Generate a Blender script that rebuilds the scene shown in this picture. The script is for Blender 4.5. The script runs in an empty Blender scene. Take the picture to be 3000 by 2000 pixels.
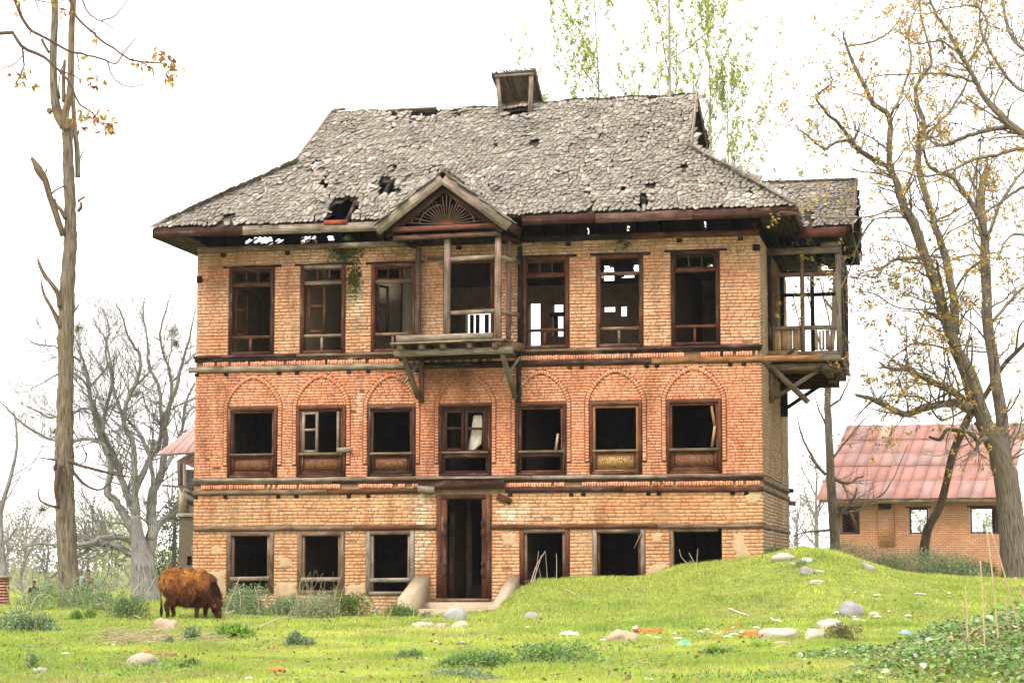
import bpy, math, random
import numpy as np
from mathutils import Vector, Matrix, noise

random.seed(7)
RNG = np.random.default_rng(7)
R = math.radians
SC = bpy.context.scene
COL = SC.collection

# ---------------------------------------------------------------- camera
F = 6145.0
PITCH = R(6.19)
EYE = 0.86
cam_data = bpy.data.cameras.new('camera')
cam = bpy.data.objects.new('camera', cam_data)
COL.objects.link(cam)
cam_data.sensor_width = 36.0
cam_data.lens = 36.0 * F / 3000.0
cam_data.clip_end = 6000.0
cam.location = (0, 0, EYE)
cam.rotation_euler = (R(90) + PITCH, 0, 0)
SC.camera = cam

# ---------------------------------------------------------------- sky, sun, exposure
SUN_EL, SUN_AZ = R(52), R(-38)      # azimuth from the camera's back, to the left
w = bpy.data.worlds.new('World')
SC.world = w
w.use_nodes = True
nt = w.node_tree
nt.nodes.clear()
wo = nt.nodes.new('ShaderNodeOutputWorld')
sky = nt.nodes.new('ShaderNodeTexSky')
sky.sky_type = 'NISHITA'
sky.sun_disc = False
sky.sun_elevation = SUN_EL
sky.sun_rotation = R(180) - SUN_AZ
sky.air_density = 1.0
sky.dust_density = 4.0
sky.ozone_density = 1.0
bg = nt.nodes.new('ShaderNodeBackground')
bg.inputs['Strength'].default_value = 0.05
cloud = nt.nodes.new('ShaderNodeBackground')     # the even overcast sheet
cloud.inputs['Color'].default_value = (1.0, 0.985, 0.97, 1)
cloud.inputs['Strength'].default_value = 1.05
add = nt.nodes.new('ShaderNodeMixShader')
add.inputs[0].default_value = 0.82
nt.links.new(sky.outputs[0], bg.inputs['Color'])
nt.links.new(bg.outputs[0], add.inputs[1])
nt.links.new(cloud.outputs[0], add.inputs[2])
nt.links.new(add.outputs[0], wo.inputs['Surface'])
sd = bpy.data.lights.new('sun', 'SUN')
sd.energy = 1.3
sd.angle = R(14)
sd.color = (1.0, 0.95, 0.86)
sun = bpy.data.objects.new('sun', sd)
COL.objects.link(sun)
sdir = Vector((math.sin(SUN_AZ) * math.cos(SUN_EL), -math.cos(SUN_AZ) * math.cos(SUN_EL), math.sin(SUN_EL)))
sun.rotation_euler = sdir.to_track_quat('Z', 'Y').to_euler()
SC.view_settings.view_transform = 'Standard'
SC.view_settings.look = 'None'
SC.view_settings.gamma = 1.0
SC.view_settings.exposure = 1.4
SC.view_settings.use_curve_mapping = False
SC.cycles.max_bounces = 6
SC.cycles.diffuse_bounces = 3
SC.cycles.transmission_bounces = 4
SC.cycles.transparent_max_bounces = 8
SC.cycles.volume_bounces = 0
SC.cycles.use_denoising = True

# ---------------------------------------------------------------- geometry of the site
TH = R(11.77)
UX, UY = math.cos(TH), -math.sin(TH)
NX, NY = -math.sin(TH), -math.cos(TH)
CP, SP = math.cos(PITCH), math.sin(PITCH)


def ray(px, py):
    x = (px - 1500) / F
    z = (1000 - py) / F
    return (x, CP - z * SP, SP + z * CP)


_r = ray(1400, 1667)
P0 = (_r[0] * 43 / _r[1], 43.0)


def W(px, py, Y):
    d = ray(px, py)
    t = Y / d[1]
    return Vector((t * d[0], Y, EYE + t * d[2]))


def H(px, py, d=0.0):
    """point of the plane d metres behind the facade, in the house frame: (u, z)"""
    r = ray(px, py)
    t = (-d + P0[0] * NX + P0[1] * NY) / (r[0] * NX + r[1] * NY)
    X, Y, Z = t * r[0], t * r[1], EYE + t * r[2]
    return ((X - P0[0]) * UX + (Y - P0[1]) * UY, Z)


def lray(px, py):
    r = ray(px, py)
    o = Vector(((0 - P0[0]) * UX + (0 - P0[1]) * UY, -((0 - P0[0]) * NX + (0 - P0[1]) * NY), EYE))
    d = Vector((r[0] * UX + r[1] * UY, -(r[0] * NX + r[1] * NY), r[2]))
    return o, d


def HP(px, py, p, n):
    """point of a plane (p, n) of the house frame"""
    o, d = lray(px, py)
    t = (Vector(p) - o).dot(Vector(n)) / d.dot(Vector(n))
    return o + d * t


def h2w(u, d, z=0.0):
    return Vector((P0[0] + u * UX - d * NX, P0[1] + u * UY - d * NY, z))


def lerp(a, b, t):
    return a + (b - a) * t


def sstep(a, b, x):
    t = np.clip((x - a) / (b - a), 0, 1)
    return t * t * (3 - 2 * t)


_MX = [-60, -14, -8.5, -2.0, -1.15, -0.35, 0.1, 0.55, 1.4, 2.7, 3.2, 4.1, 5.0, 5.6, 6.3, 7.2, 8.0, 9.3, 11.0, 14, 60]
_MZ = [-.1, -.05, 0.0, -.05, -.04, 0.04, 0.42, 0.61, 0.64, 0.70, 0.88, 1.0, 1.16, 1.27, 1.17, 0.86, 0.72, 0.64, 0.62, .6, .6]


def gz(x, y):
    """height of the ground"""
    x = np.asarray(x, float)
    y = np.asarray(y, float)
    A = np.interp(x, _MX, _MZ)
    yr = 41.2 - 0.02 * x
    start = 33.2 + 1.6 * np.sin(x * 0.6 + 1.0) * 0.5 + np.where(x > 8, (x - 8) * -0.3, 0)
    f = sstep(start, yr, y)
    back = sstep(46, 58, y)
    tgt = np.where(x > 3, 0.45, -0.15)
    z = A * f
    z = z * (1 - back) + tgt * back
    z = z - sstep(60, 260, y) * np.where(x < 0, 1.7, 1.0)
    z = z + 0.035 * np.sin(x * 0.9 + 0.3 * y) * np.cos(y * 0.55 + 1.3) + 0.02 * np.sin(x * 2.3 + 1) * np.sin(y * 1.9)
    z = z + 0.10 * np.exp(-((x + 7.5) ** 2 / 6 + (y - 38.5) ** 2 / 3))
    z = z + 0.25 * np.exp(-((x - 4.6) ** 2 / 2.6 + (y - 18.2) ** 2 / 5))
    return z


def gzf(x, y):
    return float(gz(x, y))


def ground_hit(px, py, dz=0.0):
    """where the sight line through a pixel meets the ground"""
    r = ray(px, py)
    ys = np.concatenate([np.arange(13, 60, 0.05), np.arange(60, 400, 1.0)])
    zs = EYE + ys / r[1] * r[2]
    g = gz(ys / r[1] * r[0], ys) + dz
    i = np.argmax(zs <= g)
    Y = ys[i]
    return Vector((Y / r[1] * r[0], Y, float(g[i]) - dz))


# ---------------------------------------------------------------- objects
def link(o, parent=None):
    COL.objects.link(o)
    if parent is not None:
        o.parent = parent
    return o


def tag(o, label=None, cat=None, group=None, kind=None):
    if label: o['label'] = label
    if cat: o['category'] = cat
    if group: o['group'] = group
    if kind: o['kind'] = kind
    return o


def empty(name, loc=(0, 0, 0), rz=0, parent=None):
    o = bpy.data.objects.new(name, None)
    o.empty_display_size = 0.2
    o.location = loc
    o.rotation_euler = (0, 0, rz)
    return link(o, parent)


class MB:
    """collects geometry; build() links it as ONE mesh object"""

    def __init__(s):
        s.V = []
        s.n = 0
        s.F = []      # (k, array(n,k))
        s.C = []      # colours per face, matching F
        s.U = []      # uv per loop
        s.lv, s.lf, s.lc, s.lu = [], {}, {}, {}

    def add(s, V, F, C=None, U=None):
        V = np.asarray(V, float).reshape(-1, 3)
        F = np.asarray(F, int)
        if F.ndim == 1: F = F[None]
        k = F.shape[1]
        if C is None: C = (1, 1, 1)
        C = np.asarray(C, float)
        if C.ndim == 1: C = np.repeat(C[None], len(F), 0)
        if U is None: U = np.zeros((len(F) * k, 2))
        s.V.append(V)
        s.F.append(F + s.n)
        s.C.append(C)
        s.U.append(np.asarray(U, float).reshape(-1, 2))
        s.n += len(V)

    def more(s, F, C=None, U=None):
        """faces on the vertices of the last add()"""
        F = np.asarray(F, int)
        base = s.n - len(s.V[-1])
        k = F.shape[1]
        if C is None: C = (1, 1, 1)
        C = np.asarray(C, float)
        if C.ndim == 1: C = np.repeat(C[None], len(F), 0)
        if U is None: U = np.zeros((len(F) * k, 2))
        s.F.append(F + base)
        s.C.append(C)
        s.U.append(np.asarray(U, float).reshape(-1, 2))

    def box(s, x0, x1, y0, y1, z0, z1, c=(1, 1, 1), jit=0.0):
        p = np.array([[x, y, z] for x in (x0, x1) for y in (y0, y1) for z in (z0, z1)], float)
        if jit: p += RNG.uniform(-jit, jit, p.shape)
        s._box8(p, c)

    def _box8(s, p, c, extra=None):
        # vertex order: x major, then y, then z
        f = np.array([[0, 1, 3, 2], [4, 6, 7, 5], [0, 4, 5, 1], [2, 3, 7, 6], [0, 2, 6, 4], [1, 5, 7, 3]])
        L = [np.linalg.norm(p[4] - p[0]), np.linalg.norm(p[2] - p[0]), np.linalg.norm(p[1] - p[0])]
        ax = int(np.argmax(L))
        o = RNG.uniform(0, 50, 2)
        coords = np.array([[i * L[0], j * L[1], k * L[2]] for i in (0, 1) for j in (0, 1) for k in (0, 1)])
        u = coords[:, ax]
        v = coords.sum(1) - u
        uv = np.stack([u + o[0], v + o[1]], 1)
        s.add(p, f, c, uv[f.ravel()])

    def bar(s, a, b, w=0.08, h=0.08, c=(1, 1, 1), up=(0, 0, 1), seg=0.7, jit=0.004, tw=0.0):
        """a squared timber from a to b, w wide and h along up, slightly uneven"""
        a = np.array(a, float); b = np.array(b, float)
        d = b - a
        L = np.linalg.norm(d)
        if L < 1e-6: return
        d /= L
        up = np.array(up, float)
        if abs(d @ up) > 0.97: up = np.array((0, 1.0, 0))
        sd_ = np.cross(d, up); sd_ /= np.linalg.norm(sd_)
        upv = np.cross(sd_, d)
        n = max(1, int(round(L / seg)))
        rings = []
        for i in range(n + 1):
            t = i / n
            c0 = a + (b - a) * t
            j = RNG.uniform(-jit, jit, 2)
            if i in (0, n): j = j * 0.3
            c0 = c0 + sd_ * j[0] + upv * j[1]
            sc = 1 + RNG.uniform(-jit, jit) * 4
            for (q, r_) in ((-1, -1), (1, -1), (1, 1), (-1, 1)):
                rings.append(c0 + sd_ * q * w / 2 * sc + upv * r_ * h / 2 * sc)
        V = np.array(rings)
        Fq = []; UV = []
        o = RNG.uniform(0, 50, 2)
        per = [0, w, w + h, 2 * w + h, 2 * w + 2 * h]
        for i in range(n):
            for k in range(4):
                k2 = (k + 1) % 4
                Fq.append([i * 4 + k, i * 4 + k2, i * 4 + 4 + k2, i * 4 + 4 + k])
                u0, u1 = i / n * L + o[0], (i + 1) / n * L + o[0]
                UV += [(u0, per[k] + o[1]), (u0, per[k + 1] + o[1]), (u1, per[k + 1] + o[1]), (u1, per[k] + o[1])]
        Fq.append([3, 2, 1, 0]); UV += [(o[0], 0), (o[0], w), (o[0] + .02, w), (o[0] + .02, 0)]
        m = n * 4
        Fq.append([m, m + 1, m + 2, m + 3]); UV += [(o[0], 0), (o[0], w), (o[0] + .02, w), (o[0] + .02, 0)]
        s.add(V, Fq, c, UV)

    def tube(s, pts, rad, sides=6, c=(1, 1, 1), cap=True, rough=0.0):
        P = np.array([tuple(p) for p in pts], float)
        n = len(P)
        if n < 2: return
        rad = np.broadcast_to(np.asarray(rad, float), (n,))
        T = np.gradient(P, axis=0)
        T /= np.maximum(np.linalg.norm(T, axis=1, keepdims=True), 1e-9)
        ref = np.array((0, 0, 1.0)) if abs(T[0][2]) < 0.9 else np.array((1.0, 0, 0))
        a = np.cross(T[0], ref); a /= np.linalg.norm(a)
        ang = np.arange(sides) * 2 * math.pi / sides
        V = np.empty((n, sides, 3))
        Ls = np.concatenate([[0], np.cumsum(np.linalg.norm(np.diff(P, axis=0), axis=1))])
        for i in range(n):
            a = a - T[i] * (a @ T[i]); a /= max(np.linalg.norm(a), 1e-9)
            b = np.cross(T[i], a)
            rr = rad[i] * (1 + (RNG.uniform(-rough, rough, sides) if rough else 0))
            rr = np.broadcast_to(rr, (sides,))
            V[i] = P[i] + (np.cos(ang)[:, None] * a + np.sin(ang)[:, None] * b) * rr[:, None]
        i, k = np.meshgrid(np.arange(n - 1), np.arange(sides), indexing='ij')
        i = i.ravel(); k = k.ravel(); k2 = (k + 1) % sides
        Fq = np.stack([i * sides + k, i * sides + k2, (i + 1) * sides + k2, (i + 1) * sides + k], 1)
        o = RNG.uniform(0, 30)
        r0 = float(rad.max())
        uk, uk2 = k / sides * 6.28 * r0, (k + 1) / sides * 6.28 * r0
        U = np.stack([Ls[i] + o, uk, Ls[i] + o, uk2, Ls[i + 1] + o, uk2, Ls[i + 1] + o, uk], 1)
        s.add(V.reshape(-1, 3), Fq, c, U)
        if cap and sides >= 3:
            s.more(np.array([list(range(sides))[::-1]]), np.asarray(c, float).reshape(-1, 3)[:1][0])
            s.more(np.array([[(n - 1) * sides + q for q in range(sides)]]), np.asarray(c, float).reshape(-1, 3)[:1][0])

    def build(s, name, mat, parent=None, smooth=False, kind=None, label=None):
        me = bpy.data.meshes.new(name)
        if s.V:
            V = np.concatenate(s.V)
            lv = np.concatenate([f.ravel() for f in s.F])
            tot = np.concatenate([np.full(len(f), f.shape[1]) for f in s.F])
            st = np.concatenate([[0], np.cumsum(tot)[:-1]])
            me.vertices.add(len(V)); me.vertices.foreach_set('co', V.ravel().astype(np.float32))
            me.loops.add(len(lv)); me.loops.foreach_set('vertex_index', lv.astype(np.int32))
            me.polygons.add(len(tot)); me.polygons.foreach_set('loop_start', st.astype(np.int32))
            me.polygons.foreach_set('loop_total', tot.astype(np.int32))
            me.update(calc_edges=True)
            C = np.concatenate(s.C)
            Cl = np.repeat(np.concatenate([C, np.ones((len(C), 1))], 1), tot, 0)
            ca = me.color_attributes.new('col', 'FLOAT_COLOR', 'CORNER')
            ca.data.foreach_set('color', Cl.ravel().astype(np.float32))
            uv = me.uv_layers.new(name='uv')
            uv.data.foreach_set('uv', np.concatenate(s.U).ravel().astype(np.float32))
            if smooth: me.polygons.foreach_set('use_smooth', np.ones(len(tot), bool))
            me.validate(clean_customdata=False)
        me.materials.append(mat)
        o = bpy.data.objects.new(name, me)
        link(o, parent)
        if kind: o['kind'] = kind
        if label: o['label'] = label
        return o


# ---------------------------------------------------------------- materials
class NT:
    def __init__(s, name, rough=0.9, spec=0.2):
        s.m = bpy.data.materials.new(name)
        s.m.use_nodes = True
        s.t = s.m.node_tree
        s.b = s.t.nodes['Principled BSDF']
        s.b.inputs['Roughness'].default_value = rough
        s.b.inputs['Specular IOR Level'].default_value = spec
        s.out = s.t.nodes['Material Output']

    def n(s, typ, **kw):
        nd = s.t.nodes.new(typ)
        for k, v in kw.items():
            if hasattr(nd, k) and k not in ('Scale',): setattr(nd, k, v)
            else: nd.inputs[k].default_value = v
        return nd

    def l(s, a, b):
        s.t.links.new(a, b)

    def noise(s, vec, scale, detail=4, rough=0.55):
        nd = s.n('ShaderNodeTexNoise')
        nd.inputs['Scale'].default_value = scale
        nd.inputs['Detail'].default_value = detail
        nd.inputs['Roughness'].default_value = rough
        if vec is not None: s.l(vec, nd.inputs['Vector'])
        return nd.outputs['Fac']

    def ramp(s, fac, stops):
        nd = s.n('ShaderNodeValToRGB')
        e = nd.color_ramp.elements
        while len(e) < len(stops): e.new(0.5)
        for q, (p, c) in zip(e, stops):
            q.position = p
            q.color = (c[0], c[1], c[2], 1) if hasattr(c, '__len__') else (c, c, c, 1)
        s.l(fac, nd.inputs['Fac'])
        return nd.outputs['Color']

    def mix(s, a, b, fac=0.5, mode='MIX'):
        nd = s.n('ShaderNodeMix', data_type='RGBA', blend_type=mode)
        for i, v in ((0, fac), (6, a), (7, b)):
            if hasattr(v, 'is_linked') or isinstance(v, bpy.types.NodeSocket): s.l(v, nd.inputs[i])
            elif i == 0: nd.inputs[i].default_value = v
            else: nd.inputs[i].default_value = (v[0], v[1], v[2], 1)
        return nd.outputs[2]

    def base(s):
        """face colour times object colour"""
        a = s.n('ShaderNodeAttribute', attribute_name='col')
        oi = s.n('ShaderNodeObjectInfo')
        return s.mix(a.outputs['Color'], oi.outputs['Color'], 1.0, 'MULTIPLY')

    def bump(s, h, strength=0.3, dist=0.02):
        nd = s.n('ShaderNodeBump')
        nd.inputs['Strength'].default_value = strength
        nd.inputs['Distance'].default_value = dist
        s.l(h, nd.inputs['Height'])
        s.l(nd.outputs[0], s.b.inputs['Normal'])

    def pos(s):
        return s.n('ShaderNodeNewGeometry').outputs['Position']

    def done(s, col):
        s.l(col, s.b.inputs['Base Color'])
        return s.m


def mat_brick():
    t = NT('weathered_brick', 0.93, 0.12)
    p = t.pos()
    n1 = t.noise(p, 14, 5, 0.6)
    n2 = t.noise(p, 90, 3, 0.6)
    c = t.mix(t.base(), t.ramp(n1, [(0.3, (0.74, 0.70, 0.68)), (0.55, (1, 1, 1)), (0.8, (1.12, 1.1, 1.06))]), 1.0, 'MULTIPLY')
    c = t.mix(c, t.ramp(n2, [(0.3, 0.78), (0.6, 1.06)]), 0.7, 'MULTIPLY')
    # old damp and rain streaks running down the wall
    mp = t.n('ShaderNodeMapping')
    mp.inputs['Scale'].default_value = (2.6, 2.6, 0.42)
    t.l(p, mp.inputs[0])
    st = t.noise(mp.outputs[0], 1.0, 6, 0.62)
    c = t.mix(c, t.ramp(st, [(0.33, (0.60, 0.57, 0.52)), (0.5, (1, 1, 1)), (0.75, (1.08, 1.10, 1.12))]), 0.85, 'MULTIPLY')
    t.bump(n2, 0.35, 0.01)
    return t.done(c)


def mat_mud():
    t = NT('mud_mortar', 0.97, 0.05)
    p = t.pos()
    n1 = t.noise(p, 5, 5, 0.65)
    n2 = t.noise(p, 60, 4, 0.6)
    c = t.mix(t.base(), t.ramp(n1, [(0.3, (0.62, 0.60, 0.58)), (0.7, (1.15, 1.12, 1.08))]), 1.0, 'MULTIPLY')
    c = t.mix(c, t.ramp(n2, [(0.3, 0.75), (0.7, 1.1)]), 0.8, 'MULTIPLY')
    t.bump(n2, 0.4, 0.012)
    return t.done(c)


def mat_wood(name='old_wood', red=0.0):
    t = NT(name, 0.82, 0.2)
    uv = t.n('ShaderNodeUVMap', uv_map='uv')
    mp = t.n('ShaderNodeMapping')
    mp.inputs['Scale'].default_value = (2.2, 38, 1)
    t.l(uv.outputs[0], mp.inputs[0])
    g = t.noise(mp.outputs[0], 1.0, 5, 0.65)
    mp2 = t.n('ShaderNodeMapping')
    mp2.inputs['Scale'].default_value = (1.4, 5, 1)
    t.l(uv.outputs[0], mp2.inputs[0])
    wear = t.noise(mp2.outputs[0], 1.0, 4, 0.6)
    p = t.pos()
    blot = t.noise(p, 3.2, 4, 0.6)
    c = t.base()
    c = t.mix(c, t.ramp(g, [(0.30, 0.22), (0.48, 0.85), (0.72, 1.45)]), 1.0, 'MULTIPLY')
    # bleached streaks where the surface has worn grey
    grey = t.mix((0.08, 0.06, 0.045), (0.46, 0.40, 0.33), t.ramp(g, [(0.35, 0.0), (0.65, 1.0)]))
    c = t.mix(c, grey, t.ramp(wear, [(0.55, 0.0), (0.72, 0.45)]))
    c = t.mix(c, t.ramp(blot, [(0.3, (0.55, 0.50, 0.48)), (0.65, (1.15, 1.12, 1.1))]), 1.0, 'MULTIPLY')
    t.bump(g, 0.6, 0.008)
    return t.done(c)


def mat_shingle():
    t = NT('weathered_shingle', 0.9, 0.15)
    uv = t.n('ShaderNodeUVMap', uv_map='uv')
    mp = t.n('ShaderNodeMapping')
    mp.inputs['Scale'].default_value = (4, 60, 1)
    t.l(uv.outputs[0], mp.inputs[0])
    g = t.noise(mp.outputs[0], 1.0, 4, 0.65)
    p = t.pos()
    blot = t.noise(p, 1.3, 5, 0.6)
    c = t.mix(t.base(), t.ramp(g, [(0.3, 0.42), (0.5, 0.95), (0.7, 1.4)]), 1.0, 'MULTIPLY')
    c = t.mix(c, t.ramp(blot, [(0.3, (0.75, 0.74, 0.74)), (0.65, (1.1, 1.09, 1.07))]), 1.0, 'MULTIPLY')
    t.bump(g, 0.5, 0.006)
    return t.done(c)


def mat_plain(name, rough=0.85, n=8.0, lo=0.8, hi=1.12, bump=0.2, spec=0.2, tr=0.0):
    t = NT(name, rough, spec)
    p = t.pos()
    a = t.noise(p, n, 5, 0.6)
    c = t.mix(t.base(), t.ramp(a, [(0.3, lo), (0.7, hi)]), 1.0, 'MULTIPLY')
    if bump: t.bump(t.noise(p, n * 5, 3), bump, 0.01)
    t.l(c, t.b.inputs['Base Color'])
    if tr:
        tl = t.n('ShaderNodeBsdfTranslucent')
        t.l(c, tl.inputs['Color'])
        mx = t.n('ShaderNodeMixShader')
        mx.inputs[0].default_value = tr
        t.l(t.b.outputs[0], mx.inputs[1]); t.l(tl.outputs[0], mx.inputs[2])
        t.l(mx.outputs[0], t.out.inputs['Surface'])
    return t.m


def mat_bark():
    t = NT('tree_bark', 0.95, 0.1)
    uv = t.n('ShaderNodeUVMap', uv_map='uv')
    mp = t.n('ShaderNodeMapping')
    mp.inputs['Scale'].default_value = (3, 22, 1)
    t.l(uv.outputs[0], mp.inputs[0])
    g = t.noise(mp.outputs[0], 1.0, 5, 0.7)
    p = t.pos()
    b = t.noise(p, 1.6, 4, 0.6)
    c = t.mix(t.base(), t.ramp(g, [(0.34, 0.16), (0.47, 0.8), (0.68, 1.6)]), 1.0, 'MULTIPLY')
    c = t.mix(c, (0.17, 0.13, 0.035), t.ramp(b, [(0.5, 0.0), (0.72, 0.45)]))
    t.bump(g, 1.0, 0.04)
    return t.done(c)


def mat_ground():
    t = NT('pasture_soil', 0.96, 0.05)
    p = t.pos()
    a = t.noise(p, 0.5, 6, 0.6)
    b = t.noise(p, 5, 5, 0.65)
    c = t.ramp(b, [(0.28, (0.13, 0.12, 0.04)), (0.5, (0.19, 0.23, 0.045)), (0.7, (0.28, 0.31, 0.08))])
    c = t.mix(c, (0.24, 0.19, 0.11), t.ramp(a, [(0.52, 0.0), (0.7, 0.45)]))
    t.bump(t.noise(p, 25, 4), 0.5, 0.03)
    return t.done(c)


M = dict(
    brick=mat_brick(), mud=mat_mud(), wood=mat_wood(), shingle=mat_shingle(), bark=mat_bark(),
    ground=mat_ground(),
    stone=mat_plain('river_stone', 0.8, 7, 0.78, 1.12, 0.25),
    leaf=mat_plain('leaf', 0.7, 3, 0.8, 1.15, 0, 0.25, 0.45),
    grass=mat_plain('grass_blade', 0.75, 1.1, 0.75, 1.2, 0, 0.15, 0.4),
    dry=mat_plain('dry_stalk', 0.9, 20, 0.8, 1.1, 0),
    metal=mat_plain('painted_sheet', 0.6, 1.4, 0.8, 1.12, 0.05, 0.35),
    plaster=mat_plain('mud_plaster', 0.96, 9, 0.82, 1.08, 0.35, 0.05),
    fur=mat_plain('cow_hide', 0.75, 12, 0.7, 1.2, 0.3, 0.2),
    litter=mat_plain('litter', 0.45, 25, 0.9, 1.05, 0.1, 0.5),
    cloth=mat_plain('cloth', 0.9, 12, 0.85, 1.05, 0.2),
)


def add_brickwall_mat():
    t = NT('far_brick', 0.93, 0.1)
    tc = t.n('ShaderNodeTexCoord')
    mp = t.n('ShaderNodeMapping')
    mp.inputs['Rotation'].default_value = (R(90), 0, 0)
    t.l(tc.outputs['Object'], mp.inputs[0])
    bt = t.n('ShaderNodeTexBrick')
    bt.inputs['Scale'].default_value = 1.0
    bt.inputs['Brick Width'].default_value = 0.22
    bt.inputs['Row Height'].default_value = 0.075
    bt.inputs['Mortar Size'].default_value = 0.014
    bt.inputs['Color1'].default_value = (0.56, 0.28, 0.16, 1)
    bt.inputs['Color2'].default_value = (0.45, 0.21, 0.115, 1)
    bt.inputs['Mortar'].default_value = (0.26, 0.15, 0.09, 1)
    t.l(mp.outputs[0], bt.inputs['Vector'])
    c = t.mix(bt.outputs['Color'], t.ramp(t.noise(t.pos(), 1.2, 5), [(0.3, 0.82), (0.7, 1.12)]), 1.0, 'MULTIPLY')
    return t.done(c)


M['farbrick'] = add_brickwall_mat()


def mat_carved(col, dark):
    t = NT('carved_wood', 0.8, 0.2)
    tc = t.n('ShaderNodeTexCoord')
    v = t.n('ShaderNodeTexVoronoi', feature='DISTANCE_TO_EDGE')
    v.inputs['Scale'].default_value = 26
    t.l(tc.outputs['Object'], v.inputs['Vector'])
    c = t.mix(t.ramp(v.outputs['Distance'], [(0.12, col), (0.3, dark)]),
              t.ramp(t.noise(t.pos(), 8, 4), [(0.3, 0.7), (0.7, 1.15)]), 1.0, 'MULTIPLY')
    t.bump(v.outputs['Distance'], -0.6, 0.01)
    return t.done(c)


M['carved_tan'] = mat_carved((0.42, 0.25, 0.10), (0.08, 0.035, 0.015))
M['carved_dark'] = mat_carved((0.20, 0.09, 0.045), (0.05, 0.02, 0.012))

# wood colours
DK = (0.060, 0.024, 0.017)      # dark red-brown paint on wood
BR = (0.115, 0.042, 0.020)
GR = (0.27, 0.22, 0.17)       # weathered grey
GB = (0.19, 0.125, 0.08)
OR = (0.30, 0.14, 0.055)
BK = (0.022, 0.014, 0.010)


def vary(c, a=0.12):
    k = 1 + random.uniform(-a, a)
    return tuple(max(0, q * k * (1 + random.uniform(-a, a) * 0.3)) for q in c)

# ================================================================ ground
def build_ground():
    def sheet(xs, ys):
        X, Y = np.meshgrid(xs, ys, indexing='ij')
        Z = gz(X, Y)
        n, m = X.shape
        V = np.stack([X, Y, Z], -1).reshape(-1, 3)
        i, j = np.meshgrid(np.arange(n - 1), np.arange(m - 1), indexing='ij')
        a = (i * m + j).ravel()
        return V, np.stack([a, a + m, a + m + 1, a + 1], 1)
    mb = MB()
    xs = np.concatenate([np.linspace(-1500, -40, 20)[:-1], np.linspace(-40, -16, 25)[:-1], np.linspace(-16, 17, 200),
                         np.linspace(17, 40, 24)[1:], np.linspace(40, 1500, 20)[1:]])
    ys = np.concatenate([np.linspace(-60, 8, 18)[:-1], np.linspace(8, 62, 260), np.linspace(62, 300, 60)[1:], np.linspace(300, 3000, 20)[1:]])
    V, Fq = sheet(xs, ys)
    mb.add(V, Fq)
    return mb.build('ground', M['ground'], None, smooth=True, kind='structure')


ground = build_ground()

# ================================================================ the house
HZ = tuple(h2w(0, 0, 0))
house = empty('brick_house', HZ, -TH)
tag(house, 'derelict three storey brick house with collapsing shingle roof and empty timber windows', 'house')
UL, UR, DEP, WT = -6.12, 5.80, 6.95, 0.42
ZTOP = 7.55


def rect(l, r, t, b):
    (u0, z1) = H(l, t)
    (u1, z0) = H(r, b)
    return [u0, u1, z0, z1]


WIN_T = [rect(673, 802, 785, 1039), rect(882, 1011, 778, 1036), rect(1089, 1220, 773, 1031),
         rect(1300, 1447, 765, 1025), rect(1530, 1668, 755, 1021), rect(1747, 1885, 748, 1012), rect(1965, 2110, 737, 1009)]
WIN_M = [rect(670, 811, 1196, 1399), rect(872, 1012, 1192, 1399), rect(1079, 1216, 1192, 1397),
         rect(1288, 1439, 1187, 1395), rect(1512, 1659, 1184, 1393), rect(1728, 1881, 1180, 1391), rect(1953, 2115, 1173, 1388)]
WIN_G = [rect(666, 801, 1557, 1738), rect(873, 1009, 1557, 1740), rect(1074, 1214, 1553, 1744),
         rect(1523, 1669, 1548, 1712), rect(1736, 1891, 1548, 1712), rect(1962, 2116, 1546, 1712)]
for q in WIN_T: q[2] = 5.335
for q in WIN_M: q[2] = 2.755
DOOR = rect(1281, 1439, 1448, 1753)
OPEN_F = WIN_T + WIN_M + WIN_G + [DOOR]


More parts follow.
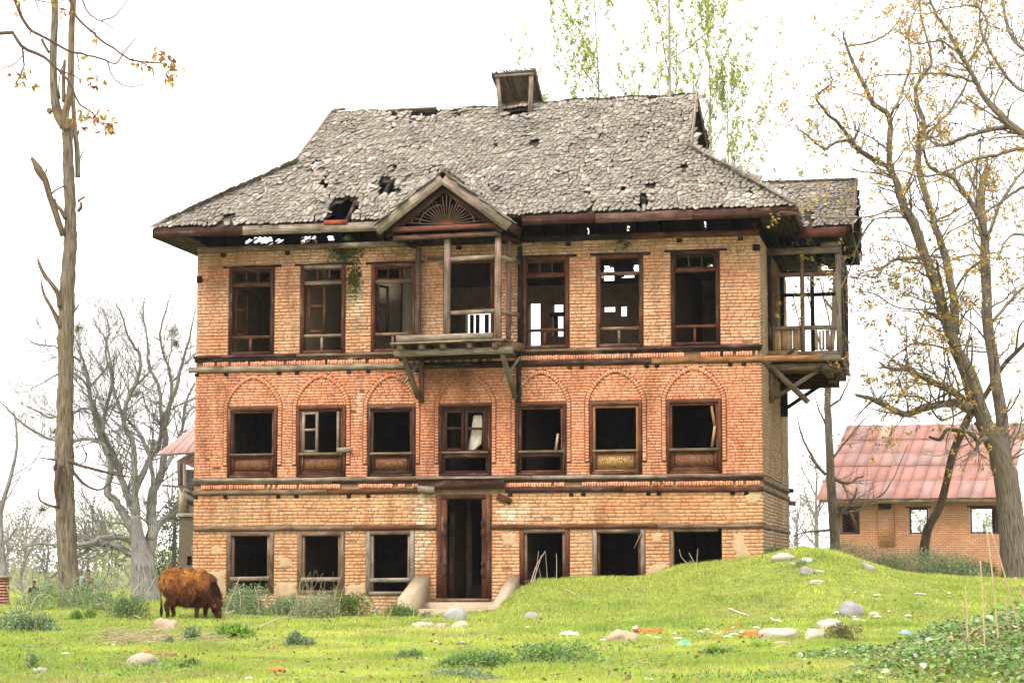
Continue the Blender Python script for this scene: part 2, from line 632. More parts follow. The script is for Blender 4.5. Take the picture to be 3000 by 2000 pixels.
def core(mb, u0, u1, z0, z1, ops, T, flip=False, th=WT, c=(0.36, 0.235, 0.13)):
    """wall body with real openings; T(along, inward, z) gives the point"""
    us = sorted(set([u0, u1] + [v for o in ops for v in o[:2] if u0 < v < u1] + list(np.arange(u0, u1, 1.2))))
    if th == WT and c[0] == 0.36: ops_z = [2.6, 5.1]  # splits where the mortar darkens; joint shadow is put into its colour
    else: ops_z = []
    zs = sorted(set([z0, z1] + ops_z + [v for o in ops for v in o[2:] if z0 < v < z1] + list(np.arange(z0, z1, 1.2))))

    def hole(a, b):
        return any(o[0] < a < o[1] and o[2] < b < o[3] for o in ops)
    V, Fq, CC = [], [], []

    def quad(p):
        n = len(V)
        V.extend(p)
        Fq.append([n, n + 1, n + 2, n + 3] if not flip else [n + 3, n + 2, n + 1, n])
        zc = sum(q[2] for q in p) / 4
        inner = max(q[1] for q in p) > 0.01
        CC.append((tuple(q * .35 for q in c) if min(q[1] for q in p) > 0.3 and zc < 5.1 else c) if (not ops_z or inner) else ((0.36, 0.235, 0.13) if zc < 2.6 else ((0.21, 0.10, 0.055) if zc < 5.1 else (0.28, 0.165, 0.095))))  # darkened lower faces carry the shade of the rooms in their colour
    for i in range(len(us) - 1):
        for j in range(len(zs) - 1):
            a, b, c0, d = us[i], us[i + 1], zs[j], zs[j + 1]
            if hole((a + b) / 2, (c0 + d) / 2): continue
            quad([T(a, 0, c0), T(b, 0, c0), T(b, 0, d), T(a, 0, d)])
            quad([T(b, th, c0), T(a, th, c0), T(a, th, d), T(b, th, d)])
            if j == len(zs) - 2: quad([T(a, 0, d), T(b, 0, d), T(b, th, d), T(a, th, d)])
    quad([T(u0, 0, z0), T(u0, 0, z1), T(u0, th, z1), T(u0, th, z0)])
    quad([T(u1, 0, z1), T(u1, 0, z0), T(u1, th, z0), T(u1, th, z1)])
    for o in ops:
        a, b, c0, d = o
        quad([T(a, 0, c0), T(a, 0, d), T(a, th, d), T(a, th, c0)])
        quad([T(b, 0, d), T(b, 0, c0), T(b, th, c0), T(b, th, d)])
        quad([T(a, 0, d), T(b, 0, d), T(b, th, d), T(a, th, d)])
        quad([T(b, 0, c0), T(a, 0, c0), T(a, th, c0), T(b, th, c0)])
    mb.add(V, Fq, CC)


TF = lambda a, i, z: (a, i, z)
TR = lambda a, i, z: (UR - i, a, z)
TL = lambda a, i, z: (UL + i, a, z)
TB = lambda a, i, z: (a, DEP - i, z)

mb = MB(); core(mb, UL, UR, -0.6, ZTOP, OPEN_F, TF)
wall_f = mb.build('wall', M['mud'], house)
OPEN_R = [[2.6, 4.3, 5.35, 7.2]]
mb = MB(); core(mb, WT, DEP, -0.6, ZTOP, OPEN_R, TR, c=(0.40, 0.31, 0.20))
wall_r = mb.build('wall', M['mud'], house)
mb = MB(); core(mb, WT, DEP, -0.6, ZTOP, [], TL, flip=True, c=(0.40, 0.31, 0.20))
wall_l = mb.build('wall', M['mud'], house)
def brect(l, r, t, b):
    (u0, z1) = H(l, t, DEP - WT)
    (u1, z0) = H(r, b, DEP - WT)
    return [u0, u1, z0, z1]
OPEN_B = [brect(1360, 1441, 902, 1000), brect(1546, 1583, 884, 1014), brect(1616, 1650, 887, 985),
          brect(1762, 1802, 894, 913), brect(1813, 1836, 892, 926)]
mb = MB(); core(mb, UL + WT, UR - WT, -0.6, ZTOP, OPEN_B, TB, flip=True, c=(0.30, 0.22, 0.15))
wall_b = mb.build('wall', M['mud'], house)

# ---------------------------------------------------------------- brickwork
NZ = lambda x, y, s=1.0, o=0.0: noise.noise(Vector((x * s + o, y * s + 3.1 * o, o)))


def blob(u, z, px, py, ru, rz):
    c = H(px, py)
    return math.exp(-((u - c[0]) / ru) ** 2 - ((z - c[1]) / rz) ** 2)


def brick_col(u, z, zone, fl_=0.0):
    if zone == 'g': base = (0.60, 0.312, 0.165)
    elif zone == 'm': base = (0.635, 0.285, 0.165)
    elif zone == 'u': base = (0.60, 0.300, 0.175)
    else: base = (0.44, 0.30, 0.20)
    c = np.array(base)
    r = random.random()
    if r < 0.10: c = c * (1.03, 0.84, 0.78)
    elif r < 0.20: c = c * (0.98, 1.12, 1.18)
    elif r < 0.225: c = c * (0.74, 0.76, 0.84)
    if fl_ > 0: c = c * (1 - .55 * fl_) + np.array((0.50, 0.325, 0.185)) * .55 * fl_
    n = NZ(u, z, 0.55, 4.0)
    c = c * (1 + 0.30 * n * np.array((0.5, 1.0, 1.3)))
    c = c * random.uniform(0.88, 1.09)
    if zone == 'g':
        k = min(.85, max(0, (0.9 - z) * .55 + .7 * NZ(u, z, 1.6, 14.0)))
        c = c * (1 - k) + np.array((0.56, 0.39, 0.235)) * k
    if zone in 'gmu':
        n2 = NZ(u, z, 1.3, 9.0)
        if zone == 'u' and n2 > 0.0: c = c * (1, 1.12, 1.15)
        ms = max(blob(u, z, 1010, 730, 0.42, 0.38), blob(u, z, 1035, 830, 0.24, 0.5), 0.6 * blob(u, z, 1050, 930, 0.18, 0.4),
                 0.8 * blob(u, z, 1625, 700, 0.5, 0.28), 0.7 * blob(u, z, 1820, 715, 0.3, 0.25), 0.35 * blob(u, z, 1300, 1110, 0.9, 0.25))
        ms = ms * (0.8 + 0.9 * random.random())
        k = min(1, max(0, ms - 0.15))
        if k > 0: c = c * (1 - k) + np.array((0.085, 0.10, 0.035)) * k
        wh = max(blob(u, z, 1234, 1495, 0.17, 0.42), 0.8 * blob(u, z, 1240, 1600, 0.16, 0.5), 0.95 * blob(u, z, 1493, 1508, 0.22, 0.2),
                 0.6 * blob(u, z, 1540, 1500, 0.4, 0.15), 0.55 * blob(u, z, 1048, 900, 0.13, 0.5), 0.5 * blob(u, z, 1052, 1180, 0.12, 0.5))
        k = min(0.95, max(0, wh * (0.6 + 0.9 * random.random()) - 0.12))
        if k > 0: c = c * (1 - k) + np.array((0.72, 0.62, 0.48)) * k
        # dirt under the balcony; dirt and painted-in shade under the eaves
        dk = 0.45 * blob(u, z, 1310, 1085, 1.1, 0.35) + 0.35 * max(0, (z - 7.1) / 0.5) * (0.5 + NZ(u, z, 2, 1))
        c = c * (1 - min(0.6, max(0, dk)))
    return tuple(np.clip(c, 0.01, 0.85))


BR_LIST = []      # (T index, along, z, w, h, rot, proud, col)


def cut(iv, a, b):
    out = []
    for (p, q) in iv:
        if b <= p or a >= q: out.append((p, q))
        else:
            if a > p: out.append((p, a))
            if b < q: out.append((b, q))
    return out


def arch_p(op):
    uc = (op[0] + op[1]) / 2
    a = (op[1] - op[0]) / 2 + 0.012
    return uc, a, op[3] + 0.03, 0.58


def arch_x(h, a, hh):
    """half width of the pointed arch at height h"""
    if h <= 0: return a
    if h >= hh: return 0.0
    return a * (1 - (h / hh) ** (1 / 0.65)) ** (1 / 1.6)


RING = 0.088


def lay(T, a0, a1, z0, z1, course, length, zone, excl, gap=0.011, wob=0.0, proud=(0.012, 0.022), join=0.0):
    n = max(1, int(round((z1 - z0) / course)))
    ch = (z1 - z0) / n
    for r in range(n):
        z = z0 + ch * (r + 0.5)
        iv = [(a0, a1)]
        for o in excl:
            if o[2] - ch * 0.35 < z < o[3] + ch * 0.35: iv = cut(iv, o[0] - 0.004, o[1] + 0.004)
        if zone == 'm':
            for op in WIN_M:
                uc, a, zs, hh = arch_p(op)
                h = z - zs
                zb = op[2] + 0.25
                if z > zb:
                    xi, xo = arch_x(h, a, hh), arch_x(h, a + RING, hh + RING)
                    if h < 0: xi, xo = (op[1] - op[0]) / 2, a + RING
                    if xo > 0:
                        iv = cut(iv, uc - xo - 0.006, uc - xi + (0.004 if h > 0 else 0)); iv = cut(iv, uc + xi - (0.004 if h > 0 else 0), uc + xo + 0.006)
        for (p, q) in iv:
            if q - p < 0.03: continue
            x = p
            first = True
            while x < q - 0.02:
                L = length * random.uniform(0.78, 1.2)
                if random.random() < 0.22: L *= 0.55
                if first: L *= (0.55 if r % 2 else 1.0) * random.uniform(0.85, 1.1); first = False
                e = min(q, x + L)
                if q - e < length * 0.3: e = q
                wdt = e - x - gap
                if wdt > 0.012 and not (T != 2 and random.random() < (.008 if zone != 'm' else .003)):
                    uu = x + (e - x) / 2
                    fl_ = 0.0
                    if T == 0 and zone == 'u': fl_ = min(1, max(0, (z - 7.15) * 4)) + max(0, NZ(uu, z, 1.2, 33.0)) * 1.8
                    if T == 0 and zone == 'g': fl_ = max(0, .75 - z) * 1.1 + max(0, NZ(uu, z, 1.1, 34.0)) * 1.9
                    fl_ = min(1, fl_)
                    pr_ = (lerp(proud[0], .001, fl_), lerp(proud[1], .006, fl_)) if fl_ else proud
                    dz = wob * NZ(uu, z, 1.1, 5.0) * 1.6 + random.uniform(-1, 1) * wob * 0.35
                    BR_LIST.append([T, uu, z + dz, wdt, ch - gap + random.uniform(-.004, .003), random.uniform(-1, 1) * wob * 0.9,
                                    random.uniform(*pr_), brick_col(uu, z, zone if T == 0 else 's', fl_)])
                x = e


Z_BEAM = (1.65, 1.755)
lay(0, UL, UR, -0.25, Z_BEAM[0], 0.070, 0.185, 'g', WIN_G + [DOOR], gap=0.012, wob=0.010)
lay(0, UL, UR, Z_BEAM[1], 2.40, 0.071, 0.19, 'g', [DOOR], gap=0.012, wob=0.012)
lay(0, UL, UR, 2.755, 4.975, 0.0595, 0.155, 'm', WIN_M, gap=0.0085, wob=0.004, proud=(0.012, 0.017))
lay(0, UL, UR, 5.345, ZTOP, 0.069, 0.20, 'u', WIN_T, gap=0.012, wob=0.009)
# projecting course under the plank
# arches: a ring of voussoirs over each middle window and its straight jambs
for op in WIN_M:
    uc, a, zs, hh = arch_p(op)
    am, hm = a + RING / 2, hh + RING / 2
    P = [(am, z) for z in np.arange(-(zs - op[2] - 0.27), 0, 0.02)]
    xs = am * (1 - np.linspace(0, 1, 220) ** 1.0)
    for x in np.linspace(am, 0, 260):
        rr = x / am
        P.append((x, hm * (1 - rr ** 1.6) ** 0.65))
    P = np.array(P)
    s = np.concatenate([[0], np.cumsum(np.linalg.norm(np.diff(P, axis=0), axis=1))])
    step = 0.0595
    N = int(s[-1] / step)
    for k in range(N):
        sk = (k + 0.5) * s[-1] / N
        x = np.interp(sk, s, P[:, 0]); z = np.interp(sk, s, P[:, 1])
        x2 = np.interp(sk + 0.02, s, P[:, 0]); z2 = np.interp(sk + 0.02, s, P[:, 1])
        x1 = np.interp(sk - 0.02, s, P[:, 0]); z1 = np.interp(sk - 0.02, s, P[:, 1])
        ang = math.atan2(z2 - z1, x2 - x1) - math.pi / 2      # tangent turned: long side radial
        for sg in (-1, 1):
            al = ang * sg
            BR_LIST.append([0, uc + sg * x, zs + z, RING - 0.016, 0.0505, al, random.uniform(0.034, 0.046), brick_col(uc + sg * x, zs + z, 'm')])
# soldier courses
for (z0, z1) in ((2.515, 2.618), (5.102, 5.210)):
    x = UL + 0.16
    while x < UR - 0.05:
        wdt = random.uniform(0.034, 0.05)
        c0 = NZ(x, z0, 1.7, 2.0)
        if not (DOOR[0] - 0.35 < x < DOOR[1] + 0.3 and z0 < 3) and not (c0 > 0.42) and random.random() > 0.05 and not (-1.1 < x < 0.5 and z0 > 5 and random.random() < 0.5):
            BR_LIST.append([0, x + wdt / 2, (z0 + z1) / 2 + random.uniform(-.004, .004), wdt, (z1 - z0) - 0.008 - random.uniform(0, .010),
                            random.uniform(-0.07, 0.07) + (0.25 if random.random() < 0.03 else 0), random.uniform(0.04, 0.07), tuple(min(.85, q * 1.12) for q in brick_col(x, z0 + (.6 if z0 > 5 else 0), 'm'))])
        x += wdt + 0.011
# right and left walls
for T in (1, 2):
    ex = OPEN_R if T == 1 else []
    lay(T, -0.012, DEP, -0.25, 1.65, 0.070, 0.19, 's', ex, wob=0.014)
    lay(T, -0.012, DEP, 1.755, 2.40, 0.071, 0.19, 's', ex, wob=0.016)
    lay(T, -0.012, DEP, 2.755, 4.975, 0.0595, 0.17, 's', ex, wob=0.010)
    lay(T, -0.012, DEP, 4.975 + .12, ZTOP, 0.069, 0.20, 's', ex, wob=0.012)

# brick shape: front, bevel and sides
BT_F = np.array([[0, 1, 2, 3], [4, 5, 1, 0], [5, 6, 2, 1], [6, 7, 3, 2], [7, 4, 0, 3], [8, 9, 5, 4], [9, 10, 6, 5], [10, 11, 7, 6], [11, 8, 4, 7]])
SG = np.array([(-1, -1), (1, -1), (1, 1), (-1, 1)], float)


def bricks_to(mb, rows):
    n = len(rows)
    if not n: return
    A = np.array([[r[1], r[2], r[3], r[4], r[5], r[6]] for r in rows])
    C = np.array([r[7] for r in rows])
    ch = np.minimum(0.009, A[:, 3] * 0.16)[:, None]
    X = np.empty((n, 12)); Z = np.empty((n, 12)); Y = np.empty((n, 12))
    for ring in range(3):
        ins = ch if ring == 0 else 0.0
        jx = RNG.uniform(-.0035, .0035, (n, 4)); jz = RNG.uniform(-.0035, .0035, (n, 4))
        X[:, ring * 4:ring * 4 + 4] = SG[:, 0] * (A[:, 2:3] / 2 - ins) + jx
        Z[:, ring * 4:ring * 4 + 4] = SG[:, 1] * (A[:, 3:4] / 2 - ins) + jz
        Y[:, ring * 4:ring * 4 + 4] = (-A[:, 5:6] if ring == 0 else (-A[:, 5:6] + ch if ring == 1 else 0.02)) + RNG.uniform(-.002, .002, (n, 4))
    ca, sa = np.cos(A[:, 4:5]), np.sin(A[:, 4:5])
    al = A[:, 0:1] + X * ca - Z * sa
    zz = A[:, 1:2] + X * sa + Z * ca
    T = rows[0][0]
    if T == 0: V = np.stack([al, Y, zz], -1)
    elif T == 1: V = np.stack([UR - Y, al, zz], -1)
    else: V = np.stack([UL + Y, al, zz], -1)
    Fq = BT_F[None] + (np.arange(n) * 12)[:, None, None]
    if T == 2: Fq = Fq[:, :, ::-1]
    mb.add(V.reshape(-1, 3), Fq.reshape(-1, 4), np.repeat(C, 9, 0))


front = [r for r in BR_LIST if r[0] == 0]
front.sort(key=lambda r: -(r[3] * r[4]) / (43 - 0.2 * r[1]) ** 2)
single, rest = front[:300], front[300:]
# eight shared brick shapes, scaled per brick
unit = []
for k in range(8):
    mb = MB()
    V = []
    for ring in range(3):
        ix = 0.045 if ring == 0 else 0.0
        iz = 0.13 if ring == 0 else 0.0
        for (a, b) in SG:
            V.append((a * (0.5 - ix) + random.uniform(-.018, .018), (-1.0 if ring == 0 else (-0.6 if ring == 1 else 1.0)),
                      b * (0.5 - iz) + random.uniform(-.05, .05)))
    mb.add(V, BT_F)
    o = mb.build('brick', M['brick'], None)
    unit.append(o.data)
    bpy.data.objects.remove(o)
for r in single:
    o = bpy.data.objects.new('brick', random.choice(unit))
    o.location = (r[1], 0, r[2])
    o.scale = (r[3], r[6], r[4])
    o.rotation_euler = (0, -r[5], 0)
    o.color = (*r[7], 1)
    link(o, wall_f)
mb = MB(); bricks_to(mb, rest)
mb.build('brickwork', M['brick'], wall_f, kind='stuff')
for T, wl in ((1, wall_r), (2, wall_l)):
    mb = MB(); bricks_to(mb, [r for r in BR_LIST if r[0] == T])
    mb.build('brickwork', M['brick'], wl, kind='stuff')


# ---------------------------------------------------------------- mud plaster patches and moss
def patch(pts, thick, c, name, mat, seed=0):
    """an uneven smear of plaster with feathered edge, outline in facade coordinates"""
    P = np.array(pts)
    cen = P.mean(0)
    n = 40
    seg = []
    for i in range(len(P)):
        a, b = P[i], P[(i + 1) % len(P)]
        for t in np.linspace(0, 1, 7)[:-1]: seg.append(a + (b - a) * t)
    seg = np.array(seg)
    V, Fq = [], []
    m = len(seg)
    rings = [(1.0, 0.0), (0.93, 0.85), (0.6, 1.0), (0.25, 1.05)]
    for (s_, h_) in rings:
        for i, q in enumerate(seg):
            v = cen + (q - cen) * s_ * (1 + 0.10 * math.sin(i * 1.7 + seed) * (s_ > .5))
            V.append((v[0], 0.004 - thick * h_ * (1 + 0.15 * NZ(v[0], v[1], 5, seed)), v[1]))
    for k in range(len(rings) - 1):
        for i in range(m):
            j = (i + 1) % m
            Fq.append([k * m + i, k * m + j, (k + 1) * m + j, (k + 1) * m + i])
    b = MB(); b.add(V, Fq, c)
    b.more(np.array([[3 * m + i for i in range(m)]]), c)
    return b.build(name, mat, wall_f, smooth=True)


MUD = (0.47, 0.335, 0.20)
fp = lambda *l: [H(x, y) for (x, y) in l]
patch(fp((2190, 1430), (2218, 1422), (2232, 1440), (2230, 1465), (2212, 1478), (2190, 1478), (2183, 1460)), 0.032, MUD, 'plaster_patch', M['plaster'], 1)
patch(fp((2150, 1560), (2178, 1558), (2182, 1590), (2200, 1625), (2222, 1640), (2190, 1665), (2160, 1640), (2145, 1600)), 0.028, MUD, 'plaster_patch', M['plaster'], 2)
patch(fp((577, 1672), (660, 1668), (662, 1745), (575, 1745)), 0.026, MUD, 'plaster_patch', M['plaster'], 3)
patch(fp((806, 1705), (870, 1708), (870, 1750), (806, 1750)), 0.026, MUD, 'plaster_patch', M['plaster'], 4)
patch(fp((1015, 1715), (1070, 1708), (1072, 1755), (1014, 1755)), 0.026, MUD, 'plaster_patch', M['plaster'], 5)
patch(fp((620, 1600), (655, 1605), (650, 1625), (618, 1622)), 0.022, MUD, 'plaster_patch', M['plaster'], 6)
patch(fp((815, 1630), (850, 1635), (862, 1660), (820, 1665)), 0.022, MUD, 'plaster_patch', M['plaster'], 7)
patch(fp((1470, 1560), (1512, 1560), (1514, 1600), (1474, 1598)), 0.024, MUD, 'plaster_patch', M['plaster'], 8)
patch(fp((1907, 1560), (1942, 1560), (1940, 1590), (1912, 1588)), 0.024, MUD, 'plaster_patch', M['plaster'], 9)
patch(fp((1900, 1655), (1950, 1650), (1955, 1700), (1895, 1700)), 0.026, MUD, 'plaster_patch', M['plaster'], 10)
for (cx, cy, ru, rz, n) in ((1015, 735, 0.30, 0.22, 420), (1040, 810, 0.12, 0.35, 260), (1620, 690, 0.25, 0.12, 60), (1822, 705, 0.14, 0.15, 60)):
    cu, cz = H(cx, cy)
    b = MB()
    for k in range(n):
        u_ = random.gauss(cu, ru * 0.6); z_ = random.gauss(cz, rz * 0.6)
        if z_ > ZTOP: continue
        s_ = random.uniform(0.008, 0.026)
        V = [(u_ + s_ * math.cos(a_) * random.uniform(.6, 1.3), -0.021, z_ + s_ * math.sin(a_) * random.uniform(.5, 1.2)) for a_ in np.linspace(0, 6.28, 7)[:-1]] + [(u_, -0.033, z_)]
        g = random.uniform(0.4, 1.1)
        b.add(V, [[i, (i + 1) % 6, 6] for i in range(6)], (0.055 * g, 0.062 * g, 0.014 * g))
    b.build('moss', M['mud'], wall_f, kind='stuff')
# the green tuft growing on the wall plate
b = MB()
cu, cz = H(1018, 702)
for k in range(60):
    a_ = random.uniform(0, 6.28); e_ = random.uniform(0.2, 1.3); r_ = random.uniform(0.03, 0.12)
    p = Vector((cu + 1.4 * r_ * math.cos(a_) * math.cos(e_), -0.03 + r_ * math.sin(a_) * math.cos(e_) * .5, cz - 0.03 + r_ * math.sin(e_)))
    t_ = Vector((random.uniform(-1, 1), random.uniform(-1, 1), random.uniform(-.3, 1))).normalized() * 0.03
    q_ = Vector((random.uniform(-1, 1), random.uniform(-1, 1), random.uniform(-1, 1))).normalized() * 0.018
    b.add([p - q_, p + t_, p + q_, p - t_], [[0, 1, 2, 3]], (0.10, 0.22, 0.03))
b.build('weed_tuft', M['leaf'], wall_f, kind='stuff')

# ---------------------------------------------------------------- timber bands across the facade
def part_bar(name, a, b_, w_, h_, c, parent=None, **k):
    mb_ = MB(); mb_.bar(a, b_, w_, h_, c, **k)
    return mb_.build(name, M['wood'], parent or house)


def band(z0, z1, y0, breaks, cols, name, over=0.07):
    """a run of planks butted end to end along the facade"""
    for i in range(len(breaks) - 1):
        a, b_ = breaks[i] + 0.003, breaks[i + 1] - 0.003
        dz = random.uniform(-.006, .006)
        part_bar(name, (a, y0, (z0 + z1) / 2 + dz), (b_, y0, (z0 + z1) / 2 + dz + random.uniform(-.006, .006)),
                 over * 2, (z1 - z0), cols[i % len(cols)], jit=0.006, seg=0.5)


# upper cornice: a moulded board (top fillet, body)
band(5.275, 5.335, -0.02, [UL - .05, -3.9, -1.5], [DK, GB], 'cornice_board', 0.052)
band(5.21, 5.275, -0.012, [UL - .03, -4.6, -1.5], [BK, DK], 'cornice_board', 0.042)
band(5.275, 5.335, -0.02, [0.85, 3.3, UR + .04], [GB, DK], 'cornice_board', 0.052)
band(5.21, 5.275, -0.012, [0.85, 2.6, UR + .02], [DK, BK], 'cornice_board', 0.042)
band(4.985, 5.10, -0.01, [UL - .16, -5.5, -1.55, 0.75, 3.6, 7.0], [GR, GR, BK, DK, OR], 'band_plank', 0.045)
band(2.675, 2.755, -0.02, [UL - .02, -2.4, 1.15, 3.9, UR + .04], [GR, GB, GR, GB], 'cornice_board', 0.052)
band(2.625, 2.675, -0.012, [UL, -3.1, 1.17, UR + .02], [GB, DK, DK], 'cornice_board', 0.042)
band(2.405, 2.505, -0.008, [UL - .02, -3.2, DOOR[0] - .38], [GB, BR], 'band_plank', 0.045)
band(2.405, 2.505, -0.008, [DOOR[1] + .3, 3.0, UR + .02], [DK, BR], 'band_plank', 0.045)
band(1.66, 1.748, -0.005, [UL, -2.6, DOOR[0] - .01], [GB, BR], 'tie_beam', 0.045)
band(1.67, 1.755, -0.005, [DOOR[1] + .01, 3.7, UR + .01], [BR, GB], 'tie_beam', 0.045)
band(7.552, 7.665, 0.02, [UL, -3.0, -1.4, 0.9, 3.2, UR], [GB, GR, BK, BK, BR], 'wall_plate', 0.09)
# side wall timbers
for (z0, z1) in ((1.66, 1.75), (2.42, 2.53), (2.60, 2.72), (4.99, 5.10)):
    part_bar('tie_beam', (UR + .005, 0.02, (z0 + z1) / 2), (UR + .005, DEP, (z0 + z1) / 2), 0.06, z1 - z0, GB, jit=0.006)
part_bar('beam_end', (UR - .1, DEP - .15, 2.38), (UR + .17, DEP - .15, 2.36), 0.12, 0.10, GB)
part_bar('beam_end', (UR - .1, DEP - .1, 2.66), (UR + .12, DEP - .1, 2.66), 0.10, 0.09, BK)
# joist ends under the planks
for zz, step_, ex in ((4.945, 0, None), (2.365, 0, None)):
    for px in (577, 664, 818, 871, 1023, 1080, 1225, 1492, 1670, 1705, 1895, 1925, 2140, 2180):
        u_ = H(px, 1093)[0] + (0.02 if zz < 3 else 0)
        if zz < 3 and DOOR[0] - .4 < u_ < DOOR[1] + .3: continue
        part_bar('joist_end', (u_, 0.10, zz), (u_, -0.028, zz), 0.09, 0.065, BK, seg=5)
for px in (655, 843, 1345, 1665, 1990, 2170):
    u_ = H(px, 728)[0]
    part_bar('joist_end', (u_, 0.10, 7.49), (u_, -0.03, 7.49), 0.11, 0.085, BK, seg=5)
for px in (620, 760, 870, 950, 1200, 1470, 1560, 1700, 1800, 1905, 2060, 2120):
    u_ = H(px, 1068)[0]
    part_bar('joist_end', (u_, 0.10, 5.155), (u_, -0.03, 5.155), 0.12, 0.085, BK, seg=5)
# quoin timbers at the right corner
part_bar('corner_block', (UR - .13, -0.012, 7.30), (UR + .015, -0.012, 7.30), 0.06, 0.13, BK, seg=5)
part_bar('corner_block', (UL - .012, -0.012, 6.98), (UL + .10, -0.012, 6.98), 0.06, 0.14, BK, seg=5)


# ---------------------------------------------------------------- windows
def frame_mb(o, c, fw=0.075, y0=-0.035, dep=0.13, sides=(1, 1, 1, 1), ct=None, cb=None):
    b = MB()
    u0, u1, z0, z1 = o
    u0 += .004; u1 -= .004; z0 += .004; z1 -= .004
    yc = y0 + dep / 2
    if sides[0]: b.bar((u0 + fw / 2, yc, z0), (u0 + fw / 2, yc, z1), fw, dep, vary(c), up=(0, 1, 0))
    if sides[1]: b.bar((u1 - fw / 2, yc, z0), (u1 - fw / 2, yc, z1), fw, dep, vary(c), up=(0, 1, 0))
    if sides[2]: b.bar((u0 + fw, yc - .003, z1 - fw / 2), (u1 - fw, yc - .003, z1 - fw / 2), dep, fw, ct or vary(c))
    if sides[3]: b.bar((u0 + fw, yc - .003, z0 + fw / 2), (u1 - fw, yc - .003, z0 + fw / 2), dep, fw * 0.9, cb or vary(c))
    return b


def zpx(y, px=1400): return H(px, y)[1]


def top_window(i, c, cr, panes=3, lintel=True, ct=None):
    o = WIN_T[i]
    u0, u1, z0, z1 = o
    fr = frame_mb(o, c, ct=ct).build('window', M['wood'], house)
    fw = 0.075
    a, b_ = u0 + fw + .004, u1 - fw - .004
    hgt = z1 - z0
    y = 0.02
    zr = z0 + 0.205 * hgt            # lower rail
    zt = z1 - 0.205 * hgt            # transom rail
    part_bar('rail', (a, y, zr), (b_, y, zr), 0.07, 0.06, vary(cr), fr)
    part_bar('mullion', ((a + b_) / 2 - .02, y, z0 + fw), ((a + b_) / 2 - .02, y, zr - .031), 0.05, 0.05, vary(cr), fr, up=(0, 1, 0))
    part_bar('transom', (a, y, zt), (b_, y, zt), 0.075, 0.07, vary(cr), fr)
    # inner stops
    if panes:
        zc0, zc1 = zt + .036, z1 - fw - .002
        m = MB()
        m.bar((a, y + .01, zc1 - .02), (b_, y + .01, zc1 - .02), .04, .04, vary(c))
        m.bar((a, y + .01, zc0 + .016), (b_, y + .01, zc0 + .016), .04, .03, vary(c))
        for k in range(panes + 1):
            x = a + .02 + (b_ - a - .04) * k / panes
            m.bar((x, y + .006, zc0 + .03), (x, y + .006, zc1 - .04), .035, .04, vary(c), up=(0, 1, 0))
        m.build('transom_light', M['wood'], fr)
    if lintel:
        zz = z1 + .012
        part_bar('lintel', (u0 - .13, 0.0, zz), (u1 + .16, 0.0, zz + random.uniform(-.01, .01)), 0.06, 0.05, BK, fr, jit=0.008, seg=0.3)
    return fr


w1 = top_window(0, DK, BR)
w2 = top_window(1, BR, GR, ct=GR)
w3 = top_window(2, BR, GB)
w5 = top_window(4, BR, BR)
w6 = top_window(5, BR, GB, panes=0)
w7 = top_window(6, DK, BR)
# casement hanging inside the second upper window and the first
def casement(parent, u0, u1, z0, z1, y, c, bars=1, fw=0.05, ang=0.0):
    m = MB()
    ca, sa = math.cos(ang), math.sin(ang)
    def P(u_, z_): return (u0 + (u_ - u0) * ca, y + (u_ - u0) * sa, z_)
    m.bar(P(u0 + fw / 2, z0), P(u0 + fw / 2, z1), fw, .045, vary(c), up=(0, 1, 0))
    m.bar(P(u1 - fw / 2, z0), P(u1 - fw / 2, z1), fw, .045, vary(c), up=(0, 1, 0))
    for z_ in [z0 + fw / 2, z1 - fw / 2] + [z0 + (z1 - z0) * (k + 1) / (bars + 1) * 1.12 for k in range(bars)]:
        m.bar(P(u0 + fw, z_), P(u1 - fw, z_), .04, fw * 0.9, vary(c))
    return m.build('casement', M['wood'], parent)
o = WIN_T[1]; casement(w2, o[0] + .13, o[0] + .52, o[2] + .46, o[3] - .42, 0.10, BR, 1, 0.055)
o = WIN_T[0]; casement(w1, o[0] + .10, o[0] + .50, o[2] + .44, o[3] - .42, 0.10, BR, 1, 0.05, ang=1.15)
o = WIN_T[2]; casement(w3, o[0] + .10, o[0] + .48, o[2] + .44, o[3] - .42, 0.10, DK, 1, 0.05, ang=1.2)
# balcony doorway
o = WIN_T[3]
dw = frame_mb(o, BR, 0.06, sides=(0, 1, 1, 0)).build('doorway', M['wood'], house)
part_bar('lintel', (o[0] - .35, 0.01, o[3] + .05), (o[1] + .05, 0.01, o[3] + .05), 0.05, 0.09, GB, dw)


def mid_window(i, c, kind, cp=None, cs=None, carved=None):
    o = list(WIN_M[i])
    u0, u1, z0, z1 = o
    fr = frame_mb(o, c, 0.055, -0.05, 0.10).build('window', M['wood'], house)
    # stepped inner moulding
    i2 = [u0 + .06, u1 - .06, z0 + .055, z1 - .06]
    m = frame_mb(i2, cs or c, 0.045, -0.025, 0.10, sides=(1, 1, 1, 1))
    m.build('inner_frame', M['wood'], fr)
    zr = z0 + 0.33 * (z1 - z0)
    a, b_ = u0 + .105, u1 - .105
    part_bar('rail', (u0 + .058, -0.02, zr), (u1 - .058, -0.02, zr), 0.12, 0.05, vary(GB), fr)
    if kind == 'panel':
        m = MB()
        m.box(a, b_, 0.0, 0.03, z0 + .105, zr - .026, vary(cp or c))
        m.build('panel', M['wood'], fr)
        f2 = frame_mb([a, b_, z0 + .10, zr - .022], vary(c), 0.03, -0.022, 0.03)
        f2.build('panel_moulding', M['wood'], fr)
        m = MB()
        m.box(a + .07, b_ - .07, -0.012, 0.004, z0 + .17, zr - .10, (1, 1, 1))
        m.build('carving', carved, fr)
    else:
        part_bar('rail', (a, -0.005, zr - .07), (b_, -0.005, zr - .07), 0.09, 0.08, vary(c), fr)
    return fr


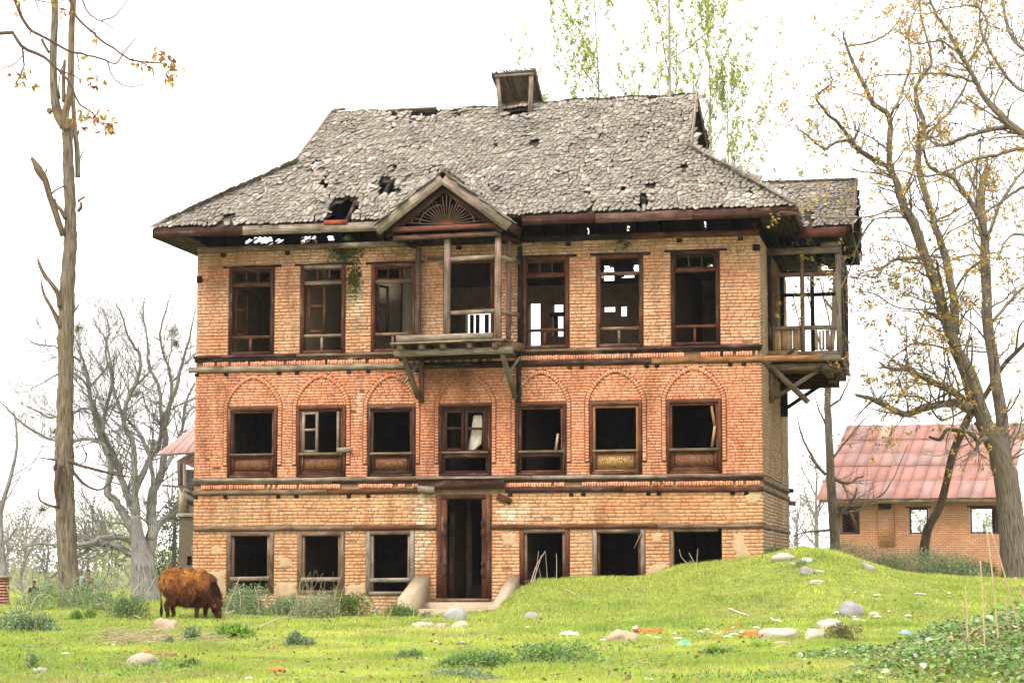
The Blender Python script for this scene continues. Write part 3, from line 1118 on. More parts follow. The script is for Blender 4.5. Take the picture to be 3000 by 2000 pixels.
ct_, cd_ = M['carved_tan'], M['carved_dark']
m1 = mid_window(0, BR, 'panel', carved=cd_)
m2 = mid_window(1, BR, 'panel', carved=cd_)
m3 = mid_window(2, DK, 'panel', carved=cd_, cp=BR)
m4 = mid_window(3, DK, 'open')
m5 = mid_window(4, DK, 'open', cs=BR)
m6 = mid_window(5, BR, 'panel', carved=ct_, cp=OR, cs=OR)
m7 = mid_window(6, BR, 'panel', carved=cd_, cp=BR)


def mz(i, f): return WIN_M[i][2] + f * (WIN_M[i][3] - WIN_M[i][2])
o = WIN_M[1]
casement(m2, o[0] + .11, o[0] + .46, mz(1, .35), o[3] - .11, -0.012, GR, 1, 0.055)
part_bar('stop_lath', (o[1] - .16, -.03, mz(1, .36)), (o[1] - .16, -.03, o[3] - .11), .055, .03, GR, m2, up=(0, 1, 0))
part_bar('loose_board', (o[1] - .17, -.07, mz(1, .375)), (o[1] + .13, -.075, mz(1, .39)), .05, .10, GR, m2)
o = WIN_M[3]
cm = (o[0] + o[1]) / 2
casement(m4, o[0] + .108, cm - .02, mz(3, .35), o[3] - .11, -0.012, DK, 1, 0.055)
casement(m4, cm + .0, o[1] - .108, mz(3, .33), o[3] - .11, -0.012, DK, 1, 0.06)
# cloth behind the right casement
V, Fq = [], []
cu0, cz1 = H(1395, 1215); cu1 = H(1415, 1215)[0]
prof = [(1216, 1388, 1411), (1228, 1386, 1413), (1245, 1383, 1413), (1262, 1381, 1413), (1280, 1377, 1412), (1300, 1373, 1410), (1318, 1372, 1390)]
for r_, (y_, xa, xb) in enumerate(prof):
    for k in range(7):
        u_, z_ = H(lerp(xa, xb, k / 6), y_, .08)
        V.append((u_, 0.075 + 0.018 * math.sin(k * 1.9 + r_ * .4), z_))
for r_ in range(len(prof) - 1):
    for k in range(6): Fq.append([r_ * 7 + k, r_ * 7 + k + 1, r_ * 7 + k + 8, r_ * 7 + k + 7])
b = MB(); b.add(V, Fq, (0.50, 0.45, 0.35)); b.build('cloth', M['cloth'], m4, smooth=True)
# splintered laths on the right jambs
o = WIN_M[6]; part_bar('loose_lath', (o[1] - .19, -.045, o[3] - .13), (o[1] - .125, -.05, mz(6, .62)), .05, .025, OR, m7, up=(0, 1, 0))
part_bar('loose_lath', (o[1] - .125, -.05, mz(6, .64)), (o[1] - .19, -.045, mz(6, .36)), .05, .025, (0.42, .27, .14), m7, up=(0, 1, 0))
o = WIN_M[4]; part_bar('loose_lath', (o[1] - .16, -.045, mz(4, .58)), (o[1] - .21, -.05, mz(4, .34)), .05, .02, (0.48, .33, .22), m5, up=(0, 1, 0))


def low_window(i, c, rail=True, sill=True, cs=None, splay=0):
    o = list(WIN_G[i])
    u0, u1, z0, z1 = o
    fr = frame_mb(o, c, 0.085, -0.03, 0.16, sides=(1, 1, 1, 1 if sill else 0), ct=vary(GB)).build('window', M['wood'], house)
    for sd_ in ((1, 0, 0, 0), (0, 1, 0, 0)):
        frame_mb([u0 + .09, u1 - .09, z0 + .08, z1 - .085], cs or c, 0.05, 0.0, 0.10, sides=sd_).build('jamb', M['wood'], fr)
    if rail:
        zr = z0 + (z1 - z0) * 0.235
        part_bar('rail', (u0 + .09, -0.012, zr), (u1 - .09, -0.012, zr + .01), 0.10, 0.085, vary(GR), fr)
    return fr


g1 = low_window(0, GB); g2 = low_window(1, GB); g3 = low_window(2, GR)
g5 = low_window(3, BR, False, cs=GB); g6 = low_window(4, GR, False, cs=BR)
g7 = frame_mb(WIN_G[5], GB, 0.07, -0.02, 0.2, sides=(1, 0, 1, 0)).build('window', M['wood'], house)
part_bar('loose_board', H(1880, 1548)[0:1] + (-.03,) + H(1880, 1562)[1:], H(1858, 1548)[0:1] + (-.03,) + H(1864, 1605)[1:], .05, .02, GR, g6)

# ---------------------------------------------------------------- main door
u0, u1, z0, z1 = DOOR
b = frame_mb([u0, u1, 0.27, z1], BR, 0.10, -0.07, 0.12, sides=(1, 1, 1, 0), ct=DK)
door = b.build('doorway', M['wood'], house)
for sx in (0, 1):
    uc = H(1303 if sx == 0 else 1421, 1600)[0]
    m = MB()
    m.bar((uc, -0.02, .28), (uc, -0.02, z1 - .11), 0.105, 0.10, vary(BR), up=(0, 1, 0))
    # turned half columns on the jambs
    prof = []
    for (ya, yb) in ((1520, 1545), (1548, 1575), (1640, 1660), (1662, 1690)):
        za, zb = H(1400, ya)[1], H(1400, yb)[1]
        for t in np.linspace(0, 1, 7): prof.append((lerp(za, zb, t), 0.025 + 0.028 * math.sin(math.pi * t) ** .7))
    prof.sort()
    m.tube([(uc + (.02 if sx == 0 else -.02), -0.07, p[0]) for p in prof], [p[1] for p in prof], 8, vary(DK))
    m.build('jamb_column', M['wood'], door)
part_bar('head_board', (u0 - .38, -0.12, 2.585), (u1 + .29, -0.12, 2.60), .05, .22, DK, door)
part_bar('head_board', (u0 - .38, -0.135, 2.50), (u0 - .03, -0.135, 2.47), .05, .13, GR, door)
part_bar('head_cap', (u0 - .40, -0.10, 2.705), (u1 + .31, -0.10, 2.705), .20, .025, GR, door)
part_bar('head_board', (u1 + .14, -.05, 2.34), (u1 + .42, -.05, 2.22), .03, .13, BR, door)
# sill
part_bar('door_sill', (u0 + .02, -0.02, 0.235), (u1 - .02, -0.02, 0.235), .30, .07, GB, door)

# ---------------------------------------------------------------- door steps with sloping cheek walls
st = MB()
PL = (0.44, 0.34, 0.235)
def wedge(u0, u1, zt0, zt1, y0, y1, zb, c):
    p = [(u, y, z) for u in (u0, u1) for (y, zt) in ((y0, zt0), (y1, zt1)) for z in (zb, zt)]
    st.add(p, [[0, 1, 3, 2], [4, 6, 7, 5], [0, 4, 5, 1], [2, 3, 7, 6], [0, 2, 6, 4], [1, 5, 7, 3]], c)
cuL0, cuL1 = H(1219, 1690)[0], H(1259, 1690)[0]
cuR0, cuR1 = H(1492, 1690)[0], H(1523, 1690)[0]
zt0 = H(1240, 1685)[1]
st = MB(); wedge(cuL0, cuL1, H(1185, 1752, -1.45)[1], zt0, -1.45, -0.03, -0.4, PL)
stp = st.build('steps', M['plaster'], house)
st = MB(); wedge(cuR0, cuR1, H(1450, 1760, -1.45)[1], zt0, -1.45, -0.03, -0.4, PL)
st.build('cheek_wall', M['plaster'], stp)
st = MB(); st.box(cuL1 + .002, cuR0 - .002, -0.55, -0.045, -0.4, 0.195, PL, 0.006); st.build('step', M['plaster'], stp)
st = MB(); st.box(cuL1 + .002, cuR0 - .002, -1.25, -0.552, -0.4, 0.075, (0.43, .32, .22), 0.008); st.build('step', M['plaster'], stp)

# ---------------------------------------------------------------- inside: floors, partitions, posts
fl = MB()
for zf in (0.10, 2.50, 5.04):
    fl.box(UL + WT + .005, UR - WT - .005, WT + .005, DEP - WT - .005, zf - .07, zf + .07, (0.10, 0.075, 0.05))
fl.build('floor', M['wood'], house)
pt = MB()
PC = (0.52, 0.42, 0.29)
pt.box(-4.25, -4.10, WT + .02, 6.4, 5.12, 7.48, PC)
pt.box(UL + WT + .01, -4.26, 3.6, 3.75, 5.12, 7.48, PC)
pt.box(-4.08, -2.52, 4.6, 4.75, 5.12, 7.48, PC)
pt.box(-2.2, -2.0, 2.2, 2.6, 5.12, 7.48, PC)
pt.box(-2.50, -2.40, 3.2, 6.5, 5.12, 7.48, (0.10, .07, .05))
pt.box(3.75, 3.9, WT + .02, 6.4, 5.12, 7.48, (0.10, .07, .05))
for zf in (0.18, 2.58):  # lower partitions coloured dark, the shade of the rooms put into them
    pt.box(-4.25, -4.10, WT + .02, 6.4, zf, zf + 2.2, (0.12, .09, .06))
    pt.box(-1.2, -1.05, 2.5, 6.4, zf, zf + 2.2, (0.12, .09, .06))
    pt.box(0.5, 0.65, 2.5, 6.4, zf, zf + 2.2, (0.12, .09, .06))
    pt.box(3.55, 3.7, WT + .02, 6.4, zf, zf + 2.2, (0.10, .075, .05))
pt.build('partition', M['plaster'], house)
ce = MB(); 
for k in range(34):
    y_ = WT + 0.1 + k * 0.18
    if k in (3, 4, 9, 10, 11, 16, 21, 22, 27, 28): continue
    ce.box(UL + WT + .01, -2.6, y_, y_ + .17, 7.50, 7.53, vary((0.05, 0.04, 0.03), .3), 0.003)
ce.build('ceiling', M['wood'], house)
for px in (1325, 1375):
    uu, zz = H(px, 1600, 1.8)
    part_bar('inner_post', (uu, 1.8, .18), (uu, 1.8, 2.42), .11, .11, GB)
# bars and boards in the back openings of the top floor
yb = DEP - WT + .05
for (xa, xb) in ((1360, 1364), (1377, 1388), (1394, 1405), (1420, 1432), (1437, 1441)):
    ua, ub = H(xa, 940, yb)[0], H(xb, 940, yb)[0]
    part_bar('back_slat', ((ua + ub) / 2, yb, 5.1), ((ua + ub) / 2, yb, 6.9), ub - ua, .04, BR, up=(0, 1, 0))
ua, ub = H(1623, 900, yb)[0], H(1635, 900, yb)[0]
part_bar('back_slat', ((ua + ub) / 2, yb, 5.1), ((ua + ub) / 2, yb, 6.9), ub - ua, .04, BR, up=(0, 1, 0))
za, zb = H(1630, 928, yb)[1], H(1630, 915, yb)[1]
part_bar('back_slat', (H(1612, 920, yb)[0], yb - .05, (za + zb) / 2), (H(1655, 920, yb)[0], yb - .05, (za + zb) / 2), .04, zb - za, BR)
for x_ in (1770, 1781, 1792):
    ua = H(x_, 900, yb)[0]
    part_bar('back_slat', (ua, yb, H(x_, 915, yb)[1]), (ua, yb, H(x_, 892, yb)[1]), .012, .02, BK, up=(0, 1, 0))
for x_ in (1819, 1824, 1830):
    ua = H(x_, 900, yb)[0]
    part_bar('back_slat', (ua, yb, H(x_, 928, yb)[1]), (ua, yb, H(x_, 890, yb)[1]), .012, .02, BK, up=(0, 1, 0))

# ================================================================ the roof
RA = Vector((0, -0.80, 7.99))                       # point of the eaves
RIDGE_Y, RIDGE_Z = 3.45, 11.28
rs = Vector((0, RIDGE_Y - RA.y, RIDGE_Z - RA.z)); SL = rs.length; rs.normalize()
RN = Vector((0, -rs.z, rs.y))
GAB_S = (1.4 - RA.y) / rs.y
UEL, UER = -6.83, 6.57


def roof_uv(px, py):
    p = HP(px, py, RA, RN)
    return (p.x, (p - RA).dot(rs))


def inpoly(x, y, P):
    r = False
    for i in range(len(P)):
        (x1, y1), (x2, y2) = P[i], P[i - 1]
        if (y1 > y) != (y2 > y) and x < (x2 - x1) * (y - y1) / (y2 - y1) + x1: r = not r
    return r


HOLES = [[roof_uv(sum(p[0] for p in h) / len(h) + (q[0] - sum(p[0] for p in h) / len(h)) * 1.3, sum(p[1] for p in h) / len(h) + (q[1] - sum(p[1] for p in h) / len(h)) * 1.3) for q in h] for h in (
    [(979, 602), (1017, 590), (1048, 603), (1032, 636), (1011, 661), (961, 659)],
    [(1115, 530), (1155, 535), (1145, 568), (1113, 564)],
    [(930, 545), (950, 523), (962, 552)],
    [(898, 485), (932, 473), (926, 500)],
    [(1141, 328), (1168, 324), (1153, 374)],
    [(1215, 322), (1283, 318), (1279, 331), (1245, 337), (1222, 352)],
    [(1320, 322), (1345, 322), (1340, 334), (1325, 336)],
    [(1487, 318), (1553, 318), (1553, 336), (1487, 340)],
    [(1876, 582), (1898, 576), (1902, 599), (1875, 606)],
    [(1714, 558), (1726, 556), (1722, 572)],
    [(1620, 515), (1640, 513), (1632, 523)],
    [(1712, 401), (1740, 399), (1738, 404)],
    [(1448, 560), (1462, 548), (1456, 566)],
    [(1270, 493), (1284, 470), (1280, 500)],
)]
DU, DZ, DY0 = H(1298, 512, -1.25)[0], H(1298, 506, -1.25)[1], -1.25      # dormer ridge
DSL = (DZ - H(1483, 640, -1.25)[1]) / (H(1483, 640, -1.25)[0] - DU)


# the ridge has sunk a little left of the hood
def sag(u, s): return -0.10 * math.exp(-((u + 1.6) / 1.9) ** 2) * max(0, s / SL) ** 2 + 0.02 * math.sin(u * 5.1) * (s / SL) ** 2


def under_dormer(u, z):
    return z < DZ - abs(u - DU) * DSL - 0.02


def uL(s):
    return np.interp(s, [0, GAB_S, GAB_S + 1e-3, SL], [UEL, -4.42, -4.42, -4.17])


def uR(s):
    return np.interp(s, [0, GAB_S, GAB_S + 1e-3, SL], [UER, 4.26, 4.26, 4.13])


roof = empty('roof', (0, 0, 0), 0, house)
# shingle outlines (x across, y up the slope from the butt), unit width and length
OUTS = []
for k in range(10):
    a = random.uniform(0.08, 0.42); b_ = random.uniform(0.08, 0.42)
    t = random.uniform(-0.02, 0.16)
    OUTS.append(np.array([(-.5, 1), (-.5 + random.uniform(-.04, .04), a), (-.34, t * .6 + .01), (random.uniform(-.18, .2), -t * .4),
                          (.34, .16 - t * .8), (.5 + random.uniform(-.04, .04), b_), (.5, 1)], float))


def shingle_geo(mb, o, eu, es, en, w_, l_, th, lift, rot, skew, col, outl):
    P = outl * np.array((w_, l_))
    ca, sa = math.cos(rot), math.sin(rot)
    P = np.stack([P[:, 0] * ca - P[:, 1] * sa, P[:, 0] * sa + P[:, 1] * ca], 1)
    hgt = lift * (1 - outl[:, 1]) + 0.012 + skew * outl[:, 0]
    top = o + P[:, :1] * eu + P[:, 1:] * es + (hgt[:, None]) * en
    bot = top - th * en
    V = np.concatenate([top, bot])
    U = np.stack([P[:, 1] + o[0] * 3.3, P[:, 0] + o[2] * 7.7], 1)
    n = 7
    mb.add(V, [list(range(n))], col, U)
    idx = [[i, i + n, i + 1 + n, i + 1] for i in range(n - 1)]
    mb.more(np.array(idx), np.array(col) * 0.8, np.repeat(U[:n - 1], 4, 0))


def sh_col():
    r = random.random()
    base = np.array((0.285, 0.25, 0.215))
    if r < 0.10: base = np.array((0.43, 0.385, 0.335))
    elif r < 0.30: base = np.array((0.26, 0.225, 0.195))
    elif r < 0.38: base = np.array((0.29, 0.245, 0.185))
    return np.clip(base * random.uniform(0.84, 1.14), 0.02, 0.8)


SHL = []     # (o, eu, es, en, w, l, th, lift, rot, skew, col, outl)


def lay_shingles(org, eu, es, S, fl_, fr_, skip, expo=0.112, mess=1.0, wr=(0.065, 0.135), out=None):
    eu = np.array(eu, float); es = np.array(es, float); en = np.cross(eu, es)
    org = np.array(org, float)
    s = -0.04
    while s < S - 0.03:
        a, b_ = float(fl_(max(s, 0))), float(fr_(max(s, 0)))
        u = a + random.uniform(-0.08, 0)
        while u < b_:
            w_ = random.uniform(*wr)
            uc = u + w_ / 2
            ds = random.uniform(-0.035, 0.035) * mess + 0.05 * NZ(uc, s, 0.7, 3.0) * mess
            sc = s + ds
            if not (skip(uc, sc + 0.03) or skip(uc, sc + 0.17)):
                m = 0.5 + 0.9 * abs(NZ(uc, s, 0.8, 8.0)) * mess
                o = org + eu * uc + es * sc + en * (0.02 * NZ(uc, s, 0.9, 11.0) * mess + 0.008 * random.random())
                lg = random.uniform(0.24, 0.34)
                if random.random() < 0.02 * mess: w_ *= 0.4
                lg = min(lg, S - s + 0.1)
                out.append((o, eu, es, en, w_ * 0.97, lg, 0.011, random.uniform(0.018, 0.040) * (0.8 + 0.7 * m), (0.42 * NZ(uc, s, 0.75, 17.0) + 0.25 * NZ(uc, s, 3.0, 27.0) + random.gauss(0, 0.05 + 0.05 * m)) * mess,
                            random.uniform(-.012, .012), sh_col(), random.choice(OUTS)))
            u += w_ + (random.uniform(0.0, 0.012))
        s += expo * random.uniform(0.93, 1.07)


def skip_front(u, s):
    p = RA + rs * s
    if under_dormer(u, p.z): return True
    if s > SL - 0.02: return True
    for h in HOLES:
        if inpoly(u, s, h): return True
    # worn slits
    return NZ(u, s * 0.45, 3.1, 21.0) > 0.585


eaves_org = Vector((0, RA.y, RA.z))
lay_shingles(eaves_org, (1, 0, 0), tuple(rs), SL, uL, uR, skip_front, out=SHL)
# strays: long split laths lying across the courses
for k in range(420):
    u = random.uniform(-5.8, 5.4); s = random.uniform(0.1, SL - 0.2)
    if not (uL(s) + .2 < u < uR(s) - .2) or skip_front(u, s): continue
    ang = random.gauss(-.1, 0.4) + random.choice([0, 0, 0, 0, 1.1, -1.1])
    SHL.append((np.array(eaves_org) + np.array((1, 0, 0)) * u + np.array(rs) * s + np.array(RN) * random.uniform(0.015, 0.04), np.array((1., 0, 0)), np.array(rs), np.array(RN),
                random.uniform(0.018, 0.05), random.uniform(0.15, 0.42), 0.012, 0.03, ang, random.uniform(-.02, .02),
                np.clip(np.array((0.38, 0.34, 0.295)) * random.uniform(.6, 1.15), 0, .8), random.choice(OUTS)))
# loose shingles round the holes
for h in HOLES:
    cx = sum(q[0] for q in h) / len(h); cy = sum(q[1] for q in h) / len(h)
    rad = max(abs(q[0] - cx) for q in h)
    for k in range(int(8 + rad * 30)):
        a_ = random.uniform(0, 6.28); rr = rad * random.uniform(0.85, 1.7)
        u, s = cx + rr * math.cos(a_), cy + rr * math.sin(a_)
        if s > SL - .25 or s < .05 or skip_front(u, s): continue
        SHL.append((np.array(eaves_org) + np.array((1, 0, 0)) * u + np.array(rs) * s + np.array(RN) * random.uniform(0.01, 0.05), np.array((1., 0, 0)), np.array(rs), np.array(RN),
                    random.uniform(0.05, 0.15), random.uniform(0.15, 0.34), 0.012, 0.05, random.gauss(0, .5), random.uniform(-.04, .04),
                    sh_col() * 1.1, random.choice(OUTS)))

for i in range(len(SHL)):
    q = list(SHL[i]); s_ = float((Vector(q[0]) - RA).dot(rs))
    q[0] = np.array(q[0], float) + np.array((0, 0, sag(q[0][0], s_)))
    SHL[i] = tuple(q)
main_big = sorted(range(len(SHL)), key=lambda i: -(SHL[i][4] * (0.4 if SHL[i][5] > .36 else 1)))[:300]
mb_ = set(main_big)
# three hundred single shingles share twelve shapes
shapes = []
for k in range(12):
    t_ = MB()
    shingle_geo(t_, np.array((0., 0, 0)), np.array((1., 0, 0)), np.array((0, 1., 0)), np.array((0, 0, 1.)), 0.16, 0.30, 0.014, 0.034, 0, random.uniform(-.008, .008), (1, 1, 1), OUTS[k % 10])
    o = t_.build('shingle', M['shingle'], None); shapes.append(o.data); bpy.data.objects.remove(o)
shm = MB()
rot_base = Matrix((Vector((1, 0, 0)), rs, RN)).transposed()
for i, q in enumerate(SHL):
    if i in mb_:
        o = bpy.data.objects.new('shingle', random.choice(shapes))
        o.matrix_local = Matrix.Translation(Vector(q[0])) @ (rot_base @ Matrix.Rotation(q[8], 3, 'Z')).to_4x4() @ Matrix.Diagonal((q[4] / 0.16, q[5] / 0.30, 1, 1))
        o.color = (*q[10], 1)
        link(o, roof)
    else:
        shingle_geo(shm, *q)

# other slopes
def sub_slope(a, b_, c_, d_, skip=lambda u, s: False, mess=0.8, out=SHL):
    """shingle the quad a-b (eaves, left to right), d-c (top)"""
    a, b_, c_, d_ = map(Vector, (a, b_, c_, d_))
    eu = (b_ - a).normalized()
    n = eu.cross(d_ - a).normalized()
    es = n.cross(eu)
    S = (d_ - a).dot(es)
    la = (d_ - a).dot(eu); ra = (c_ - a).dot(eu); wd = (b_ - a).length
    lst = []
    lay_shingles(a, eu, es, S, lambda s: la * s / S, lambda s: wd + (ra - wd) * s / S, skip, mess=mess, out=lst)
    for q in lst:
        q = list(q); q[0] = q[0] + np.array((0, 0, sag(q[0][0], SL * max(0, (q[0][2] - EZ_) / (RIDGE_Z - EZ_))) - .05 * (q[0][2] > RIDGE_Z - .3)))
        shingle_geo(shm, *q)


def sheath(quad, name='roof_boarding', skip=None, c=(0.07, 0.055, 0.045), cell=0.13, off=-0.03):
    a, b_, c_, d_ = map(Vector, quad)
    n = (b_ - a).cross(d_ - a).normalized()
    L1, L2 = (b_ - a).length, (d_ - a).length
    nu, nv = max(1, int(L1 / cell)), max(1, int(L2 / cell))
    V = []; Fq = []
    for i in range(nu + 1):
        for j in range(nv + 1):
            p = a.lerp(b_, i / nu).lerp(d_.lerp(c_, i / nu), j / nv)
            sg_ = sag(p.x, SL * max(0, (p.z - EZ_) / (RIDGE_Z - EZ_))) if p.x < 4.3 else 0
            V.append(p + n * off + Vector((0, 0, sg_ - .012)))
    for i in range(nu):
        for j in range(nv):
            p = a.lerp(b_, (i + .5) / nu).lerp(d_.lerp(c_, (i + .5) / nu), (j + .5) / nv)
            if skip and skip(p): continue
            q = i * (nv + 1) + j
            Fq.append([q, q + nv + 1, q + nv + 2, q + 1])
    if not Fq: return None
    m = MB(); m.add(V, Fq, c)
    return m.build(name, M['wood'], roof)


YB = DEP + 0.80
EZ_ = RA.z
gz0 = (RA + rs * GAB_S).z
yg0, yg1 = 1.4, 2 * RIDGE_Y - 1.4
# front sheathing with the same holes
def sk_front(p):
    s = (p - RA).dot(rs)
    if under_dormer(p.x, p.z - 0.03): return True
    return any(inpoly(p.x, s, h) for h in HOLES)
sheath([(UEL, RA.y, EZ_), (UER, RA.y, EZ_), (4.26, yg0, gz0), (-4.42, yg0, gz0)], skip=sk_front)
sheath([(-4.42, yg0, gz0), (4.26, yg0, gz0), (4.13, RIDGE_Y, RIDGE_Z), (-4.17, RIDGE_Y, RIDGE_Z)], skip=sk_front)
# rear: holes where the sky shows through under the front eaves
REAR = []
for (xa, xb, ya, yb_) in ((716, 735, 700, 714), (742, 797, 694, 713), (808, 828, 700, 713), (880, 905, 692, 711), (913, 929, 692, 711),
                          (962, 976, 690, 706), (1723, 1728, 664, 682), (1838, 1842, 663, 676), (2062, 2067, 650, 665), (1005, 1012, 634, 642), (984, 990, 650, 660),
                          (1770, 1801, 780, 797), (1766, 1801, 808, 815), (1822, 1856, 805, 812), (1856, 1873, 777, 792), (2077, 2088, 772, 781)):
    REAR.append((xa, xb, ya, yb_))
EYE_L, _ = lray(1500, 1000)
def sk_rear(p):
    # project the cell to see which light gap it belongs to
    Wp = house_to_world(p)
    X, Y, Z = Wp
    Z -= EYE
    dY = Y * CP + Z * SP; dZ = -Y * SP + Z * CP
    px, py = 1500 + F * X / dY, 1000 - F * dZ / dY
    return any(a - 1 < px < b_ + 1 and c_ - 3 < py < d_ + 3 for (a, b_, c_, d_) in REAR)
def house_to_world(p):
    return (P0[0] + p[0] * UX - p[1] * NX, P0[1] + p[0] * UY - p[1] * NY, p[2])
sheath([(UER, YB, EZ_), (UEL, YB, EZ_), (-4.42, yg1, gz0), (4.26, yg1, gz0)], skip=sk_rear, cell=0.07)
sheath([(4.26, yg1, gz0), (-4.42, yg1, gz0), (-4.17, RIDGE_Y, RIDGE_Z), (4.13, RIDGE_Y, RIDGE_Z)])
sheath([(UEL, YB, EZ_), (UEL, RA.y, EZ_), (-4.42, yg0, gz0), (-4.42, yg1, gz0)], skip=sk_rear, cell=0.07)
sheath([(UER, RA.y, EZ_), (UER, YB, EZ_), (4.26, yg1, gz0), (4.26, yg0, gz0)])
_lz = (gz0 - EZ_); _lx = (-4.42 - UEL); _ll = math.hypot(_lz, _lx)
sub_slope((UEL, YB, EZ_), (UEL, RA.y, EZ_), (-4.42, yg0, gz0), (-4.42, yg1, gz0), skip=lambda u, s: sk_rear(Vector((UEL + s * _lx / _ll, YB - u, EZ_ + s * _lz / _ll))))
sub_slope((UER, RA.y, EZ_), (UER, YB, EZ_), (4.26, yg1, gz0), (4.26, yg0, gz0))
sub_slope((UER, YB, EZ_), (UEL, YB, EZ_), (-4.42, yg1, gz0), (4.26, yg1, gz0), skip=lambda u, s: sk_rear(Vector((UER - u, YB - s * rs.y, EZ_ + s * rs.z))))
sub_slope((4.26, yg1, gz0), (-4.42, yg1, gz0), (-4.17, RIDGE_Y, RIDGE_Z), (4.13, RIDGE_Y, RIDGE_Z))


# frieze boards close the attic between wall top and roof at the back and the ends
sheath([(UR, DEP - .1, 7.55), (UL, DEP - .1, 7.55), (UL, DEP - .1, 8.58), (UR, DEP - .1, 8.58)], 'frieze_boarding', skip=sk_rear, cell=.06)
sheath([(UL + .1, DEP, 7.55), (UL + .1, 0, 7.55), (UL + .1, 0.6, 8.3), (UL + .1, DEP - .6, 8.3)], 'frieze_boarding', skip=sk_rear, cell=.06)
sheath([(UR - .1, 0, 7.55), (UR - .1, DEP, 7.55), (UR - .1, DEP - .6, 8.3), (UR - .1, 0.6, 8.3)], 'frieze_boarding', cell=.2)


def rbar(name, a, b_, w_, h_, c, parent=None, **k):
    return part_bar(name, a, b_, w_, h_, c, parent or roof, **k)


# hip boards, gable boards and ridge boards
up = 0.045
rbar('hip_board', (UER + .02, RA.y - .02, EZ_ + up), (4.24, yg0 - .02, gz0 + up), .13, .03, GR, jit=.01, seg=.4)
rbar('hip_board', (UEL - .02, RA.y - .02, EZ_ + up), (-5.65, RA.y + 1.05, EZ_ + .87), .05, .03, GR, jit=.006)
rbar('hip_board', (-5.6, RA.y + 1.12, EZ_ + .93 + up * .5), (-4.40, yg0, gz0 + up + .02), .12, .03, (0.30, .27, .20), jit=.006)
rbar('ridge_board', (-4.17, RIDGE_Y - .03, RIDGE_Z + .03), (-3.9, RIDGE_Y - .03, RIDGE_Z + .04), .09, .05, GR)
rbar('ridge_board', (-2.9, RIDGE_Y - .03, RIDGE_Z - .04), (-1.75, RIDGE_Y - .03, RIDGE_Z - .03), .07, .045, GR, jit=.01, seg=.2)
rbar('ridge_beam', (-4.2, RIDGE_Y + .03, RIDGE_Z - .30), (4.10, RIDGE_Y + .03, RIDGE_Z - .30), .05, .12, BK)
# right gable: barge boards and dark studwork
rbar('barge_board', (4.28, yg0, gz0 + .02), (4.17, RIDGE_Y, RIDGE_Z + .02), .03, .17, (0.30, .25, .21))
rbar('barge_board', (4.30, yg1, gz0 + .02), (4.17, RIDGE_Y, RIDGE_Z + .02), .03, .17, GB)
rbar('barge_board', (-4.44, yg0, gz0 + .0), (-4.20, RIDGE_Y, RIDGE_Z + .0), .03, .12, (0.30, .25, .21))
rbar('collar_beam', (4.05, 1.8, 10.0), (4.05, 5.1, 10.0), .10, .13, GB)
rbar('purlin_end', (3.6, 2.2, 10.25), (4.25, 2.2, 10.25), .12, .12, GB)
# rafters over the whole front and back
rf = MB()
for k in range(24):
    u = lerp(UEL + .25, UER - .25, k / 23)
    s1 = SL
    if u < -4.3: s1 = GAB_S * (u - UEL) / (-4.42 - UEL)
    if u > 4.2: s1 = GAB_S * (UER - u) / (UER - 4.26)
    o = np.array((u, RA.y + .03, EZ_ - .10)); e = o + np.array(rs) * s1
    if not (DU - 1.3 < u < DU + 1.3): rf.bar(o, e, .08, .09, vary(BK, .3))
    rf.bar((o[0], YB - .03, o[2]), (e[0], 2 * RIDGE_Y - e[1], e[2]), .08, .09, vary(BK, .3))
rf.build('rafters', M['wood'], roof, kind='stuff')
# fascia boards
fz = EZ_ - .115
fb = [H(455, 690, -.8)[0] - .02, H(712, 680, -.8)[0], H(945, 680, -.8)[0], H(1150, 680, -.8)[0]]
for i, c in enumerate((DK, GR, GR)):
    rbar('fascia', (fb[i] + .003, RA.y - .02, fz - .012 + .02 * (i == 0)), (fb[i + 1] - .003, RA.y - .02, fz - .02), .035, .19, c, jit=.006)
rbar('fascia', (H(950, 660, -.8)[0], RA.y - .045, fz + .09), (H(1020, 660, -.8)[0], RA.y - .045, fz + .09), .01, .10, (0.30, .06, .03))
fb = [H(1530, 650, -.8)[0], H(1745, 650, -.8)[0], H(2030, 640, -.8)[0], UER + .03]
for i, c in enumerate((DK, (0.13, .07, .052), DK)):
    rbar('fascia', (fb[i] + .003, RA.y - .02, fz - .01), (fb[i + 1] - .003, RA.y - .02, fz), .035, .19, c, jit=.006)
rbar('fascia', (UEL, RA.y, fz), (UEL, YB, fz), .035, .19, DK)
rbar('fascia', (UER, RA.y, fz), (UER, YB, fz), .035, .19, DK)
# soffit boards at the two ends
for k in range(5):
    x0 = UEL + .03 + k * .14
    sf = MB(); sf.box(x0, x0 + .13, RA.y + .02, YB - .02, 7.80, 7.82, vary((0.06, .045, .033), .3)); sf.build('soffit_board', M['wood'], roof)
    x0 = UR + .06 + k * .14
    sf = MB(); sf.box(x0, x0 + .13, RA.y + .02, YB - .02, 7.80, 7.82, vary((0.03, .022, .016), .3)); sf.build('soffit_board', M['wood'], roof)

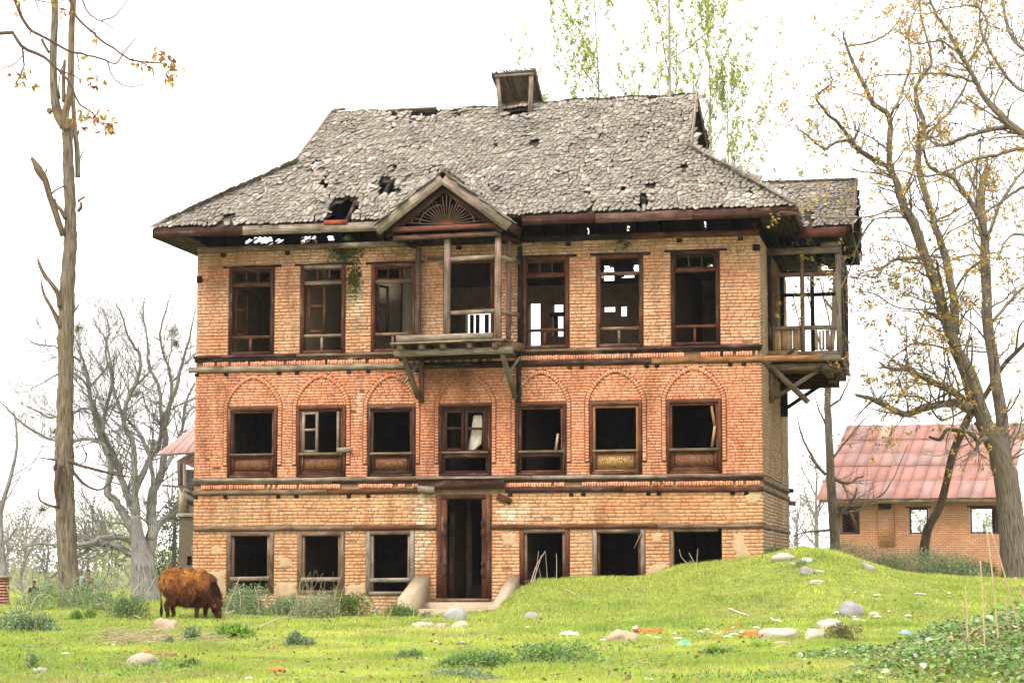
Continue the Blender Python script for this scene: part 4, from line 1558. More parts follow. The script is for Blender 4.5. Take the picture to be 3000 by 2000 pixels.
# ---------------------------------------------------------------- small open hood on the ridge
hood = empty('roof_hood', (0, 0, 0), 0, roof)
ph = lambda x, y, d: (H(x, y, d)[0], d, H(x, y, d)[1])
rbar('post', ph(1468, 338, 3.05), ph(1457, 222, 3.05), .09, .08, GR, hood, up=(0, 1, 0))
rbar('post', ph(1553, 336, 3.05), ph(1557, 215, 3.05), .09, .08, GR, hood, up=(0, 1, 0))
rbar('head_rail', ph(1448, 224, 3.0), ph(1567, 216, 3.0), .05, .05, GR, hood)
rbar('floor_rail', ph(1478, 311, 3.45), ph(1552, 306, 3.45), .06, .06, BK, hood)
A_, B_ = np.array(ph(1442, 218, 2.95)), np.array(ph(1567, 206, 2.95))
C_, D_ = np.array(ph(1590, 303, 4.15)), np.array(ph(1484, 322, 4.15))
for k in range(7):
    t0, t1 = k / 7 + .004, (k + 1) / 7 - .004
    p = [A_ + (B_ - A_) * t0, A_ + (B_ - A_) * t1, D_ + (C_ - D_) * t1, D_ + (C_ - D_) * t0]
    n = np.cross(p[1] - p[0], p[3] - p[0]); n /= np.linalg.norm(n)
    m = MB()
    q = [p[0], p[0] + n * .03, p[3], p[3] + n * .03, p[1], p[1] + n * .03, p[2], p[2] + n * .03]
    m._box8(np.array(q), vary((0.13, .10, .08), .3))
    m.build('roof_board', M['wood'], hood)
for (a_, b_) in ((A_, D_), (B_, C_)):
    rbar('side_board', a_, b_, .03, .12, vary((0.10, .08, .06)), hood)
# moss on its top edge
m = MB()
for k in range(260):
    t = random.random(); s = random.random() ** 2 * .25
    p = A_ + (B_ - A_) * t + (D_ - A_) * s + np.array((0, 0, .03))
    q = RNG.normal(0, .022, (4, 3)); q[:, 2] = abs(q[:, 2])
    g = random.uniform(.6, 1.4)
    m.add(p + q, [[0, 1, 2, 3]], (0.085 * g, .075 * g, .035 * g))
m.build('moss', M['mud'], hood, kind='stuff')

# ---------------------------------------------------------------- dormer gable over the balcony
dorm = empty('dormer', (0, 0, 0), 0, house)
dr = Vector((DU, DY0, DZ))
ex_ = 1.40
for sg in (-1, 1):
    e0 = Vector((DU + sg * ex_, DY0, DZ - ex_ * DSL))
    yb_r = RA.y + (DZ - RA.z) / rs.z * rs.y + .1
    yb_e = RA.y + (e0.z - RA.z) / rs.z * rs.y + .1
    e1 = Vector((e0.x, max(yb_e, DY0 + .2), e0.z)); r1 = Vector((DU, yb_r, DZ))
    quad = [e0, e1, r1, dr] if sg > 0 else [e1, e0, dr, r1]
    a, b_, c_, d_ = quad
    # solid sheet of boards
    m = MB()
    n = (b_ - a).cross(d_ - a).normalized()
    if n.z < 0: n = -n
    V = [p - n * .012 for p in quad] + [p - n * .035 for p in quad]
    m.add([tuple(v) for v in V], [[0, 1, 2, 3], [7, 6, 5, 4], [0, 4, 5, 1], [1, 5, 6, 2], [2, 6, 7, 3], [3, 7, 4, 0]], (0.025, .018, .015))
    m.build('boarding', M['wood'], dorm)
    # split shingles in running layers
    lst = []
    eu = (b_ - a).normalized(); es = n.cross(eu) if n.cross(eu).z > 0 else -(n.cross(eu))
    S = (dr - e0).length
    LB = (b_ - a).length
    enn = np.cross(np.array(eu), np.array(es))
    if enn[2] < 0: eu = -eu; a = Vector(b_); LB = LB
    off_top = (yb_r - DY0)
    def rlim(s, S=S): return lerp((e1 - e0).length, off_top, s / S)
    if sg > 0:
        lay_shingles(e0, (0, 1, 0), tuple(es), S, lambda s: -0.03, rlim, lambda u, s: False, expo=.10, mess=.7, out=lst)
    else:
        lay_shingles(e0, (0, -1, 0), tuple(es), S, lambda s: -rlim(s), lambda s: 0.03, lambda u, s: False, expo=.10, mess=.7, out=lst)
    for q in lst: shingle_geo(shm, *q)
    # barge board
    part_bar('barge_board', (DU + sg * .01, DY0 - .03, DZ - .13), (DU + sg * (ex_ - .03), DY0 - .03, DZ - (ex_ - .03) * DSL - .13), .04, .20, GR if sg < 0 else (0.27, .21, .17), dorm, jit=.006)
    part_bar('inner_barge', (DU + sg * .02, DY0 + .12, DZ - .32), (DU + sg * 1.20, DY0 + .12, DZ - 1.2 * DSL - .32), .04, .14, DK, dorm)
    part_bar('eaves_board', (DU + sg * (ex_ - .02), DY0, DZ - ex_ * DSL - .10), (DU + sg * (ex_ + .05), -0.55, DZ - ex_ * DSL - .10), .035, .18, DK, dorm)
shm.build('shingle_field', M['shingle'], roof, kind='stuff')

zb1 = H(1310, 667, -1.15)[1]
uA, uB = H(1152, 672, -1.15)[0], H(1478, 660, -1.15)[0]
part_bar('tie_beam', (uA, -1.15, zb1 - .01), (uB, -1.15, zb1 + .01), .08, .10, (0.15, .055, .035), dorm)
zb2 = H(1310, 692, -1.08)[1]
part_bar('tie_beam', (H(1153, 697, -1.08)[0], -1.08, zb2 - .01), (H(1468, 687, -1.08)[0], -1.08, zb2 + .02), .10, .09, (0.14, .07, .045), dorm)
# sunburst
fc = H(1308, 658, -1.13)
fan = empty('sunburst', (0, 0, 0), 0, dorm)
hubm = MB()
pts = [(fc[0] + .14 * math.cos(t), fc[1] + .095 * math.sin(t)) for t in np.linspace(0, math.pi, 11)]
V = [(x, -1.16, z) for x, z in pts] + [(x, -1.10, z) for x, z in pts]
hubm.add(V, [[i, i + 1, i + 12, i + 11] for i in range(10)], (0.25, .08, .05))
hubm.more(np.array([list(range(11))]), (0.28, .09, .055))
hubm.build('hub', M['wood'], fan)
def fan_r(t):
    # reach of a ray before it meets the barge boards
    best = 1.22
    for sg in (-1, 1):
        cx = math.cos(t) * sg; cz = math.sin(t)
        if cx > -0.99:
            # z = DZ-.40 - |x-DU|*DSL
            num = (DZ - .38) - fc[1] - abs(fc[0] - DU) * DSL * 0
            den = cz + cx * DSL
            if cx > 0 and den > 1e-6: best = min(best, num / den)
    return best
NR = 21
for k in range(NR):
    t = math.pi * (k + .5) / NR
    r1 = fan_r(t if True else 0)
    if k in (12, 8): r1 *= .75
    part_bar('ray', (fc[0] + .13 * math.cos(t), -1.13, fc[1] + .09 * math.sin(t)), (fc[0] + r1 * math.cos(t), -1.13, fc[1] + r1 * math.sin(t)),
             .013, .016, (0.17, .10, .07), fan, up=(0, 1, 0), seg=5)
m = MB()
for rr_, (ta, tb) in ((.50, (.12, 1.15)), (.50, (1.8, 3.05)), (.64, (.1, .9)), (.64, (2.2, 3.05))):
    pp = [(fc[0] + rr_ * math.cos(t) * 1.15, -1.12, fc[1] + rr_ * math.sin(t) * .85) for t in np.linspace(ta, tb, 9)]
    m.tube(pp, .011, 4, (0.22, .15, .11))
m.build('ring', M['wood'], fan)

# ---------------------------------------------------------------- front balcony
bal = empty('balcony', (0, 0, 0), 0, house)
YD = -1.0
bh = lambda x, y, d=-1.0: (H(x, y, d)[0], d, H(x, y, d)[1])
def bb(name, a, b_, w_, h_, c, **k): return part_bar(name, a, b_, w_, h_, c, bal, **k)
zd = H(1310, 985, YD)[1]
ztop = zb2 - .05
for (px, c, nm) in ((1311, GR, 'post'), (1460, GB, 'post')):
    u = H(px, 850, YD)[0]
    bb(nm, (u, YD, zd - (.03 if px < 1400 else .2)), (u, YD, ztop), .115, .10, (0.22, .16, .135) if px < 1400 else (0.24, .16, .12), up=(0, 1, 0))
uP0, uP1 = H(1320, 850, YD)[0], H(1450, 850, YD)[0]
uPr = H(1463, 760, YD)[0]
zr1, zr2 = H(1385, 756, YD)[1], H(1385, 914, YD)[1]
bb('rail', (uP0, YD, zr1 - .01), (uP1, YD, zr1 + .01), .06, .085, GR)
bb('rail', (uP0, YD, zr2 - .01), (uP1, YD, zr2 + .01), .06, .085, (0.25, .19, .15))
# side posts and rails running back to the wall on the right, splayed
def at_wall(px, py): u, z = H(px, py, -.05); return (u, -.05, z)
uw = H(1524, 800, -.05)[0]
for zz, c in ((zr1, GR), (zr2, (0.24, .18, .14))):
    bb('side_rail', (uPr + .03, YD + .04, zz), (uw, -.06, zz + .02), .05, .08, c)
bb('side_post', (uw, -.06, zd - .05), (uw, -.06, ztop - .05), .09, .09, BK, up=(0, 1, 0))
um = H(1490, 800, -.55)[0]
bb('side_post', (um, -.55, zd - .25), (um, -.55, ztop), .09, .09, (0.17, .10, .075), up=(0, 1, 0))
uwl = H(1227, 800, -.05)[0]
bb('wall_post', (uwl, -.10, zd - .02), (uwl, -.10, ztop - .02), .10, .09, (0.16, .11, .08), up=(0, 1, 0))
# plates from the posts back to the wall
bb('plate', (uw, -.05, ztop + .03), (uPr, YD, ztop + .03), .08, .09, DK)
bb('plate', (uwl - .1, -.05, ztop + .03), (H(1165, 800, YD)[0], YD, ztop + .03), .08, .09, BK)
# deck
uD0, uD1 = H(1160, 985, YD)[0], H(1470, 985, YD)[0]
bb('deck_edge', (uD0 + .03, YD - .08, zd - .04), (H(1447, 985, YD)[0], YD - .08, zd - .02), .05, .13, GR, jit=.005)
bb('deck_edge', (uD0 - .1, YD - .02, zd - .13), (uD1 + .03, YD - .02, zd - .10), .16, .035, GR, jit=.006)
for k in range(8):
    y_ = YD + .06 + k * .125
    bb('deck_board', (lerp(uD0, uD0 + .12, k / 7), y_ + .05, zd - .09), (lerp(uD1 + .05, uw + .03, k / 7), y_ + .05, zd - .08), .115, .03, vary(GB), jit=.003)
for px in (1172, 1235, 1296, 1376, 1450):
    u = H(px, 1010, YD)[0]
    bb('joist', (u, YD - .05, zd - .20), (u, -.0, zd - .18), .10, .12, vary(GB))
zbm = H(1310, 1030, YD + .12)[1]
bb('beam', (H(1156, 1030, YD + .12)[0], YD + .12, zbm - .02), (H(1503, 1024, YD + .12)[0], YD + .12, zbm + .01), .13, .13, (0.22, .18, .13), jit=.012, seg=.35)
bb('beam', (H(1170, 1035, -.5)[0], -.5, zbm - .08), (H(1510, 1030, -.5)[0], -.5, zbm - .06), .10, .10, BK)
bb('beam_end', (H(1452, 1012, YD)[0], YD + .1, zbm + .12), (H(1530, 1015, -.2)[0], -.1, zbm + .14), .10, .16, GB)
# crossed brackets
for (xw, side) in ((1235, 1), (1520, 1)):
    ww = H(xw, 1140, -.06)[0]
    f0 = H(1180 if xw < 1300 else 1472, 1035, YD + .15)
    bb('bracket_post', (ww, -.06, H(xw, 1180)[1]), (ww, -.06, zbm), .09, .09, (0.14, .08, .05) if xw < 1300 else BK, up=(0, 1, 0))
    bb('brace', (f0[0], YD + .15, f0[1]), (ww - .06, -.12, H(xw, 1165)[1]), .085, .09, (0.17, .14, .10), jit=.006, seg=.3)
    bb('brace', (ww + .02, -.10, zbm - .06), (ww - .22, YD + .45, H(xw, 1125)[1]), .05, .05, GR, seg=.3)

# ---------------------------------------------------------------- side balcony on the right wall
sb = empty('side_balcony', (0, 0, 0), 0, house)
D0, D1 = 1.7, 5.0
def sp(name, a, b_, w_, h_, c, **k): return part_bar(name, a, b_, w_, h_, c, sb, **k)
hz = lambda x, y, d=D0: H(x, y, d)
uR0 = hz(2457, 900)[0]
uW = UR + .06
zdk = hz(2400, 1042)[1]; ztp = hz(2400, 736)[1]; zra = hz(2400, 803)[1]; zrb = hz(2400, 959)[1]
um = hz(2351, 900)[0]
for (u, c) in ((uW, BK), (um, GB), (uR0, GR)):
    sp('post', (u, D0, zdk), (u, D0, ztp - .04), .085 if u != uR0 else .11, .09, c, up=(0, 1, 0))
    sp('post', (u, D1, zdk), (u, D1, ztp - .04), .085, .09, BK, up=(0, 1, 0))
um2 = hz(2380, 900, D1)[0]
sp('post', (um2, D1, zdk), (um2, D1, ztp), .07, .08, BK, up=(0, 1, 0))
sp('top_beam', (uW - .1, D0 - .06, ztp), (uR0 + .05, D0 - .06, ztp + .01), .09, .13, (0.24, .19, .15))
sp('top_beam', (uR0 - .35, D0 - .06, ztp + .13), (uR0 + .02, D0 - .06, ztp + .13), .08, .09, GR)
sp('top_beam', (uW, D1, ztp), (uR0 + .05, D1, ztp), .09, .12, BK)
sp('top_beam', (uR0, D0, ztp), (uR0, D1 + .3, ztp), .09, .12, BK)
for zz, c in ((zra, GB), (zrb, GR)):
    sp('rail', (uW, D0, zz), (um - .04, D0, zz), .05, .09, c)
    sp('rail', (um + .045, D0, zz), (uR0 - .05, D0, zz), .05, .09, c)
zx = H(2400, 862, D1)[1]
sp('rail', (uW, D1, zx), (uR0, D1, zx), .05, .08, BK)
zx2 = H(2400, 805, D1)[1]
sp('rail', (uW, D1, zx2 + .02), (uR0, D1, zx2 + .02), .05, .05, BK)
sp('rail', (uR0, D0, zrb), (uR0, D1, zrb), .05, .09, GB)
sp('rail', (uR0, D0, zra), (uR0, D1, zra), .05, .08, GB)
# parapet boards
zb0, zb1_ = zdk + .12, zrb - .05
xs_ = [uW + .05, uW + .22, uW + .46, uW + .66, um - .05]
for i in range(4):
    m = MB(); m.box(xs_[i] + .004, xs_[i + 1] - .004, D0 - .012, D0 + .012, zb0, zb1_, vary((0.50, .34, .19)), .003); m.build('parapet_board', M['wood'], sb)
x = hz(2387, 990)[0]
while x < uR0 - .12:
    wd = random.uniform(.05, .11)
    m = MB(); m.box(x, x + wd - .012, D0 - .012, D0 + .012, zb0, zb1_ - random.uniform(0, .03), vary((0.42, .31, .20), .3), .004); m.build('parapet_board', M['wood'], sb)
    x += wd + random.uniform(0, .015)
y = D0 + .1
while y < D1 - .1:
    wd = random.uniform(.10, .16)
    if random.random() > .12:
        m = MB(); m.box(uR0 - .012, uR0 + .012, y, y + wd - .01, zb0 - .1, zb1_, vary((0.20, .16, .12), .3), .003); m.build('parapet_board', M['wood'], sb)
    y += wd
for y0_, y1_, za, zc in ((D0 + .1, D0 + 1.2, zra + .6, zrb - .1), (D0 + .9, D0 + 2.2, ztp, zra - .3), (D0 + .2, D0 + .6, ztp + .2, zra)):
    sp('loose_lath', (uR0 + .05, y0_, za), (uR0 + .06, y1_, zc), .02, .07, vary(GR))
for k in range(5):
    y_ = D0 + .7 + k * .62
    sp('side_post', (uR0, y_, zdk), (uR0, y_, ztp), .06, .07, vary(BK, .3), up=(0, 1, 0))
sp('base_board', (uW - .05, D0 - .02, zdk + .065), (um - .1, D0 - .02, zdk + .065), .05, .11, (0.42, .29, .17))
sp('base_board', (um - .1, D0 - .03, zdk + .05), (uR0 - .02, D0 - .03, zdk + .055), .05, .10, GR)
sp('deck_edge', (uW + .55, D0 - .10, zdk - .055), (uR0 + .03, D0 - .10, zdk - .055), .05, .13, (0.27, .23, .18))
sp('deck_edge', (uR0 + .03, D0 - .08, zdk - .06), (uR0 + .03, D1 + .1, zdk - .06), .04, .14, BR)
for k in range(12):
    u_ = uW + .02 + k * (uR0 - uW) / 12
    m = MB(); m.box(u_, u_ + .13, D0 - .05, D1, zdk - .12, zdk - .09, vary(BK, .3)); m.build('deck_board', M['wood'], sb)
for y_ in (D0 + .1, D0 + 1.1, D0 + 2.2, D1 - .05):
    sp('joist', (UR, y_, zdk - .19), (uR0 - .02, y_, zdk - .19), .12, .12, vary(GB))
zl = hz(2330, 1076)[1]
sp('beam', (uW - .02, D0 + .05, zl), (hz(2405, 1078)[0], D0 + .05, zl - .0), .10, .12, (0.22, .165, .115))
ue = hz(2437, 1110)[0]
sp('beam', (ue - .13, D0 - .1, zl - .02), (ue - .13, D1 + .2, zl - .02), .16, .14, (0.14, .11, .08), jit=.01)
sp('beam', (uW, D1 - .2, zl - .1), (ue, D1 - .2, zl - .1), .12, .14, BR)
sp('beam', (uW, D0 + 1.8, zl - .06), (ue, D0 + 1.8, zl - .06), .10, .12, BK)
f = lambda x, y, d=D0: (hz(x, y, d)[0], d, hz(x, y, d)[1])
sp('brace', f(2256, 1072), f(2368, 1178), .10, .12, (0.22, .16, .11), jit=.006)
sp('brace', f(2398, 1084, D0 + .12), f(2266, 1168, D0 + .12), .06, .08, (0.25, .20, .15))
sp('brace', f(2403, 1128, D1 - .3), f(2303, 1196, D1 - .3), .07, .08, BK)
sp('brace', f(2340, 1135, D1 - .2), f(2400, 1132, D1 - .2), .08, .10, BR)
sp('wall_post', (uW, D0 + .05, f(2255, 1180)[2]), (uW, D0 + .05, zl), .12, .12, (0.17, .11, .075), up=(0, 1, 0))
sp('wall_post', (uW + .03, D1 - .2, H(2290, 1222, D1)[1]), (uW + .03, D1 - .2, zl), .16, .14, BK, up=(0, 1, 0))
# its own little shingled roof
rzd = H(2508, 532, 3.3)[1]; re0 = H(2420, 664, D0 - .5)[1]
uG = H(2504, 532, 3.3)[0]
yE0, yE1 = D0 - .5, 2 * 3.3 - (D0 - .5)
u_in = UR - .2
shm2 = MB()
def sub2(a, b_, c_, d_, skip=lambda u, s: False):
    a, b_, c_, d_ = map(Vector, (a, b_, c_, d_))
    eu = (b_ - a).normalized(); n = eu.cross(d_ - a).normalized(); es = n.cross(eu); S = (d_ - a).dot(es)
    lst = []
    lay_shingles(a, eu, es, S, lambda s: 0, lambda s: (b_ - a).length, skip, out=lst)
    for q in lst: shingle_geo(shm2, *q)
hp_ = [((q.x - u_in), (q - Vector((u_in, yE0, re0))).dot(Vector((0, 3.3 - yE0, rzd - re0)).normalized())) for q in
       [HP(x, y, (0, yE0, re0), (0, -(rzd - re0), 3.3 - yE0)) for (x, y) in ((2352, 640), (2374, 618), (2384, 640), (2378, 662), (2362, 660))]]
sub2((u_in, yE0, re0), (uG, yE0, re0), (uG, 3.3, rzd), (u_in, 3.3, rzd), lambda u, s: inpoly(u, s, hp_))
sub2((uG, yE1, re0), (u_in, yE1, re0), (u_in, 3.3, rzd), (uG, 3.3, rzd))
shm2.build('shingle_field', M['shingle'], sb, kind='stuff')
for (qa, qb, qc, qd) in (((u_in, yE0, re0), (uG, yE0, re0), (uG, 3.3, rzd), (u_in, 3.3, rzd)), ((uG, yE1, re0), (u_in, yE1, re0), (u_in, 3.3, rzd), (uG, 3.3, rzd))):
    n = (Vector(qb) - Vector(qa)).cross(Vector(qd) - Vector(qa)).normalized()
    m = MB(); V = [tuple(Vector(q) - n * .015) for q in (qa, qb, qc, qd)] + [tuple(Vector(q) - n * .035) for q in (qa, qb, qc, qd)]
    m.add(V, [[0, 1, 2, 3], [7, 6, 5, 4], [0, 4, 5, 1], [1, 5, 6, 2], [2, 6, 7, 3], [3, 7, 4, 0]], (0.07, .05, .04)); m.build('roof_boarding', M['wood'], sb)
sp('ridge_board', (u_in, 3.3, rzd + .05), (uG + .05, 3.3, rzd + .055), .10, .05, GR)
sp('barge_board', (uG + .03, yE0 - .02, re0 - .06), (uG + .03, 3.3, rzd - .04), .03, .20, (0.28, .20, .17))
sp('barge_board', (uG + .03, yE1 + .02, re0 - .06), (uG + .03, 3.3, rzd - .04), .03, .20, BK)
sp('fascia', (H(2338, 690, yE0)[0], yE0 - .02, re0 - .12), (uG - .1, yE0 - .02, re0 - .11), .035, .19, (0.12, .04, .028))
sp('fascia', (u_in + .4, yE1, re0 - .12), (uG, yE1, re0 - .12), .035, .19, BK)
sp('eaves_tie', (uG - .02, yE0 + .1, re0 - .13), (uG - .02, yE1, re0 - .13), .05, .16, BK)
# ceiling boards of the side balcony
for k in range(14):
    if k in (8, 9): continue
    u_ = uW + .02 + k * (uR0 - uW) / 14
    m = MB(); m.box(u_, u_ + .11, D0, D1 + .3, ztp + .12, ztp + .14, vary(BK, .3)); m.build('ceiling_board', M['wood'], sb)

# ================================================================ plants and trees
def smooth_path(P, sub=4):
    P = [Vector(p) for p in P]
    if len(P) < 3: return P
    out = []
    for i in range(len(P) - 1):
        p0 = P[max(i - 1, 0)]; p1 = P[i]; p2 = P[i + 1]; p3 = P[min(i + 2, len(P) - 1)]
        for k in range(sub):
            t = k / sub
            out.append(0.5 * ((2 * p1) + (p2 - p0) * t + (2 * p0 - 5 * p1 + 4 * p2 - p3) * t * t + (3 * p1 - p0 - 3 * p2 + p3) * t ** 3))
    out.append(P[-1])
    return out


def px_path(pts, Y, sub=4, wob=0.0):
    P = []
    for q in pts:
        y = Y + (q[2] if len(q) > 2 else 0)
        P.append(W(q[0], q[1], y))
    P = smooth_path(P, sub)
    if wob:
        for i in range(1, len(P) - 1):
            P[i] = P[i] + Vector(RNG.uniform(-wob, wob, 3))
    return P


def rand_perp(d):
    v = Vector(RNG.normal(0, 1, 3))
    v = v - d * v.dot(d)
    return v.normalized()


def grow(mb, p, d, L, r, lvl, tips, col, up=0.15, kids=(3, 5), spread=0.9, seglen=0.25, gnarl=0.28, sides=4, shrink=0.6, leafpts=None):
    n = max(2, min(7, int(L / seglen)))
    P = [Vector(p)]
    d = Vector(d).normalized()
    dirs = [d.copy()]
    for i in range(n):
        d = (d + rand_perp(d) * gnarl * random.uniform(0.2, 1) + Vector((0, 0, up * 0.5))).normalized()
        P.append(P[-1] + d * L / n)
        dirs.append(d.copy())
    rr = [lerp(r, r * 0.35, i / n) for i in range(n + 1)]
    mb.tube(P, rr, max(3, sides), col, cap=False)
    if leafpts is not None and lvl <= 1:
        leafpts.extend(P[1:])
    if lvl <= 0:
        tips.append((P[-1], dirs[-1]))
        return
    for k in range(random.randint(*kids)):
        t = random.uniform(0.25, 1.0)
        i = min(n, int(t * n))
        dd = (dirs[i] + rand_perp(dirs[i]) * random.uniform(0.5, 1.2) * spread + Vector((0, 0, up))).normalized()
        grow(mb, P[i], dd, L * shrink * random.uniform(0.7, 1.15), max(rr[i] * 0.6, 0.0025), lvl - 1, tips, col, up, kids, spread, seglen, gnarl, 3, shrink, leafpts)
    tips.append((P[-1], dirs[-1]))


def side_growth(mb, P, rad, count, L, lvl, tips, col, t0=0.15, leafpts=None, **k):
    n = len(P)
    for q in range(count):
        t = random.uniform(t0, 1.0)
        i = min(n - 2, int(t * (n - 1)))
        d = (P[i + 1] - P[i]).normalized()
        r0 = max(0.0035, min(rad[i] * 0.32, 0.024))
        dd = (d * 0.5 + rand_perp(d) * random.uniform(0.6, 1.1) + Vector((0, 0, 0.25))).normalized()
        grow(mb, P[i], dd, L * random.uniform(0.5, 1.2) * (1.15 - 0.5 * t), r0, lvl, tips, col, leafpts=leafpts, **k)


def leaf_cards(mb, P, size, col, spread=0.1, per=3, droop=0.3, aspect=0.45, cvar=0.25):
    """small bent leaves, vectorised: P (n,3)"""
    P = np.asarray([tuple(p) for p in P], float)
    P = np.repeat(P, per, 0)
    n = len(P)
    if n == 0: return
    P = P + RNG.normal(0, spread, (n, 3))
    d = RNG.normal(0, 1, (n, 3)); d[:, 2] -= droop
    d /= np.linalg.norm(d, axis=1, keepdims=True)
    s = np.cross(d, RNG.normal(0, 1, (n, 3))); s /= np.maximum(np.linalg.norm(s, axis=1, keepdims=True), 1e-6)
    L = size * RNG.uniform(0.6, 1.3, (n, 1))
    V = np.stack([P, P + d * L * .5 + s * L * aspect * .5, P + d * L, P + d * L * .5 - s * L * aspect * .5], 1)
    cols = np.asarray(col, float)
    if cols.ndim == 1: cols = cols[None]
    C = cols[RNG.integers(0, len(cols), n)] * RNG.uniform(1 - cvar, 1 + cvar, (n, 1))
    mb.add(V.reshape(-1, 3), np.arange(n * 4).reshape(n, 4), C)


BARK = (0.135, 0.105, 0.08)
BARKG = (0.15, 0.135, 0.12)


def base_to_ground(p, depth=0.3):
    return Vector((p.x, p.y, gzf(p.x, p.y) - depth))


# ---------------------------------------------------------------- dead trunk on the left
t1 = empty('dead_tree', base_to_ground(W(205, 1750, 40), 0))
tag(t1, 'tall nearly branchless dead tree trunk with broken stubs left of the house', 'tree')
def put(mb, name, root, mat, **k):
    """link a world-space mesh under a thing whose base is root"""
    o = mb.build(name, mat, None, **k)
    o.parent = root
    o.matrix_parent_inverse = Matrix.LocRotScale(root.location, root.rotation_euler, None).inverted()
    return o
Y = 40
px = 1 / F * Y
def limb(root, name, pts, Y, radii, col=BARK, wob=0.0, sides=9, rough=0.06, sub=4, mat='bark'):
    P = px_path(pts, Y, sub, wob)
    rad = np.interp(np.linspace(0, 1, len(P)), np.linspace(0, 1, len(radii)), np.array(radii) * Y / F)
    m = MB(); m.tube(P, rad, sides, col, rough=rough)
    o = put(m, name, root, M[mat], smooth=True)
    return P, rad, o


TC = (0.205, 0.165, 0.12)
limb(t1, 'trunk', [(206, 1800), (204, 1740), (196, 1600), (190, 1450), (188, 1340), (190, 1250), (192, 1100), (194, 950), (200, 800), (206, 700), (205, 600), (200, 480), (198, 400), (192, 350)],
     Y, [38, 31, 28, 27, 27, 24, 23, 23, 21, 19, 17, 16, 15, 18], TC, sides=18, rough=0.13, sub=7)
limb(t1, 'stem', [(190, 370), (168, 330), (158, 260), (156, 150), (160, 60), (160, -60), (165, -160)], Y, [16, 14, 11, 11, 10, 9], TC)
limb(t1, 'stem', [(198, 380), (190, 340), (205, 270), (208, 180), (210, 80), (216, -20), (220, -140)], Y - .1, [13, 12, 10, 10, 9, 8], (0.20, .14, .09))
limb(t1, 'stem', [(228, 520), (226, 440), (218, 370), (214, 300), (206, 210)], Y + .2, [8, 8, 7, 7, 6], (0.26, .22, .17))
for pts, rd in (([(185, 690), (165, 630), (145, 570), (134, 530), (118, 505), (104, 480), (92, 462)], [9, 9, 9, 10, 13, 9, 4]),
                ([(192, 640), (178, 615), (165, 600), (160, 582)], [7, 6, 4, 3]),
                ([(150, 567), (170, 553), (190, 545)], [3, 2.5, 3]),
                ([(120, 510), (122, 490)], [4, 2]), ([(134, 505), (140, 487)], [3, 1]),
                ([(178, 960), (165, 930), (150, 900), (138, 880), (128, 860), (120, 820)], [8, 7, 5, 5, 4, 2]),
                ([(176, 900), (170, 860), (150, 830), (132, 808), (118, 780), (110, 757)], [9, 8, 7, 6, 5, 2]),
                ([(150, 330), (145, 325), (142, 318)], [9, 8, 6]), ([(180, 335), (176, 318)], [7, 5]),
                ([(144, 155), (132, 135), (122, 115)], [4, 4, 5]),
                ([(228, 590), (242, 580), (250, 577)], [5, 3, 3]), ([(228, 620), (238, 605), (236, 592)], [6, 5, 3]),
                ([(216, 910), (226, 900), (232, 888)], [4, 3, 1]), ([(232, 470), (240, 452), (247, 438)], [2, 2, 1]),
                ([(188, 300), (186, 240), (190, 175)], [7, 6, 4]), ([(176, 290), (172, 255), (178, 210), (186, 190)], [3, 2, 2, 1])):
    limb(t1, 'stub', pts, Y - random.uniform(0, .15), rd, (0.16, .115, .075), sides=7, rough=.12, sub=3)
# the whorl of dry branches low on the trunk
for pts, rd in (([(200, 1350), (230, 1362), (270, 1372), (320, 1385), (390, 1398)], [6, 5, 5, 4, 1]),
                ([(205, 1370), (225, 1395), (250, 1420), (285, 1434), (310, 1425), (335, 1395)], [5, 5, 4, 3, 2, 1]),
                ([(180, 1365), (160, 1375), (165, 1350), (150, 1345), (110, 1340)], [8, 5, 4, 3, 1]),
                ([(215, 1340), (212, 1318), (205, 1300)], [5, 3, 1]),
                ([(165, 1485), (140, 1478), (118, 1465), (112, 1440), (120, 1425)], [5, 4, 3, 2, 1]),
                ([(178, 1360), (168, 1400), (165, 1440), (172, 1490)], [9, 9, 7, 4]),
                ([(230, 1362), (250, 1350), (255, 1320)], [2, 2, 1]), ([(250, 1352), (252, 1330), (238, 1300)], [3, 2, 1])):
    limb(t1, 'branch', pts, Y - .3, rd, (0.12, .075, .055), sides=6, rough=.1, sub=3)

